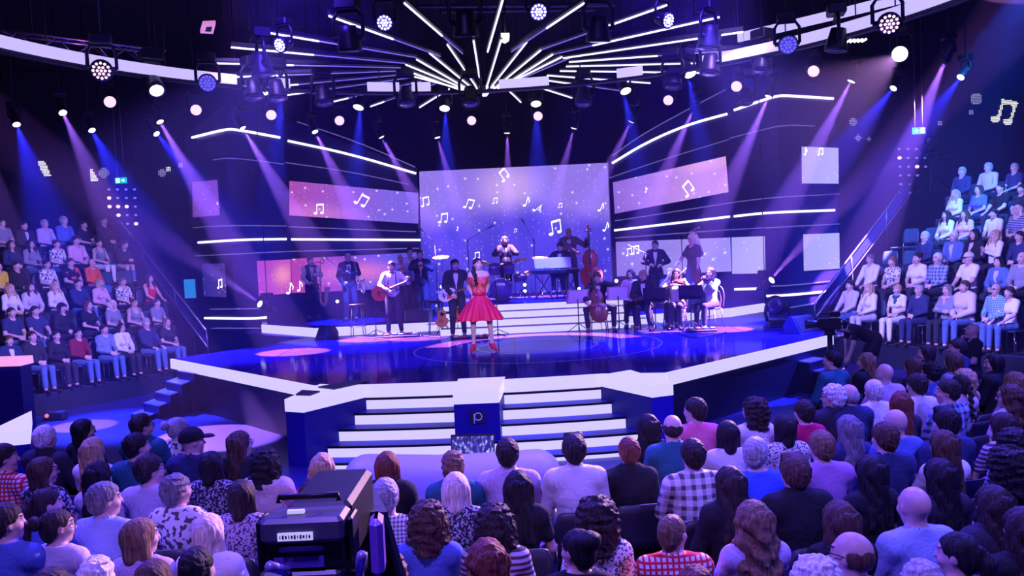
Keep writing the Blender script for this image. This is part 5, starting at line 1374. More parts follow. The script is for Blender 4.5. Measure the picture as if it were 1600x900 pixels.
# horn players behind
J = pose('m', False, yaw=.1, lh=V3(-.05, .30, 1.35), rh=V3(.04, .36, 1.38), lpole=(-1, 0, -.7), rpole=(1, 0, -.7), hands={-1: curl((.2, .9, .2), (.9, 0, -.2), .8), 1: curl((-.2, .9, .2), (-.9, 0, -.2), .8)})
r1 = player(630, 487, ZL, .2, 'bald horn player in a pale shirt directly behind the acoustic guitarist', J, 'bald', 'dark', 'shirt', 'pale', s=1.0, Y=22.0)
r2 = player(645, 480, ZL, .25, 'tall horn player in white shirt, rearmost on the riser', J, 'short', 'dark', 'shirt', 'white', s=1.10, Y=22.7)
r3 = player(661, 492, ZL, .1, 'trumpeter in a dark suit with white collar right of the guitarist', J, 'crew', 'brown', 'jacket', 'dark', 'white', s=1.05, Y=21.4)
def trumpet(r, label, J, slide=False):
    o = empty('trombone' if slide else 'trumpet', (0, 0, 0), 0, label, 'trombone' if slide else 'trumpet'); B = lambda p: to_world(r, p)
    m = J['H'](0, .10, -.065); d = V3(0, .9, -.45); d /= np.linalg.norm(d); L = .5 if not slide else .75
    MB().tube([B(m), B(m+d*.03), B(m+d*.09)], [.012, .006, .006], 8).build('mouthpiece', SILV, o, local=True)
    n = 14; P = [m+d*(.08+(L-.08)*k/n) for k in range(n+1)]; MB().tube([B(p) for p in P], [.007+.055*max(0, (k/n-.6)/.4)**2.6 for k in range(n+1)], 14, cap=False).build('bell', GOLD, o, local=True)
    q = V3(0, -d[2], d[1])*-.07; mb = MB().tube([B(m+d*.12), B(m+d*.10+q), B(m+d*.36+q), B(m+d*.38)], .006, 6)
    mb.build('tubing', GOLD, o, local=True)
    mb = MB()
    for k in range(3): mb.lathe([(.011, 0), (.011, .09), (.006, .1), (.006, .115)], B(m+d*(.19+.035*k)+q*.9), (0, 0, 1), 8)
    mb.build('valves', SILV, o, local=True)
trumpet(r3, 'brass trumpet raised by the person in dark suit with white collar', J); trumpet(r1, 'brass trumpet of the bald player behind the acoustic guitar', J); trumpet(r2, 'brass trombone of the tall rearmost horn player', J, True)
# electric guitarist behind the singer
J = pose('m', False, yaw=.3, lf=V3(-.14, 0, .09), rf=V3(.12, 0, .09), lh=V3(-.34, .30, 1.15), rh=V3(.12, .24, .98), lpole=(-1, 0, -1), rpole=(1, -.3, 0), hands={-1: curl((-.3, .3, .7), (.7, -.5, 0), .9), 1: curl((-.7, .4, -.5), (0, -1, -.2), .45)})
r = player(716, 520, ZS, .1, 'guitarist with dark curly hair in a dark jacket behind the singer', J, 'curlyshort', 'black', 'jacket', 'dark', 'white', s=1.03, Y=18.7)
o = guitar('white electric guitar of the person in dark jacket', 'electric'); B = lambda p: to_world(r, p)
o.matrix_world = frame(B((.02, .225, 1.02)), B((-1, .15, .3))-B((0, 0, 0)), B((0, 1, .1))-B((0, 0, 0)))
# drummer
J = pose('m', True, yaw=.0, lh=V3(-.16, .40, .86), rh=V3(.16, .40, .86), lpole=(-1, -.2, -.5), rpole=(1, -.2, -.5), hands={-1: curl((.1, 1, .2), (.8, 0, -.5), .9), 1: curl((-.1, 1, .2), (-.8, 0, -.5), .9)})
DY = 22.6; r = player(793, 470, ZD, 0, 'drummer in dark jacket and grey shirt behind the drum kit', J, 'short', 'dark', 'jacket', 'dark', 'grey', s=1.0, Y=DY, glasses=True)
r.location.z = ZD+.35
tag(MB().lathe([(.18, .33), (.19, .37), (.19, .42), (.16, .44)], (r.location.x, DY+.05, ZD+.35)).lathe([(.03, 0), (.03, .34)], (r.location.x, DY+.05, ZD+.35)).lathe([(.22, -.35), (.2, -.32), (.04, -.3), (.04, .01)], (r.location.x, DY+.05, ZD+.35)).build('drum_stool', BLACK), 'round black drum stool under the drummer', 'stool')
HP = M('headphone_white', (.7, .7, .75), .4); mb = MB()
for s in (-1, 1): mb.lathe([(.035, -.012), (.035, .012)], J['H'](s*.088, -.01, 0), J['HR']@V3(1, 0, 0), 12)
mb.tube([J['H'](.088*math.cos(a), -.01, .115*math.sin(a)+.01) for a in np.linspace(0, math.pi, 13)], .008, 6); mb.build('headphones', HP, r, local=True)
hd = M('drum_head', (.16, .10, .26), .35); sh = M('drum_shell', (.20, .05, .25), .2, coat=.7)
cx = r.location.x
def drum(name, c, d, R, L, label, grp='drums of the kit', stand_=True):
    c = np.array(c, float); o = empty(name, (c[0], c[1], ZD), 0, label, 'drum', grp); d = np.array(d, float)/np.linalg.norm(d)
    MB().lathe([(R*.97, -L/2), (R*.97, L/2)], c, d, 28, cap=False).build('shell', sh, o)
    MB().lathe([(R*.96, L/2-.012), (R*.96, L/2-.004)], c, d, 28).build('drum_head', hd, o)
    mb = MB()
    for q in (-L/2, L/2): mb.lathe([(R*.97, q-.015), (R*1.02, q-.015), (R*1.02, q+.015), (R*.97, q+.015)], c, d, 28, cap=False)
    mb.build('hoops', CHROME, o)
    Rm = rot_to(d); mb = MB()
    for k in range(8): a = 2*math.pi*k/8+.2; u = Rm@V3(R*math.cos(a), R*math.sin(a), 0); mb.tube([c+u-d*L*.45, c+u+d*L*.45], .008, 5)
    mb.build('lugs', CHROME, o)
    mb = MB()
    if stand_:
        for k in range(3): a = 2*math.pi*k/3+.5; p = c+V3(R*.9*math.cos(a), R*.9*math.sin(a), 0); mb.tube([p, (p[0]+.04*math.cos(a), p[1]+.04*math.sin(a), ZD+.01)], .009, 5)
    else:
        for s in (-1, 1): mb.tube([c+V3(s*R*.8, 0, -R*.4), (c[0]+s*R*1.15, c[1]-.1, ZD+.01)], .01, 5)
    mb.build('leg', CHROME, o); return o
bd = drum('bass_drum', (cx-.15, DY-.85, ZD+.30), (0, -1, .0), .29, .42, 'large bass drum facing front with a maker name across its head', stand_=False)
mb = MB(); lx, lz = cx-.27, ZD+.40; fy = DY-.85-.21
def strokes(L, ox):
    for (a, b, c_, d_) in L: mb.tube([(lx+ox+a*.05, fy, lz+b*.07), (lx+ox+c_*.05, fy, lz+d_*.07)], .006, 5)
strokes([(0, 1, 1, 1), (.5, 0, .5, 1)], 0); strokes([(0, 0, .5, 1), (.5, 1, 1, 0), (.2, .4, .8, .4)], .06); strokes([(0, 0, 0, 1), (0, 1, .5, .5), (.5, .5, 1, 1), (1, 1, 1, 0)], .12); strokes([(0, 0, .5, 1), (.5, 1, 1, 0), (.2, .4, .8, .4)], .18)
mb.build('drum_lettering', M('drum_letter_glow', (.85, .85, .9), .4, emit=(.5, .5, .7), es=.4, sample=False), bd)  # letters on the drum head made to look lit by a weak glow
drum('floor_tom', (cx-.72, DY-.35, ZD+.42), (0, -.1, 1), .21, .38, 'floor tom left of the bass drum'); drum('snare_drum', (cx+.38, DY-.35, ZD+.55), (0, -.15, 1), .18, .14, 'shallow snare drum right of the bass drum')
drum('rack_tom', (cx-.30, DY-.65, ZD+.82), (0, -.35, 1), .16, .2, 'left rack tom over the bass drum'); drum('rack_tom', (cx+.08, DY-.65, ZD+.82), (0, -.35, 1), .15, .18, 'right rack tom over the bass drum')
def cymbal(x, y, z, R, tilt, label):
    c = V3(x, y, z); o = empty('cymbal', (x, y, ZD), 0, label, 'cymbal', 'cymbals of the drum kit'); d = V3(tilt, -.22, 1)
    MB().lathe([(R, -.004), (R*.6, .012), (R*.2, .02), (R*.12, .045), (.012, .05)], c, d, 28).build('cymbal_disc', GOLD, o)
    MB().tube([c+V3(0, 0, .05), (x, y, ZD+.1)], .011, 6).build('pole', CHROME, o)
    mb = MB()
    for k in range(3): a = 2.1*k+.4; mb.tube([(x, y, ZD+.25), (x+.25*math.cos(a), y+.25*math.sin(a), ZD+.01)], .009, 5)
    mb.build('tripod_base', CHROME, o)
for (px, py, dy, R, tl, lab) in ((755, 411, -.4, .27, .25, 'left crash cymbal tilted behind the singer'), (690, 402, -.1, .25, .0, 'flat cymbal beside the left boom stand'), (812, 406, -.5, .22, -.2, 'small crash cymbal in front of the drummer'), (846, 404, -.3, .28, .1, 'right ride cymbal of the drum kit'), (828, 425, -.2, .17, .0, 'hi-hat cymbal low right of the drummer')):
    p = aty(px, py, DY+dy); cymbal(*p, R, tl, lab)
# keyboard player
J = pose('m', True, yaw=-.15, nod=-.35, lh=V3(-.2, .40, .80), rh=V3(.2, .40, .80), lf=V3(-.12, .30, .10), rf=V3(.12, .38, .10), lpole=(-1, -.2, -.6), rpole=(1, -.2, -.6), hands={-1: curl((0, 1, 0), (0, 0, -1), .4), 1: curl((0, 1, 0), (0, 0, -1), .4)})
KY = 21.6; r = player(879, 478, ZD, -.3, 'keyboard player in a dark suit bending over the keys', J, 'short', 'dark', 'jacket', 'dark', 'white', s=1.0, Y=KY); r.location.z = ZD+.12
def stool(P, hgt, label, group='stools', seatm=BLACK, r_=.17, foot=True):
    o = empty('stool', P, 0, label, 'stool', group); P = np.array(P, float)
    MB().lathe([(r_*.9, hgt-.05), (r_, hgt-.035), (r_, hgt-.01), (r_*.9, hgt)], P, n=20).build('seat', seatm, o)
    for k in range(4):
        a = math.pi/4+k*math.pi/2; MB().tube([P+V3(r_*.7*math.cos(a), r_*.7*math.sin(a), hgt-.05), P+V3(r_*1.1*math.cos(a), r_*1.1*math.sin(a), 0.005)], .011, 7).build('leg', CHROME, o)
    if foot: MB().tube([P+V3(r_*.98*math.cos(a), r_*.98*math.sin(a), hgt*.32) for a in np.linspace(0, 2*math.pi, 25)[:-1]], .009, 6, closed=True).build('foot_ring', CHROME, o)
    return o
stool((*np.array(r.location)[:2], ZD), .57, 'black stool under the keyboard player', foot=False)
kc = np.array(r.location)+Rz(math.pi-.3)@V3(0, .5, 0); kz = ZD+.72
ko = empty('keyboard', (kc[0], kc[1], ZD), 0, 'long dark stage keyboard on a stand right of the drums', 'keyboard'); R3 = Rz(-.3)
MB().box((kc[0], kc[1], kz), (1.25, .32, .09), -.3, bev=.012).build('case', BLACK, ko)
MB().box(kc*V3(1, 1, 0)+V3(0, 0, kz+.048)+R3@V3(0, .06, 0), (1.15, .15, .012), -.3).build('keys', M('ivory', (.75, .73, .70), .35), ko)
mb = MB()
for k in range(36):
    if k % 7 not in (2, 6): mb.box(kc*V3(1, 1, 0)+V3(0, 0, kz+.058)+R3@V3(-.56+.032*k, .03, 0), (.014, .09, .012), -.3)
mb.build('black_keys', BLACK, ko)
ks = empty('keyboard_stand', (kc[0], kc[1], ZD), 0, 'black folding stand carrying the stage keyboard', 'stand'); mb = MB()
for s in (-.35, .35):
    for q in (-1, 1): MB().tube([kc*V3(1, 1, 0)+V3(0, 0, kz-.05)+R3@V3(s+q*.18, .1*q, 0), kc*V3(1, 1, 0)+V3(0, 0, ZD+.012)+R3@V3(s-q*.2, -.12*q, 0)], .014, 6).build('leg', BLACK, ks)
for s in (-.1, .1): MB().tube([kc*V3(1, 1, 0)+V3(0, 0, kz-.052)+R3@V3(-.5, s, 0), kc*V3(1, 1, 0)+V3(0, 0, kz-.052)+R3@V3(.5, s, 0)], .012, 6).build('crossbar', BLACK, ks)
cp_ = kc*V3(1, 1, 0)+V3(0, 0, kz+.22)+R3@V3(-.05, -.16, 0)
so = tag(MB().box(cp_, (.95, .012, .27), R=R3@Rx(.25)).build('score', M('paper', (.75, .7, .72), .7)), 'wide open pale score standing on the keyboard', 'sheet music'); mb = MB()
for q in (-.2, .2): mb.tube([cp_+V3(q, 0, -.1), cp_+V3(q, .05, -.24)], .008, 5)
mb.build('support', BLACK, so)
# double bass player
J = pose('m', False, yaw=-.3, nod=-.3, lean=.1, lf=V3(-.16, 0, .09), rf=V3(.12, .1, .09), lh=V3(-.46, .22, 1.40), rh=V3(-.22, .38, 1.06), lpole=(-1, 0, -.6), rpole=(1, 0, -.4), hands={-1: curl((-.5, .6, .4), (.3, -.6, 0), 1.0), 1: curl((-.5, .5, -.4), (-.6, -.6, 0), .7)})
r = player(893, 470, ZD, -.1, 'double bass player in a dark jacket, tallest behind the keyboard', J, 'bald', 'dark', 'jacket', 'dark', 'white', skin=2, s=1.08, Y=23.2); tie(r, J, M('tie_white', (.7, .7, .75), .6))
o = viol('large red brown double bass held upright by the person in dark jacket', 1.10, 'double_bass', True, 'double bass'); p = aty(926, 462, 22.6)
o.matrix_world = frame((p[0], 22.6, ZD+.12), V3(1, -.15, .03), V3(-.04, .05, 1))
# string players, seated on gold chairs at the right
CHAIRG = M('chair_gold', (.55, .38, .30), .25, .9)
def thonet(P, rz, label):
    o = empty('bentwood_chair', P, rz, label, 'chair', 'band chairs')
    MB().lathe([(.19, .42), (.205, .435), (.205, .455), (.18, .465)], n=24).build('seat', M('seat_dark', (.04, .02, .03), .6), o, local=True)
    for sx, sy in ((-1, 1), (1, 1), (-1, -1), (1, -1)): MB().tube([(sx*.15, sy*.14, .43), (sx*.19, sy*.19, .005)], .013, 8).build('leg', CHAIRG, o, local=True)
    MB().tube([(.16*math.cos(a), .16*math.sin(a), .25) for a in np.linspace(0, 2*math.pi, 25)[:-1]], .009, 6, closed=True).build('ring', CHAIRG, o, local=True)
    for w_, h_ in ((.19, .93), (.11, .82)): MB().tube(pathpts([(-w_, -.17, .45), (-w_*1.02, -.21, h_-.2), (-w_*.6, -.235, h_-.03), (0, -.24, h_), (w_*.6, -.235, h_-.03), (w_*1.02, -.21, h_-.2), (w_, -.17, .45)], 5), .012, 7).build('back_hoop', CHAIRG, o, local=True)
    return o
def seated(x, y, face, label, clabel, J, *a, Y=None, z=ZS, **k):
    r = player(x, y, z, face, label, J, *a, Y=Y, **k); thonet(np.array(r.location), math.pi+face, clabel); return r
# cellist
J = pose('m', True, yaw=-.2, nod=-.3, lean=.12, lf=V3(-.30, .36, .10), rf=V3(.28, .36, .10), lk=(-.6, 1, .3), rk=(.6, 1, .3), lh=V3(-.10, .30, 1.10), rh=V3(.30, .42, .70), lpole=(-1, 0, -.3), rpole=(1, 0, -.2), hands={-1: curl((.3, .2, .8), (.5, -.8, 0), 1.0), 1: curl((-.3, .8, -.2), (-.2, 0, -1), .8)})
r = seated(936, 516, .0, 'cellist in a dark suit seated leftmost of the string players', 'gold bentwood chair under the cellist', J, 'short', 'brown', 'jacket', 'dark', 'white', Y=18.9); B = lambda p: to_world(r, p)
o = viol('dark brown cello between the knees of the leftmost string player', .76, 'cello'); o.matrix_world = frame(B((0, .46, .22)), B((-1, .1, .12))-B((0, 0, 0)), B((-.10, -.22, 1))-B((0, 0, 0)))
bow(B((.33, .50, .66)), B((-.33, .56, .62)), 'bow in the right hand of the leftmost string player')
# two seated players, one in a suit with a viola on the lap
J = pose('f', True, yaw=-.3, nod=-.2, lh=V3(-.16, .32, .82), rh=V3(.12, .30, .80))
seated(988, 506, -.2, 'violinist in a pale top half hidden behind the person in dark suit', 'gold bentwood chair of the half hidden violinist', J, 'long', 'brown', 'tee', 'pale', Y=19.6, z=ZS)
J = pose('m', True, yaw=-.6, nod=-.25, lean=.08, lh=V3(-.18, .34, .72), rh=V3(.10, .33, .72), lf=V3(-.16, .44, .10), rf=V3(.14, .44, .10), hands={-1: curl((.4, .8, 0), (0, .2, 1), .6), 1: curl((-.4, .8, 0), (0, 0, -1), .5)})
r = seated(1008, 517, -.25, 'violist in a dark suit seated with head turned aside', 'gold bentwood chair under the violist in dark suit', J, 'short', 'blonde', 'jacket', 'dark', 'white', Y=18.8); B = lambda p: to_world(r, p)
o = viol('viola lying across the knees of the person in dark suit', .42, 'viola', False, 'viola'); o.matrix_world = frame(B((.14, .38, .70)), B((.1, 1, .1))-B((0, 0, 0)), B((-1, .1, .12))-B((0, 0, 0)))
# blond player with raised hand and the violinist before
J = pose('m', True, yaw=-.3, lh=V3(-.10, .28, .85), rh=V3(.05, .20, 1.12), rpole=(.8, .3, -1), hands={1: curl((-.2, -.1, 1), (-.6, -.6, 0), .5), -1: curl((.6, .6, 0), (0, -.2, 1), .6)})
seated(1050, 508, -.2, 'person in a dark waistcoat raising one hand to the chin, behind the violinist', 'gold bentwood chair of the person with a hand on the chin', J, 'short', 'blonde', 'tee', 'dark', Y=19.3)
J = pose('f', True, yaw=-.1, nod=-.1, lh=V3(-.20, .36, 1.02), rh=V3(.10, .30, .98), lpole=(-1, .2, -1), rpole=(1, .1, -.6), hands={-1: curl((-.2, .5, .6), (.6, -.4, .3), .9), 1: curl((-.6, .4, .3), (-.2, .2, -1), .8)})
r = seated(1060, 517, -.3, 'violinist in a pale blouse playing, centre of the string players', 'gold bentwood chair under the violinist in pale blouse', J, 'longfront', 'black', 'blouse', 'white', Y=18.7); B = lambda p: to_world(r, p)
o = viol('violin under the chin of the person in pale blouse', .36, 'violin', False, 'violin'); o.matrix_world = frame(B((-.03, .14, 1.08)), B((-.9, -.35, .1))-B((0, 0, 0)), B((-.4, .85, -.15))-B((0, 0, 0)))
bow(B((.14, .38, 1.0)), B((-.25, .2, 1.35)), 'bow held by the violinist in pale blouse')
# red haired violinist at the right end
J = pose('f', True, yaw=.1, lh=V3(-.05, .30, 1.06), rh=V3(.10, .30, .92), lpole=(-.8, .4, -1), rpole=(1, .1, -.6), hands={-1: curl((.1, .1, 1), (.6, -.6, 0), .8), 1: curl((-.6, .4, .3), (-.2, .2, -1), .8)})
r = seated(1113, 515, -.8, 'violinist in white shirt and dark trousers at the right end of the players', 'gold bentwood chair rightmost on the stage', J, 'longfront', 'auburn', 'shirt', 'white', Y=18.3); B = lambda p: to_world(r, p)
o = viol('violin of the rightmost player in white shirt', .36, 'violin', False, 'violin'); o.matrix_world = frame(B((-.03, .13, 1.07)), B((-.9, -.35, .1))-B((0, 0, 0)), B((-.3, .85, .05))-B((0, 0, 0)))
bow(B((.10, .36, .94)), B((-.35, .3, 1.22)), 'bow held by the rightmost player in white shirt')
# standing singer in a dark dress, seen from the side, and the man at the rear microphone
J = pose('f', False, yaw=-.1, nod=-.3, lh=V3(-.26, .10, .88), rh=V3(.22, .24, 1.08), lpole=(-1, -.6, 0), rpole=(1, -.6, -.2), lf=V3(-.1, 0, .09), rf=V3(.1, .06, .09), hands={-1: curl((0, .2, -1), (.8, 0, 0), .6), 1: curl((-.2, .8, -.2), (-.6, 0, -.6), .8)})
r = place('person', 1086, 494, ZL, -1.1, 'violinist standing in a long dark dress with bow hanging from one hand', 1.10, 19.9)
dress_person(r, J, ('dress', 0), 'long', 'platinum', 'tee', 'dark', None, None, 0, h=.009)
V, Fc, prof = [], [], [(.12, 1.12), (.15, 1.02), (.175, .9), (.19, .7), (.21, .45), (.24, .18), (.23, .17), (.1, .9)]
for r_, z in prof:
    for k in range(60): a = 2*math.pi*k/60; w_ = 1+.05*math.sin(a*9)*(1.1-z); V.append((r_*w_*math.cos(a), r_*w_*math.sin(a)*.85, z))
for i in range(len(prof)-1):
    for k in range(60): Fc.append((i*60+k, i*60+(k+1) % 60, (i+1)*60+(k+1) % 60, (i+1)*60+k))
MB().add(V, Fc, True).build('dress_skirt', cloth('dark'), r, local=True)
B = lambda p: to_world(r, p); bow(B((.22, .30, 1.06)), B((.30, .34, .45)), 'pale bow hanging from the hand of the person in long dark dress')
o = viol('violin held low by the person in long dark dress', .36, 'violin', False, 'violin'); o.matrix_world = frame(B((-.27, .12, .62)), B((0, 1, 0))-B((0, 0, 0)), B((.05, 0, 1))-B((0, 0, 0)))
J = pose('m', False, yaw=-.3, lh=V3(-.16, .26, 1.1), rh=V3(.14, .28, 1.12), lpole=(-1, -.2, -.6), rpole=(1, -.2, -.6))
r = player(1027, 480, ZL, -.2, 'person in a dark suit and white shirt at the rear microphone behind the strings', J, 'short', 'dark', 'jacket', 'dark', 'white', s=1.03, Y=22.3)
# ------------------------------------------------------------------ stands, stools, boxes and cables on the stage
mic_stand(735, 470, ZD, 1.62, 'boom microphone stand standing up behind the singer', (.55, -.1, .28), Y=22.0)
mic_stand(838, 470, ZD, 1.55, 'boom microphone stand right of the drummer, tilted down', (-.22, -.1, .42), Y=22.0)
mic_stand(685, 490, ZL, 1.95, 'tall boom microphone stand at the left edge of the centre screen', (-.3, -.1, .35), Y=22.3)
mic_stand(1069, 490, ZL, 1.85, 'microphone stand left of the person in long dark dress', (.28, -.1, .12), Y=20.6)
mic_stand(588, 524, ZS, .95, 'short straight microphone stand left of the acoustic guitarist', None, Y=20.1)
mic_stand(778, 517, ZS, 1.25, 'black microphone stand right of the singer in front of the white steps', None, Y=18.8)
mic_stand(538, 500, ZL, 1.35, 'boom microphone stand between the two saxophonists', (-.3, -.1, .3), Y=21.6)
mic_stand(1012, 490, ZL, 1.45, 'microphone stand in front of the person in the rear dark suit', (-.3, 0, .15), Y=21.7)
music_stand(905, 521, ZS, .82, .2, 'low music stand with a bright open score left of the cellist', M('stand_pale', (.5, .3, .3), .5), Y=18.5)
music_stand(968, 519, ZS, .85, .0, 'music stand with pale score right of the cellist', M('stand_pale', (.5, .3, .3), .5), Y=18.5)
music_stand(1025, 522, ZS, .80, -.2, 'black music stand in front of the violist in dark suit', None, False, Y=18.2)
music_stand(1081, 524, ZS, .84, -.3, 'black music stand in front of the rightmost two violinists', None, False, Y=17.9)
p = aty(560, 522, 20.0); stool((p[0], 20.0, ZS), .80, 'tall chrome legged bar stool in front of the saxophonist in dark suit', r_=.2)
p = aty(681, 516, 19.6); stool((p[0], 19.6, ZS), .80, 'tall chrome legged bar stool between acoustic guitarist and singer', r_=.2)
p = aty(700, 519, 19.3)
def rack_guitar(P, label, kind, col):
    P = np.array(P, float); o = guitar(label, kind); o['group'] = 'guitars on stands'
    o.matrix_world = frame(P+V3(0, .02, .62), V3(.06, .12, 1), V3(0, -1, .12)) @ Matrix.Scale(.85, 4)
    b = next(c for c in o.children if c.name.split('.')[0] == 'body'); assign(b, 0, col)
    st_ = empty('guitar_stand', P, 0, 'small black stand under the '+label.split(' on a')[0], 'stand', 'guitar stands')
    for a in (.6, 2.5, 4.7): MB().tube([P+V3(0, .14, .34), P+V3(.2*math.cos(a), .14+.2*math.sin(a), .01)], .01, 5).build('leg', BLACK, st_)
    MB().tube([P+V3(-.12, -.06, .17), P+V3(-.12, .12, .19), P+V3(0, .14, .34), P+V3(.12, .12, .19), P+V3(.12, -.06, .17)], .009, 5).build('cradle', BLACK, st_)
rack_guitar((p[0]-.12, 19.3, ZS), 'red guitar on a stand just left of the singer', 'acoustic', M('guitar_dark_red', (.35, .03, .03), .25, coat=.5)); rack_guitar((p[0]+.22, 19.45, ZS), 'orange guitar on a stand nearest the singer', 'electric', M('guitar_orange', (.7, .2, .05), .25, coat=.5))
def monitor(x, y, z, rz, w_, label, mat=BLACK, Y=None):
    P = atz(x, y, z) if Y is None else aty(x, y, Y); P[2] = z; o = empty('monitor_speaker', P, 0, label, 'speaker', 'floor monitors'); R = Rz(rz)
    prof = [(-.22, 0), (.2, 0), (.2, .16), (.08, .33), (-.02, .33)]
    q = [P+R@V3(-w_/2, a, b) for a, b in prof]; MB().slab(q, R@V3(w_, 0, 0)).build('cabinet', mat, o)
    n = R@V3(0, -.85, .52); c = P+R@V3(0, -.12, .165)
    MB().slab([c+R@V3(u*w_*.44, 0, 0)+(R@V3(0, .52, .85))*v+n*.004 for u, v in ((-1, -.16), (1, -.16), (1, .16), (-1, .16))], n*.008).build('grille', M('grille', (.02, .02, .03), .8, bump=(200, .4)), o)
monitor(511, 530, ZS, -.5, .38, 'black wedge monitor in front of the left riser corner')
monitor(1252, 519, ZS, .6, .62, 'blue lit wedge monitor near the right stage corner', M('blue_plastic', (.05, .05, .35), .4))
monitor(455, 497, ZL, .3, .45, 'small black speaker box on the riser behind the left stage light')
def pedals(x, y, Y, n, w_, label):
    P = aty(x, y, Y); P[2] = ZS; o = empty('pedalboard', P, 0, label, 'effects pedals', 'pedalboards')
    MB().box(P+V3(0, 0, .025), (w_, .35, .05), bev=.01).build('board', BLACK, o)
    for k in range(n): MB().box(P+V3(-w_/2+w_*(k+.5)/n, .02-.08*(k % 2), .07), (w_/n*.7, .12, .05), bev=.008).build('pedal', [STEEL, M('pedal_red', (.5, .05, .1), .4), M('pedal_blue', (.1, .2, .6), .4)][k % 3], o)
pedals(622, 526, 19.45, 6, 1.0, 'row of effects pedals at the feet of the acoustic guitarist'); pedals(735, 524, 18.3, 5, .8, 'effects pedals behind the singer\'s legs'); pedals(1096, 521, 17.7, 4, .6, 'effects pedals under the music stand at the right end')
for (x, y, Y, w_, d_, h_, z, lab) in ((708, 505, 20.2, .5, .35, .5, ZS, 'black amplifier box behind the electric guitarist'), (655, 492, 21.0, .7, .4, .3, ZL, 'flat black flight case at the trumpeter\'s feet')):
    P = aty(x, y, Y); o = tag(MB().box((P[0], Y, z+h_/2), (w_, d_, h_), bev=.02).build('equipment_box', DARK), lab, 'equipment box', 'black boxes on stage')
    mb = MB()
    for s in (-1, 1):
        mb.box((P[0]+s*(w_/2-.02), Y-d_/2-.002, z+h_/2), (.04, .012, h_*.96)); 
    mb.build('metal_edge', STEEL, o); MB().tube([(P[0]-.1, Y-d_/2-.03, z+h_*.7), (P[0]+.1, Y-d_/2-.03, z+h_*.7)], .01, 6).build('handle', STEEL, o)
CBL = M('cable_black', (.015, .015, .02), .5)
for pts, lab in (([(520, 531), (560, 527), (600, 529), (640, 524), (690, 527)], 'black cable running past the bar stool to the pedals'), ([(700, 520), (720, 529), (760, 520), (790, 524)], 'black cable looping behind the singer'), ([(1060, 521), (1085, 527), (1120, 522), (1135, 519)], 'black cable under the rightmost violinist')):
    tag(MB().tube(pathpts([atz(x, y, ZS+.012) for x, y in pts], 8), .012, 6).build('cable', CBL), lab, 'cable', 'stage cables')
# floor lamps at the ends of the riser aimed up and the ones between the players
for (x, y, Y, xt, yt, c, lab, an, pw) in ((418, 481, 22.0, 250, 370, LAV, 'stage floor lamp throwing a lavender beam up to the left stand', 12, .5), (1195, 446, 21.5, 1340, 290, (.75, .3, .85), 'stage floor lamp throwing a purple beam up to the right', 12, .7)):
    P = aty(x, y, Y); T = aty(xt, yt, Y+.8); d = (T-P)/np.linalg.norm(T-P)
    o = fixture('beam', P, d*.6+V3(0, -.8, .1), lab, 'floor lamp', 'lamps on the stage floor', 1.2)
    spot(d*.3, T-P, BEAM_P*pw, c, an, .3, .03, 'lamp').parent = o
    MB().tube([P+V3(0, 0, -.1), (P[0], P[1], ZL)], .03, 6).build('stand', BLACK, o)
for i, (x, y, Y, z) in enumerate(((527, 471, 22.6, ZL), (963, 439, 22.8, ZL), (963, 451, 22.8, ZL), (905, 451, 22.6, ZD), (820, 445, 22.4, ZD), (820, 455, 22.4, ZD), (690, 448, 22.5, ZL), (690, 461, 22.5, ZL))):
    P = aty(x, y, Y); o = empty('blinder_lamp', P, 0, ['round lamp glowing beside the tenor saxophonist', 'upper lamp of two right of the double bass', 'lower lamp of two right of the double bass', 'lamp glowing left of the cellist', 'upper lamp of two on the drum riser', 'lower lamp of two on the drum riser', 'upper lamp of two left of the singer', 'lower lamp of two left of the singer'][i], 'lamp', 'small lamps between the players')
    MB().lathe([(.03, -.10), (.055, -.06), (.06, 0), (.05, 0)], P, (0, -1, 0), 14).build('housing', BLACK, o); MB().ball(P+V3(0, -.0, 0), (.045, .02, .045), 10).build('bulb', LENS_W, o)
    if i not in (2, 5, 7): MB().tube([P+V3(0, .05, 0), (P[0], P[1]+.05, z)], .012, 6).build('stand', BLACK, o)
    else: MB().tube([P+V3(0, .05, .15), (P[0], P[1]+.05, z)], .012, 6).build('stand', BLACK, o)
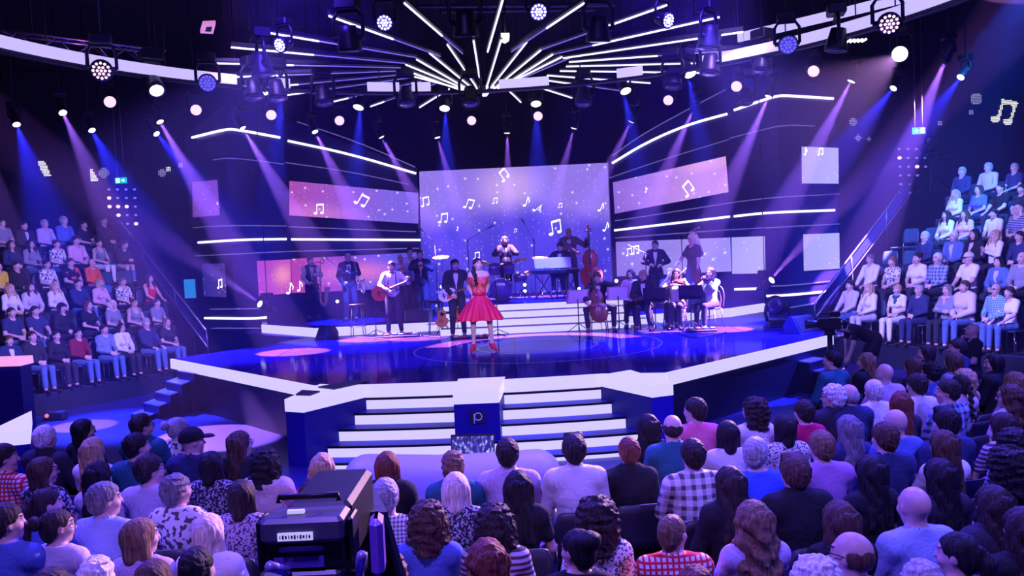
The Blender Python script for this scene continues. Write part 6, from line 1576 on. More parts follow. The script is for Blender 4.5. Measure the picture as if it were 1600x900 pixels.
# ------------------------------------------------------------------ audience chairs
SHELL = M('chair_shell', (.02, .022, .035), .45)
SHELLB = M('chair_shell_blue', (.03, .06, .12), .5)
def make_chair(shell=SHELL):
    o = empty('audience_chair', (0, 0, -50))
    def shellpart(name, f, nu, nv, th):
        mb = MB(); G = [[np.array(f(u, v)) for u in np.linspace(-1, 1, nu)] for v in np.linspace(0, 1, nv)]
        V = [p for r in G for p in r]+[p+np.array(th) for r in G for p in r]; n = nu*nv; F = []
        for j in range(nv-1):
            for i in range(nu-1):
                a = j*nu+i; F += [(a, a+1, a+nu+1, a+nu), (n+a, n+a+nu, n+a+nu+1, n+a+1)]
        edge = [i for i in range(nu)]+[j*nu+nu-1 for j in range(1, nv)]+[(nv-1)*nu+i for i in range(nu-2, -1, -1)]+[j*nu for j in range(nv-2, 0, -1)]
        for a, b in zip(edge, edge[1:]+edge[:1]): F.append((a, n+a, n+b, b))
        mb.add(V, F, True); return mb.build(name, shell, o, local=True)
    shellpart('seat', lambda u, v: (u*(.215-.02*abs(2*v-1)**4), -.19+.43*v, .405-.02*(1-u*u)*math.sin(math.pi*v)-.02*max(0, v-.8)*5*.3), 7, 7, (0, 0, .025))
    shellpart('backrest', lambda u, v: (u*(.215-.035*max(0, v-.75)*4*abs(u)**3), -.225-.05*v-.03*(1-u*u), .50+.36*v-.02*abs(u)**6*v), 9, 6, (0, -.022, 0))
    for s in (-1, 1):
        MB().tube([(s*.2, .2, .40), (s*.215, .215, .2), (s*.22, .22, .02), (s*.22, .19, .012), (s*.22, -.2, .012), (s*.22, -.24, .02), (s*.215, -.23, .25), (s*.205, -.245, .44), (s*.195, -.265, .62)], .0115, 8).build('leg', CHROME, o, local=True)
    MB().tube([(-.2, -.05, .39), (.2, -.05, .39)], .01, 6).build('crossbar', CHROME, o, local=True)
    return o
CH = make_chair(); CHB = make_chair(SHELLB); CHB.name = 'audience_chair_blue'
ORD = ['first', 'second', 'third', 'fourth', 'fifth', 'sixth', 'seventh', 'eighth', 'ninth', 'tenth', 'eleventh', 'twelfth', 'thirteenth', 'fourteenth', 'fifteenth']
TOPN = {'tee': 't-shirt', 'shirt': 'shirt', 'jacket': 'jacket', 'blouse': 'blouse', 'tank': 'vest top', 'hoodie': 'hoodie', 'vest': 'waistcoat', 'polo': 'polo shirt'}
PATN = {None: '', 'plaid': 'plaid ', 'check': 'checked ', 'gingham': 'gingham ', 'redplaid': 'red plaid ', 'floral': 'floral ', 'lace': 'lace ', 'dots': 'dotted ', 'stripe': 'striped ', 'print': 'printed '}
def an(s): return ('an ' if s[0] in 'aeio' else 'a ')+s
_used = {}
def first_use(src):
    """the prototype itself is the first one placed, then copies"""
    return src
def put_chair(P, rz, label, group, src=None):
    src = src or CH
    if not _used.get(src.name):
        _used[src.name] = 1; _index(src)
    return copy_thing(src, P, rz, label, 'chair', group)
def phrase(top, tcol, tpat): return an(f'{tcol} {PATN[tpat]}{TOPN[top]}')
def seat_person(P, rz, s, spec, where, key_arms):
    x, y, sex, hair, hcol, top, tcol, tpat, yaw = spec[:9]; opt = spec[9] if len(spec) > 9 else {}
    arms = opt.get('arms', key_arms)
    J = cached(('J', sex, arms, yaw), lambda: seat_pose(sex, arms, yaw))
    r = empty('person', P, rz, where, 'person', opt.get('group'), s)
    dress_person(r, J, (sex, arms, yaw), hair, hcol, top, tcol, tpat, opt.get('pants', 'dark'), opt.get('skin', 0), glasses=opt.get('g', False))
    return r
# floor audience: picture position of the top of the head, then looks
g = dict(g=True)
FLOOR = [
 (69, 664, 'm', 'short', 'white', 'jacket', 'dark', None, 0), (130, 651, 'f', 'bob', 'black', 'shirt', 'black', None, -.7, g), (145, 679, 'f', 'long', 'blonde', 'tee', 'white', None, 0),
 (221, 646, 'm', 'short', 'dark', 'jacket', 'teal', None, -.7, g), (213, 676, 'm', 'short', 'black', 'tee', 'teal', None, -.7), (277, 651, 'f', 'bun', 'grey', 'blouse', 'white', 'floral', -.7, g),
 (299, 668, 'm', 'cap', 'black', 'shirt', 'navy', None, -.7), (375, 669, 'f', 'long', 'brown', 'tee', 'dark', None, -.7, g), (329, 701, 'f', 'bob', 'black', 'blouse', 'dark', 'lace', 0),
 (413, 698, 'f', 'curly', 'black', 'hoodie', 'cream', None, 0), (503, 703, 'f', 'long', 'blonde', 'tee', 'red', None, 0), (488, 748, 'm', 'short', 'dark', 'shirt', 'navy', None, 0),
 (233, 710, 'm', 'short', 'dark', 'tee', 'pale', None, -.7, g), (275, 737, 'f', 'curlyshort', 'dark grey', 'blouse', 'white', 'floral', -.7), (376, 745, 'f', 'bob', 'dark', 'tee', 'lilac', 'lace', 0),
 (67, 710, 'f', 'bob', 'brown', 'tee', 'dark', 'dots', -.7, g), (153, 716, 'f', 'long', 'black', 'tee', 'pale', None, 0), (162, 753, 'm', 'short', 'dark grey', 'shirt', 'light blue', None, -.7),
 (72, 762, 'f', 'ponytail', 'dark', 'tee', 'blue', None, -.7), (88, 794, 'f', 'bun', 'dark', 'tee', 'pale', None, -.7, g), (5, 693, 'm', 'short', 'dark', 'shirt', 'white', 'redplaid', -.7),
 (7, 786, 'm', 'short', 'dark', 'tee', 'blue', None, -.7), (219, 804, 'f', 'bob', 'light brown', 'tee', 'lilac', None, -.7), (324, 797, 'f', 'bob', 'platinum', 'blouse', 'white', None, 0),
 (150, 865, 'f', 'curlyshort', 'white', 'tee', 'grey', None, 0), (238, 868, 'f', 'bob', 'brown', 'tee', 'dark', None, 0), (305, 853, 'm', 'crew', 'black', 'tee', 'white', 'dots', 0), (76, 888, 'm', 'short', 'dark', 'shirt', 'dark', None, 0),
 (604, 701, 'f', 'bob', 'auburn', 'jacket', 'black', None, 0), (707, 701, 'f', 'curlyshort', 'light brown', 'jacket', 'teal', None, 0), (792, 684, 'm', 'short', 'dark', 'shirt', 'lilac', None, 0),
 (896, 679, 'm', 'side', 'dark', 'shirt', 'white', None, 0), (982, 683, 'f', 'short', 'auburn', 'jacket', 'black', None, 0), (601, 747, 'm', 'short', 'grey', 'shirt', 'white', 'gingham', 0),
 (711, 733, 'f', 'bob', 'platinum', 'tee', 'dark', 'lace', 0), (808, 730, 'f', 'long', 'black', 'tee', 'black', None, 0), (667, 780, 'f', 'curly', 'brown', 'tee', 'blue', None, 0),
 (771, 785, 'f', 'curly', 'dark', 'tee', 'pale', 'stripe', 0), (930, 769, 'f', 'afro', 'dark', 'tee', 'white', 'lace', 0), (901, 820, 'f', 'updo', 'black', 'tee', 'black', None, .7),
 (760, 836, 'f', 'wavy', 'auburn', 'tee', 'purple', None, 0), (609, 860, 'f', 'curlyshort', 'light brown', 'shirt', 'white', 'plaid', 0), (1050, 803, 'm', 'crew', 'light brown', 'shirt', 'white', 'redplaid', -.7, dict(s=.92)),
 (1012, 643, 'f', 'long', 'black', 'tee', 'dark', None, 0), (1050, 648, 'm', 'fringe', 'dark', 'shirt', 'teal', None, 0, g), (1082, 685, 'm', 'short', 'dark', 'shirt', 'white', 'plaid', 0),
 (1085, 621, 'm', 'short', 'dark', 'polo', 'pink', None, .7), (1136, 653, 'f', 'bob', 'black', 'tee', 'white', None, 0), (1176, 619, 'f', 'curly', 'dark', 'tee', 'white', None, .7, g),
 (1225, 644, 'f', 'bob', 'black', 'blouse', 'white', 'lace', 0), (1256, 624, 'f', 'short', 'dark', 'tee', 'crimson', None, 0), (1300, 597, 'm', 'curlyshort', 'white', 'jacket', 'dark', None, .7, g),
 (1326, 600, 'm', 'fringe', 'grey', 'jacket', 'navy', None, 0), (1181, 683, 'm', 'short', 'grey', 'tee', 'bright blue', None, -.7, g), (1283, 672, 'm', 'short', 'light brown', 'tee', 'purple', None, 0),
 (1325, 644, 'f', 'long', 'dark grey', 'tee', 'navy', None, 0), (1139, 723, 'f', 'long', 'dark', 'jacket', 'black', None, 0), (1241, 711, 'm', 'side', 'brown', 'jacket', 'black', None, 0),
 (1358, 706, 'f', 'long', 'black', 'tee', 'black', None, 0), (1382, 659, 'm', 'short', 'brown', 'shirt', 'navy', None, 0), (1399, 639, 'm', 'bald', 'dark', 'tee', 'blue', None, 0),
 (1408, 607, 'f', 'long', 'auburn', 'tee', 'dark', None, -.7), (1365, 593, 'f', 'short', 'white', 'shirt', 'white', None, 0), (1432, 583, 'm', 'short', 'dark', 'polo', 'white', None, 0),
 (1480, 592, 'm', 'short', 'dark', 'shirt', 'light blue', 'plaid', .7), (1478, 637, 'm', 'side', 'black', 'tee', 'navy', None, 0), (1473, 667, 'f', 'long', 'brown', 'tee', 'white', None, 0),
 (1467, 711, 'f', 'long', 'black', 'tee', 'dark', None, 0), (1575, 597, 'f', 'wavy', 'brown', 'tee', 'pale', None, .7, g), (1566, 640, 'f', 'bob', 'dark', 'tee', 'lilac', 'stripe', 0),
 (1580, 667, 'f', 'curly', 'black', 'shirt', 'light blue', 'check', 0), (1572, 691, 'f', 'afro', 'black', 'tee', 'black', None, 0), (1176, 777, 'f', 'wavy', 'light brown', 'shirt', 'lilac', None, 0),
 (1311, 776, 'f', 'long', 'brown', 'shirt', 'black', None, 0), (1428, 760, 'm', 'bald', 'dark', 'shirt', 'light blue', None, .0), (1551, 752, 'f', 'long', 'dark', 'jacket', 'dark', None, 0),
 (1330, 831, 'm', 'fringe', 'brown', 'shirt', 'blue', None, .7, g), (1272, 866, 'f', 'curly', 'white', 'tee', 'pale', None, 0), (1438, 870, 'f', 'curlyshort', 'grey', 'shirt', 'pale', None, 0),
 (1495, 830, 'f', 'ponytail', 'black', 'tee', 'navy', None, .7), (1085, 880, 'f', 'curlyshort', 'auburn', 'tee', 'dark', None, 0), (1597, 786, 'f', 'long', 'dark', 'shirt', 'black', None, 0),
 (1300, 548, 'm', 'short', 'black', 'shirt', 'teal', None, .7), (1352, 548, 'f', 'long', 'light brown', 'jacket', 'black', None, .7), (1382, 568, 'm', 'bald', 'dark', 'shirt', 'lilac', None, 0),
 (1426, 556, 'f', 'bob', 'brown', 'tee', 'black', None, 0), (1453, 563, 'f', 'curlyshort', 'black', 'tee', 'blue', None, 0), (1488, 548, 'f', 'long', 'brown', 'tee', 'grey', None, 0),
 (1504, 573, 'f', 'wavy', 'blonde', 'tee', 'lilac', None, .7), (1446, 536, 'f', 'bob', 'dark', 'jacket', 'dark', None, .7), (1495, 529, 'm', 'short', 'dark', 'shirt', 'navy', None, .7),
 (1552, 550, 'f', 'bob', 'black', 'jacket', 'black', None, .7), (1500, 584, 'f', 'braid', 'dark', 'tee', 'pale', None, 0), (1584, 578, 'f', 'wavy', 'light brown', 'tee', 'lilac', None, 0),
]
block_of = lambda x: 'left' if x < 545 else ('centre' if x < 1000 else 'right')
_cnt = {}
for s in FLOOR: _cnt.setdefault((block_of(s[0]), s[5], s[6], s[7]), []).append(s[0])
def nth(L, x, fmt):
    L = sorted(L); k = L.index(x); n = len(L)
    if n == 1: return ''
    if n == 2: return ', left one of two' if k == 0 else ', right one of two'
    return f', {ORD[k]} from left of {n}'
TOPZ = 1.34
for i, s in enumerate(FLOOR):
    opt = s[9] if len(s) > 9 else {}
    sc = opt.get('s', 1.0)*(1.03 if s[2] == 'm' else .98)
    extra = .02 if s[3] in ('bob', 'long', 'curly', 'wavy', 'curlyshort', 'updo') else (.05 if s[3] == 'afro' else (-.01 if s[3] in ('bald', 'fringe') else 0))
    P = atz(s[0], s[1], (TOPZ+extra)*sc)
    tgt = np.array([-.4+.35*P[0], 16.5]); d = tgt-P[:2]; rz = math.atan2(-d[0], d[1])+RNG.normal(0, .05)
    bl = block_of(s[0]); ph = phrase(s[5], s[6], s[7]); nn = nth(_cnt[(bl, s[5], s[6], s[7])], s[0], '')
    seat_person((P[0], P[1], 0), rz, sc, s, f'person in {ph}, back turned, {bl} floor{nn}', 'lap' if i % 3 else 'knees')
    put_chair((P[0], P[1], 0), rz, f'chair of the person in {ph}, {bl} floor{nn}', 'floor seat chairs')

# ------------------------------------------------------------------ tiered stands with their people
m_tier = M('stand_black', (.012, .012, .03), .55)
def stand(side, edge_a, ang, zp, rise, run, nrow, length, back):
    d = np.array([math.sin(ang), math.cos(ang)]); n = np.array([-d[1], d[0]]) if side == 'left' else np.array([d[1], -d[0]])
    a = np.array(edge_a)-d*back; L = length+back
    o = empty('tiered_stand', (*a, 0), 0, f'black stepped seating stand on the {side} of the stage', 'grandstand')
    for i in range(nrow):
        p, q = a+n*(run*i if i else 0), a+d*L+n*(run*i if i else 0); e = n*(run*(nrow-i)+.6)
        z0, z1 = (0 if i == 0 else zp+rise*(i-1)), zp+rise*i
        MB().prism([tuple(p), tuple(q), tuple(q+e), tuple(p+e)], z0, z1).build('tier', m_tier, o)
        m = MB(); m.tube([(*(p+n*.01), z1+.004), (*(q+n*.01), z1+.004)], .008, 5); m.build('nosing', M('nosing_dim', (.12, .12, .3), .3, .5), o)
    return a, d, n
LA, LD, LN = stand('left', atz(60, 618, .4)[:2], math.radians(29.7), .4, .5, .8, 6, 4.1, 3.0)
RA, RD, RN = stand('right', atz(1404, 540, .5)[:2]-2.9*np.array([math.sin(math.radians(-27)), math.cos(math.radians(-27))])*1.0, math.radians(-27), .5, .52, .8, 6, 4.9, 3.2)
def p_(x, y, sex, hair, hcol, top, tcol, tpat=None, arms='lap', yaw=0, **k): return (x, y, sex, hair, hcol, top, tcol, tpat, yaw, dict(arms=arms, **k))
LEFT = [
 [p_(13, 523, 'm', 'short', 'brown', 'jacket', 'navy', arms='lap', pants='denim', inner='white'), p_(49, 516, 'm', 'short', 'dark', 'shirt', 'dark', arms='lap', pants='denim'), p_(87, 516, 'f', 'ponytail', 'black', 'shirt', 'black'), p_(121, 514, 'm', 'short', 'black', 'shirt', 'dark red', pants='denim'),
  p_(162, 506, 'm', 'short', 'dark', 'shirt', 'light blue', 'check', pants='denim'), p_(189, 507, 'f', 'bob', 'dark', 'jacket', 'white', arms='lap'), p_(228, 496, 'm', 'short', 'grey', 'shirt', 'navy', arms='knees', pants='denim'), p_(260, 496, 'f', 'bob', 'light brown', 'tee', 'dark', pants='denim')],
 [p_(17, 479, 'm', 'crew', 'dark', 'tee', 'navy', pants='denim'), p_(54, 477, 'm', 'short', 'dark', 'tee', 'navy', arms='knees', pants='denim'), p_(96, 472, 'f', 'fringebob', 'black', 'shirt', 'black'), p_(137, 469, 'f', 'bob', 'auburn', 'tee', 'black', arms='lap'), p_(175, 469, 'f', 'wavy', 'platinum', 'tee', 'grey'), p_(209, 467, 'f', 'updo', 'brown', 'tank', 'grey'), p_(245, 477, 'm', 'short', 'brown', 'tee', 'grey', s=.86)],
 [p_(15, 445, 'f', 'longfront', 'blonde', 'shirt', 'white'), p_(47, 443, 'f', 'longfront', 'dark', 'jacket', 'pale'), p_(86, 443, 'f', 'longfront', 'blonde', 'shirt', 'white'), p_(121, 435, 'm', 'crew', 'dark', 'polo', 'navy', arms='knees', pants='denim'), p_(155, 435, 'f', 'bob', 'blonde', 'shirt', 'pale pink'), p_(191, 433, 'f', 'curlyshort', 'dark grey', 'blouse', 'white', 'floral'), p_(233, 428, 'f', 'longfront', 'dark', 'tank', 'red', arms='knees')],
 [p_(-3, 420, 'm', 'short', 'dark', 'tee', 'yellow'), p_(25, 408, 'm', 'short', 'dark', 'shirt', 'black', pants='denim'), p_(73, 410, 'f', 'updo', 'dark', 'tee', 'white', 'floral'), p_(110, 413, 'm', 'short', 'brown', 'tee', 'black', 'print', s=.92), p_(143, 406, 'm', 'bald', 'dark', 'polo', 'orange', pants='denim')],
 [p_(17, 376, 'f', 'longfront', 'dark', 'shirt', 'navy'), p_(47, 374, 'f', 'longfront', 'black', 'shirt', 'grey', pants='denim'), p_(88, 376, 'f', 'short', 'brown', 'blouse', 'white', 'floral', pants='denim'), p_(118, 368, 'm', 'side', 'dark', 'shirt', 'pale pink'), p_(154, 374, 'f', 'updo', 'dark', 'tank', 'grey', arms='lap', pants='white'), p_(184, 379, 'f', 'short', 'brown', 'shirt', 'dark', arms='lean', pants='denim')],
 [p_(2, 340, 'm', 'crew', 'dark', 'tee', 'grey'), p_(37, 346, 'm', 'short', 'dark', 'jacket', 'dark'), p_(69, 342, 'm', 'short', 'grey', 'shirt', 'lilac'), p_(99, 337, 'm', 'short', 'grey', 'shirt', 'blue'), p_(130, 344, 'm', 'crew', 'dark', 'tee', 'black'), p_(161, 337, 'm', 'short', 'dark', 'shirt', 'black')],
]
RIGHT = [
 [p_(1328, 437, 'm', 'short', 'dark', 'shirt', 'pale', arms='knees', pants='denim'), p_(1357, 442, 'f', 'longfront', 'blonde', 'jacket', 'white', pants='pale'), p_(1402, 443, 'f', 'short', 'blonde', 'tee', 'white', pants='white', scarf='teal'), p_(1436, 443, 'm', 'crew', 'grey', 'shirt', 'navy', pants='navy'),
  p_(1480, 443, 'f', 'bob', 'dark grey', 'shirt', 'grey', arms='crossed', scarf='pale pink'), p_(1507, 437, 'f', 'short', 'brown', 'hoodie', 'cream', pants='denim'), p_(1556, 442, 'm', 'bald', 'dark', 'shirt', 'teal', 'check', arms='lap', pants='denim', g=True), p_(1577, 447, 'f', 'curlyshort', 'dark', 'blouse', 'white', arms='knees', pants='denim')],
 [p_(1360, 396, 'm', 'short', 'dark grey', 'polo', 'white', arms='knees'), p_(1394, 400, 'f', 'curlyshort', 'light brown', 'tee', 'white', 'floral'), p_(1433, 394, 'f', 'updo', 'dark', 'tee', 'white'), p_(1465, 394, 'm', 'short', 'white', 'shirt', 'light blue', 'plaid'), p_(1514, 393, 'm', 'cap', 'cream', 'tee', 'white', arms='knees'), p_(1560, 400, 'f', 'bob', 'black', 'jacket', 'denim'), p_(1597, 392, 'm', 'bald', 'dark', 'shirt', 'grey')],
 [p_(1445, 360, 'm', 'crew', 'grey', 'shirt', 'navy'), p_(1490, 361, 'm', 'short', 'platinum', 'jacket', 'denim', arms='lap'), p_(1522, 357, 'f', 'longfront', 'black', 'jacket', 'black'), p_(1554, 358, 'f', 'longfront', 'blonde', 'shirt', 'white', arms='clap'), p_(1593, 360, 'm', 'short', 'dark', 'shirt', 'navy')],
 [p_(1478, 328, 'f', 'longfront', 'dark', 'shirt', 'white'), p_(1507, 327, 'f', 'longfront', 'brown', 'blouse', 'pale pink'), p_(1553, 328, 'm', 'short', 'dark', 'tee', 'white', arms='lap'), p_(1590, 319, 'f', 'long', 'platinum', 'blouse', 'navy', 'stripe')],
 [p_(1492, 295, 'f', 'longfront', 'blonde', 'shirt', 'white'), p_(1529, 288, 'f', 'bob', 'brown', 'tee', 'blue'), p_(1563, 285, 'm', 'crew', 'dark', 'tee', 'black', arms='knees'), p_(1596, 287, 'f', 'short', 'dark', 'tee', 'dark')],
 [p_(1503, 260, 'm', 'short', 'grey', 'shirt', 'navy'), p_(1544, 253, 'm', 'short', 'grey', 'shirt', 'lilac'), p_(1585, 254, 'm', 'short', 'grey', 'tee', 'navy')],
]
ROWN = ['front', 'second', 'third', 'fourth', 'fifth', 'top']
def scarf(root, J, col):
    t = J['t']; mb = MB()
    mb.tube([t(.078*math.cos(a), .02+.072*math.sin(a), .515-.02*math.sin(a)) for a in np.linspace(0, 2*math.pi, 21)[:-1]], .03, 8, closed=True)
    mb.tube([t(-.01, .10, .50), t(-.03, .125, .42), t(-.02, .13, .34)], [.03, .034, .03], 8)
    mb.build('scarf', cloth(col), root, local=True)
def fill(side, rows, A, D, N, zp, rise, run):
    fx = -N; rz0 = math.atan2(-fx[0], fx[1])
    for i, row in enumerate(rows):
        c = A+N*(.5+run*i); zt = zp+rise*i
        for k, s in enumerate(row):
            H = onplane(s[0], s[1], c, N); opt = s[9]
            sc = opt.get('s', 0) or float(np.clip((H[2]-zt)/(TOPZ+.01), .9, 1.08))
            rz = rz0+RNG.normal(0, .08)+(.12 if side == 'left' else -.12)
            ph = phrase(s[5], s[6], s[7]); w_ = f'{ORD[k]} in {ROWN[i]} row, {side} stand'
            r = seat_person((H[0], H[1], zt+(H[2]-zt-(TOPZ+.01)*sc if opt.get('s') else 0)*0), rz, sc, s, f'seated person in {ph}, {w_}', opt['arms'])
            if opt.get('inner') and s[5] == 'jacket':
                J = _C[('J', s[2], opt['arms'], 0)]; o = link('shirt', cached(('i', s[2], opt['arms'], 'shirt'), lambda: slot(top_mesh(J, 'shirt', .0115))), r); assign(o, 0, cloth(opt['inner']))
            elif s[5] == 'jacket':
                J = _C[('J', s[2], opt['arms'], 0)]; o = link('shirt', cached(('i', s[2], opt['arms'], 'shirt'), lambda: slot(top_mesh(J, 'shirt', .0115))), r); assign(o, 0, cloth('pale'))
            if opt.get('scarf'): scarf(r, _C[('J', s[2], opt['arms'], 0)], opt['scarf'])
            put_chair((H[0], H[1], zt), rz0, f'chair under person in {ph}, {w_}', f'{side} stand chairs', CHB)
fill('left', LEFT, LA, LD, LN, .4, .5, .8)
fill('right', RIGHT, RA, RD, RN, .5, .52, .8)
def empty_seats(side, lst, A, D, N, zp, rise, run):
    fx = -N; rz0 = math.atan2(-fx[0], fx[1])
    for x, y, i, lab in lst:
        c = A+N*(.5+run*i); H = onplane(x, y, c, N)
        put_chair((H[0], H[1], zp+rise*i), rz0, lab, f'empty {side} stand seats', CHB)
empty_seats('left', [(172, 422, 3, 'empty blue grey chair right of the person in the orange polo shirt'), (204, 420, 3, 'empty blue grey chair nearest the left railing, two from the orange polo shirt')], LA, LD, LN, .4, .5, .8)
empty_seats('right', [(1379, 396, 2, 'lower empty blue chair nearest the right railing'), (1411, 396, 2, 'lower empty blue chair left of the person in the navy shirt'), (1412, 360, 3, 'upper empty blue chair nearest the right railing'), (1446, 360, 3, 'upper empty blue chair left of the white shirt in row four')], RA, RD, RN, .5, .52, .8)
for c in (CH, CHB):
    for k in list(c.children): bpy.data.objects.remove(k)
    bpy.data.objects.remove(c)
# stair railings with panels beside the stands
m_pan = M('railing_panel', (.02, .03, .22), .15, spec=.7); RLM = M('railing_steel', (.5, .5, .8), .25, .8)
def railing(top, bot, Ys, label):
    T = [aty(x, y, Y) for (x, y), Y in zip(top, Ys)]; B = [aty(x, y, Y) for (x, y), Y in zip(bot, Ys)]
    o = empty('stair_railing', (T[0][0], T[0][1], 0), 0, label, 'railing')
    MB().tube(T, .022, 8).build('handrail', RLM, o); MB().tube(B, .016, 6).build('lower_rail', RLM, o)
    for t, b in zip(T, B):
        MB().tube([t, b], .016, 6).build('post', RLM, o)
        MB().tube([b, (b[0], b[1], max(0.0, b[2]-.5))], .016, 6).build('foot_post', BLACK, o)
    for k in range(len(T)-1):
        sh = np.array([0, .05, 0])
        MB().slab([T[k]*.75+B[k]*.25+sh, T[k+1]*.75+B[k+1]*.25+sh, B[k+1]*.9+T[k+1]*.1+sh, B[k]*.9+T[k]*.1+sh], (0, .02, 0)).build('panel', m_pan, o)
railing([(186, 344), (223, 389), (272, 452), (322, 516)], [(190, 370), (226, 412), (275, 477), (325, 543)], [24.3, 23.2, 22.0, 20.9], 'sloping steel railing with blue panels beside the left stand')
railing([(1421, 276), (1385, 327), (1330, 399), (1273, 473)], [(1421, 306), (1385, 354), (1332, 424), (1274, 496)], [23.2, 22.2, 21.0, 19.9], 'sloping steel railing with blue panels beside the right stand')
# ------------------------------------------------------------------ things between stage and audience
m_sofa = M('bench_leather', (.55, .52, .68), .45, bump=(30, .1))
F = Field((-2.4, 7.9, -.05), (1.3, 10.2, .75), .022)
c0, c1 = atz(575, 742, .42), atz(838, 735, .42)
cps = [c0, (c0*.5+c1*.5)+V3(0, -.16, 0), c1]
for a, b in zip(cps[:-1], cps[1:]):
    for z in (.14, .25, .38): F.cone((*a[:2], z), (*b[:2], z), .27, .27, .05)
F.cut((0, 0, -1), .0)
o = tag(link('curved_bench', slot(F.mesh('curved_bench'))), 'long curved pale upholstered bench in front of the lit stairs', 'bench'); assign(o, 0, m_sofa)
mb = MB()
for k in range(5):
    q = cps[0]+(cps[2]-cps[0])*(k+.5)/5; mb.lathe([(.03, 0), (.03, .04)], (q[0], q[1]-.05, -.0), n=8)
mb.build('glides', BLACK, o)
# small monitor at the foot of the podium block
def screen_picture():
    m = bpy.data.materials.new('monitor_picture'); m.use_nodes = True; nt = m.node_tree; b = nt.nodes['Principled BSDF']; N = nt.nodes.new; Lk = nt.links.new
    tc = N('ShaderNodeTexCoord'); mp = N('ShaderNodeMapping'); mp.inputs['Scale'].default_value = (14, 1, 9); Lk(tc.outputs['Object'], mp.inputs[0])
    nz = N('ShaderNodeTexNoise'); nz.inputs['Scale'].default_value = 1.6; nz.inputs['Detail'].default_value = 5; nz.inputs['Distortion'].default_value = .6; Lk(mp.outputs[0], nz.inputs['Vector'])
    cr = N('ShaderNodeValToRGB'); e = cr.color_ramp.elements; e[0].position = .45; e[0].color = (.01, .01, .08, 1); e[1].position = .66; e[1].color = (.75, .72, 1, 1); k = e.new(.55); k.color = (.10, .09, .6, 1)
    Lk(nz.outputs['Fac'], cr.inputs[0]); Lk(cr.outputs[0], b.inputs['Emission Color']); b.inputs['Emission Strength'].default_value = .9; b.inputs['Base Color'].default_value = (.01, .01, .02, 1)
    return m
q = [aty(x, y, Y) for x, y, Y in ((706, 683, 10.15), (771, 681, 10.15), (771, 716, 10.0), (707, 718, 10.0))]
o = empty('video_monitor', (*np.mean(q, 0)[:2], 0), 0, 'small video monitor showing the stage at the foot of the podium block', 'monitor')
c = np.mean(q, 0); nb = V3(0, .05, .01)
MB().slab([c+(p-c)*1.06+V3(0, .004, 0) for p in q], nb).build('casing', BLACK, o); MB().slab(q, nb*.1).build('display', screen_picture(), o)
mb = MB().box((c[0], c[1]+.05, .012), (.3, .2, .024)); mb.tube([(c[0], c[1]+.06, .02), (c[0], c[1]+.05, c[2]-.1)], .02, 6); mb.build('stand', BLACK, o)
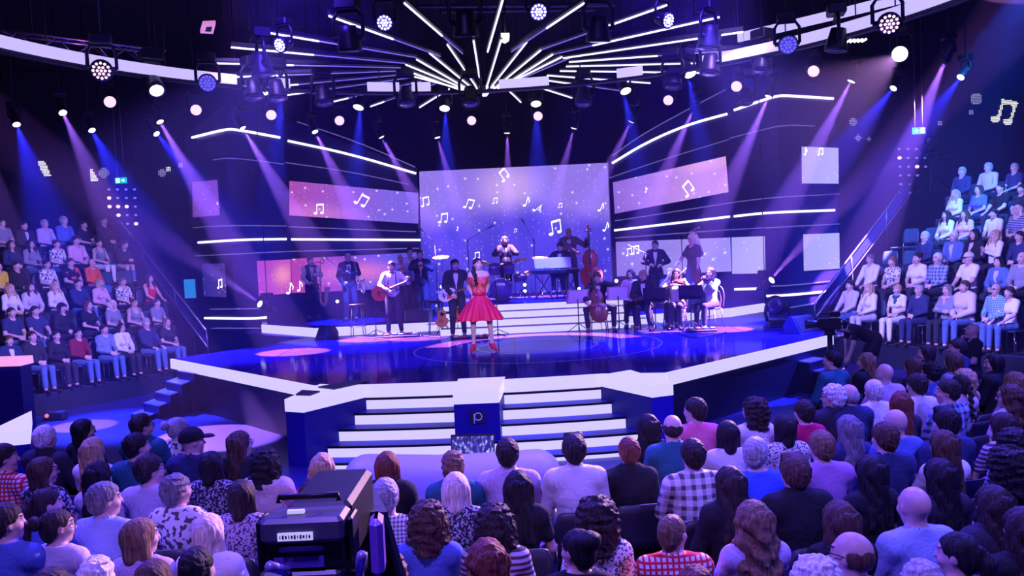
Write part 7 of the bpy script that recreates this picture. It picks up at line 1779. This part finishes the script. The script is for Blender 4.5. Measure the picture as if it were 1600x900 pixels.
# near studio camera with its black hood
def tvcam():
    O = aty(480, 838, 3.0); o = empty('studio_camera', (O[0], 3.2, 0), 0, 'large dark studio camera with black hood, back turned, in the front centre', 'TV camera')
    x, z = O[0], O[2]; pur = M('camera_purple', (.22, .08, .5), .35); gry = M('camera_grey', (.07, .07, .10), .4)
    MB().box((x+.02, 3.35, z-.03), (.25, .5, .24), bev=.02).build('body', BLACK, o)
    MB().box((x, 3.0, z+.045), (.30, .16, .09), bev=.015).build('viewfinder_top', gry, o)
    MB().box((x, 3.02, z-.05), (.29, .14, .12), bev=.012).build('viewfinder', BLACK, o)
    MB().box((x-.01, 2.945, z-.025), (.16, .012, .02), bev=.004).build('tally_bar', pur, o)
    MB().box((x-.02, 2.914, z+.03), (.125, .008, .028)).build('label_strip', M('label_white_glow', (.8, .8, .85), .5, emit=(.75, .75, 1), es=.5, sample=False), o)  # paper label, its brightness put in as a glow
    mb = MB()
    for k in range(11): mb.box((x-.073+.0105*k, 2.909, z+.03), (.006 if k % 3 else .003, .004, .010+.004*(k % 2)))
    mb.build('label_marks', BLACK, o)
    MB().box((x-.02, 2.95, z-.075), (.18, .012, .04)).build('viewfinder_screen', M('vf_glass', (.12, .05, .35), .15), o)
    MB().box((x-.02, 2.99, z-.135), (.29, .1, .05), bev=.012).build('control_panel', gry, o)
    mb = MB()
    for k in range(6): mb.lathe([(.009, 0), (.008, .012)], (x-.12+.045*k, 2.94, z-.135), (0, -1, 0), 8)
    mb.build('knobs', STEEL, o)
    for s in (-1, 1): MB().box((x+s*.165, 3.02, z-.02), (.02, .12, .19), bev=.008).build('side_bracket', BLACK, o)
    MB().tube([(x-.11, 3.05, z+.115), (x-.11, 3.05, z+.135), (x+.11, 3.05, z+.135), (x+.11, 3.05, z+.115)], .012, 6).build('top_handle', BLACK, o)
    MB().box((x-.03, 2.98, z+.1), (.06, .02, .012)).build('top_label', M('label_white_glow', (.8, .8, .85)), o)
    hood = M('hood_cloth', (.012, .014, .05), .85, bump=(20, .3))
    a = [aty(570-90, 800, 3.45), aty(500, 757, 4.3), aty(575, 755, 4.3), aty(598, 800, 3.5)]
    MB().slab(a, (0, 0, -.03)).build('hood_top', hood, o)
    b = [a[3], a[2], a[2]+V3(.16, .05, -.75), a[3]+V3(.20, .0, -.85)]
    MB().slab(b, (.02, 0, 0)).build('hood_side', hood, o); MB().slab([a[0], a[1], a[1]+V3(-.02, 0, -.4), a[0]+V3(-.02, 0, -.4)], (.02, 0, 0)).build('hood_side', hood, o)
    MB().slab([a[1], a[2], a[2]+V3(.16, .05, -.7), a[1]+V3(0, 0, -.5)], (0, -.02, 0)).build('hood_front', hood, o)
    MB().box((x+.235, 3.12, z-.08), (.05, .14, .22), R=Rz(.1), bev=.02).build('side_panel', pur, o)  # purple light falling on this panel is put into its colour
    for (p, q) in ((aty(565, 868, 2.75), V3(x+.12, 3.3, z-.28)), (aty(422, 885, 2.6), V3(x-.12, 3.3, z-.26))): MB().tube([p, q], .018, 8).build('pan_bar', M('bar_violet', (.35, .28, .6), .3, .3), o)
    MB().lathe([(.10, 0), (.12, .05), (.12, .1), (.06, .12)], (x+.03, 3.35, z-.30), n=20).build('pan_head', BLACK, o)
    MB().lathe([(.06, .2), (.05, z-.3)], (x+.03, 3.35, 0), n=16).build('column', gry, o)
    MB().lathe([(.36, .03), (.34, .16), (.2, .22), (.07, .24)], (x+.03, 3.35, 0), n=24).build('pedestal', gry, o)
    for k in range(3): a_ = 2.1*k+.5; MB().lathe([(.05, -.03), (.05, .03)], (x+.03+.34*math.cos(a_), 3.35+.34*math.sin(a_), .05), (math.sin(a_), -math.cos(a_), 0), 12).build('wheel', BLACK, o)
    return o
tvcam()
# presenter desk at the far left edge
dk_ = [atz(49, 643, ZS), atz(46, 673, ZS), atz(-35, 681, ZS), atz(-20, 676, ZS)]
block('lit_wedge', [tuple(p[:2]) for p in dk_], 'lit white topped blue wedge at the left picture edge below the desk', cat='podium')
q = [aty(x, y, Y) for x, y, Y in ((-60, 573, 12.9), (31, 571, 12.9), (39, 652, 12.9), (-60, 660, 12.9))]
o = empty('desk_panel', (*np.mean(q, 0)[:2], 0), 0, 'tall blue desk panel with a pink lit top at the left edge', 'desk')
q[2][2] = q[3][2] = 0.0
MB().slab(q, (0, .3, 0)).build('panel', m_blue, o)
t_ = [aty(x, y, 12.86) for x, y in ((-60, 563), (29, 560), (31, 572), (-60, 575))]; MB().slab(t_, (0, .38, 0)).build('lit_top', M('pink_acrylic', (.8, .5, .7), .3, emit=(.95, .38, .78), es=.95), o)
# stage side crew
J = pose('m', False, lean=1.15, nod=.5, lh=V3(-.2, .55, .62), rh=V3(.28, .42, .42), lf=V3(-.12, -.05, .09), rf=V3(.12, .1, .09), lpole=(-1, -.3, .3), rpole=(1, -.3, .3), hands={-1: curl((-.2, .7, -.6), (.7, 0, -.6), .8), 1: curl((0, .1, -1), (-1, 0, 0), .9)})
r = empty('person', (6.6, 15.2, 0), math.pi*.5, 'camera operator in black bending forward beside the right stage corner', 'person')
dress_person(r, J, ('op', 0), 'short', 'black', 'tee', 'black', None, 'black', 0, h=.01)
B = lambda p: to_world(r, p)
o = tag(MB().tube([B((.28, .44, .36)), B((.25, .62, .26))], .014, 8).build('pink_stick', M('stick_pink', (.8, .4, .4), .4, emit=(.9, .3, .35), es=.8, sample=False)), 'small pale pink stick in the hand of the bending camera operator', 'stick'); MB().tube([B((.285, .40, .38)), B((.28, .45, .355))], .017, 8).build('grip', BLACK, o)  # plain pink stick drawn with an emissive colour
def small_cam(P, rz, label, post, s=1.0, cat='TV camera'):
    P = np.array(P, float); o = empty('broadcast_camera', (P[0], P[1], post), 0, label, cat, 'dark broadcast cameras'); R = Rz(rz)
    W = lambda *p: P+R@(V3(*p)*s)
    MB().box(P, (.2*s, .42*s, .22*s), rz, bev=.02).build('body', BLACK, o)
    MB().lathe([(.07*s, 0), (.075*s, .12*s), (.09*s, .2*s), (.10*s, .26*s), (.085*s, .26*s)], W(0, .2, 0), R@V3(0, 1, 0), 16).build('lens', DARK, o)
    MB().box(W(.0, -.1, .19), (.16*s, .2*s, .1*s), rz, bev=.015).build('viewfinder', BLACK, o)
    MB().tube([W(-.0, -.14, .12), W(0, -.12, .2), W(0, .14, .2), W(0, .16, .12)], .014*s, 6).build('top_handle', BLACK, o)
    mb = MB()
    for k in range(5): mb.ball(W(.09-.04*k, -.215, .06-.03*(k % 2)), .007*s, 6)
    mb.build('indicator_lights', M('indicator', (.6, .6, .9), .3, emit=(.7, .7, 1), es=1.2, sample=False), o)
    MB().tube([W(-.14, -.1, -.12), W(-.2, -.5, -.2)], .014*s, 6).build('pan_bar', BLACK, o)
    MB().lathe([(.12*s, 0), (.1*s, .1*s)], W(0, 0, -.22), n=14).build('pan_head', BLACK, o)
    MB().tube([W(0, 0, -.2), (P[0], P[1], post+.02)], .05*s, 10).build('column', BLACK, o)
    for k in range(3): a = 2.1*k; MB().tube([(P[0], P[1], post+.35*s), (P[0]+.38*s*math.cos(a), P[1]+.38*s*math.sin(a), post+.015)], .022*s, 6).build('leg', BLACK, o)
small_cam(aty(1296, 506, 14.6), math.pi*.42, 'dark broadcast camera in front of the bending operator by the stage corner', 0.0, .9)
small_cam(aty(1455, 232, 22.6), math.pi*.75, 'dark crane camera high up under the right exit sign', 3.9, 1.2)
P = aty(1215, 503, 17.9); o = empty('floor_moving_head', (P[0], P[1], ZS), 0, 'dark round moving head lamp standing on the right stage corner', 'moving head lamp')
MB().box((P[0], P[1], ZS+.08), (.42, .34, .16), bev=.03).build('base', BLACK, o); mb = MB()
for s in (-1, 1): mb.tube([(P[0]+s*.22, P[1], ZS+.14), (P[0]+s*.26, P[1], ZS+.3), (P[0]+s*.23, P[1], ZS+.48)], .04, 8)
mb.build('yoke', BLACK, o); MB().lathe([(.10, -.2), (.19, -.16), (.2, .0), (.21, .14), (.17, .16)], (P[0], P[1], ZS+.46), (-.5, -.7, .2), 20).build('lamp_head', BLACK, o)
d = V3(-.5, -.7, .2)/np.linalg.norm(V3(-.5, -.7, .2)); MB().lathe([(.16, .155), (.16, .165), (.08, .175)], (P[0], P[1], ZS+.46), d, 18).build('lens', M('lens_off', (.03, .03, .05), .1), o)
# bald crew member with chin on hand, seated at the aisle
H = aty(1519, 500, 13.3)
r = seat_person((H[0], H[1], H[2]-1.33), math.pi*.45, 1.0, (0, 0, 'm', 'bald', 'dark', 'tee', 'black', None, 0), 'crew person in black t-shirt resting chin on hand, below the right stand', 'chin')
r.location.z = 0
o = tag(MB().box((H[0], H[1], .21), (.46, .46, .42), bev=.02).build('flight_case', DARK), 'dark flight case under the crew person resting chin on hand', 'case'); mb = MB()
for s in (-1, 1): mb.box((H[0]+s*.215, H[1]-.232, .21), (.03, .008, .40))
mb.build('metal_edge', STEEL, o)
# bits of equipment seen in the gaps
P = aty(297, 451, 23.4); o = empty('small_monitor', (P[0], 23.4, 0), 0, 'small cyan lit monitor behind the left railing', 'monitor')
MB().box((P[0], 23.42, P[2]), (.34, .06, .56), bev=.01).build('casing', DARK, o); MB().box((P[0], 23.385, P[2]), (.31, .012, .53)).build('display', M('cyan_screen', (.02, .1, .2), .4, emit=(.02, .22, .62), es=.9, sample=False), o); MB().tube([(P[0], 23.44, P[2]-.2), (P[0], 23.44, 0)], .03, 6).build('stand', BLACK, o)
P = atz(1204, 619, .05); o = tag(MB().box((P[0], P[1], .03), (.18, .08, .06), bev=.01).build('marker_lamp', BLACK), 'tiny yellow green marker lamp on the dark floor right of the stage', 'lamp'); MB().box((P[0], P[1]-.042, .035), (.13, .008, .022)).build('glow', M('marker_yellow', (.6, .7, .1), .4, emit=(.7, .8, .15), es=1.0, sample=False), o)
P = atz(78, 648, .1); o = tag(MB().box((P[0]+.12, P[1], .08), (.36, .2, .16), bev=.02).build('floor_box', DARK), 'small dark floor box with a red glowing lamp by the left stand', 'lamp'); MB().ball((P[0], P[1]-.11, .1), .04, 8).build('red_lamp', M('red_glow', (.6, .1, .1), .4, emit=(.9, .2, .15), es=1.0, sample=False), o)
# ------------------------------------------------------------------ pieces of a part hang under that part
SUB = {'lens': ('lamp_head',), 'led_array': ('lamp_head', 'casing'), 'music_note': ('display',), 'tuning_pegs': ('headstock',), 'pickguard': ('body',), 'sound_hole': ('body',), 'bridge': ('body',), 'sound_holes': ('body',), 'tailpiece': ('body',),
       'keys': ('body_tube', 'case'), 'black_keys': ('case',), 'sheet_music': ('desk',), 'ledge': ('desk',), 'mic_grille': ('microphone',), 'running_figure': ('door_symbol',), 'label_marks': ('label_strip',), 'knobs': ('control_panel',),
       'drum_lettering': ('drum_head',), 'lugs': ('shell',), 'hoops': ('shell',), 'glasses': ('body',), 'headphones': ('body',), 'bow_tie': ('shirt',), 'braces': ('shirt',), 'necktie': ('shirt',), 'logo_letter': ('logo_plate',), 'indicator_lights': ('body',), 'grille': ('cabinet',), 'chin_rest': ('body',), 'pedal': ('board',)}
_base = lambda n: n.split('.')[0]
_by = {}
for _o in list(SC.objects):
    if _o.parent: _by.setdefault(_o.parent.name, []).append(_o)
for _k, _l in _by.items():
    for _o in _l:
        for _t in SUB.get(_base(_o.name), ()):
            _p = next((q for q in _l if _base(q.name) == _t and q is not _o), None)
            if _p is not None: _o.parent = _p; break
# ------------------------------------------------------------------ thin stage haze, with blue light put into its scatter colour
hm = bpy.data.materials.new('stage_haze'); hm.use_nodes = True; nt = hm.node_tree
nt.nodes.remove(nt.nodes['Principled BSDF'])
vs = nt.nodes.new('ShaderNodeVolumeScatter'); vs.inputs['Color'].default_value = (.5, .42, 1, 1)
vs.inputs['Density'].default_value = HAZE_D; vs.inputs['Anisotropy'].default_value = .0
nt.links.new(vs.outputs[0], nt.nodes['Material Output'].inputs['Volume'])
hz = MB().box((0, 19.2, 4.75), (33, 18, 9.4)).build('stage_haze', hm)
tag(hz, 'thin haze hanging over the stage and catching the beams', 'haze', kind='stuff')
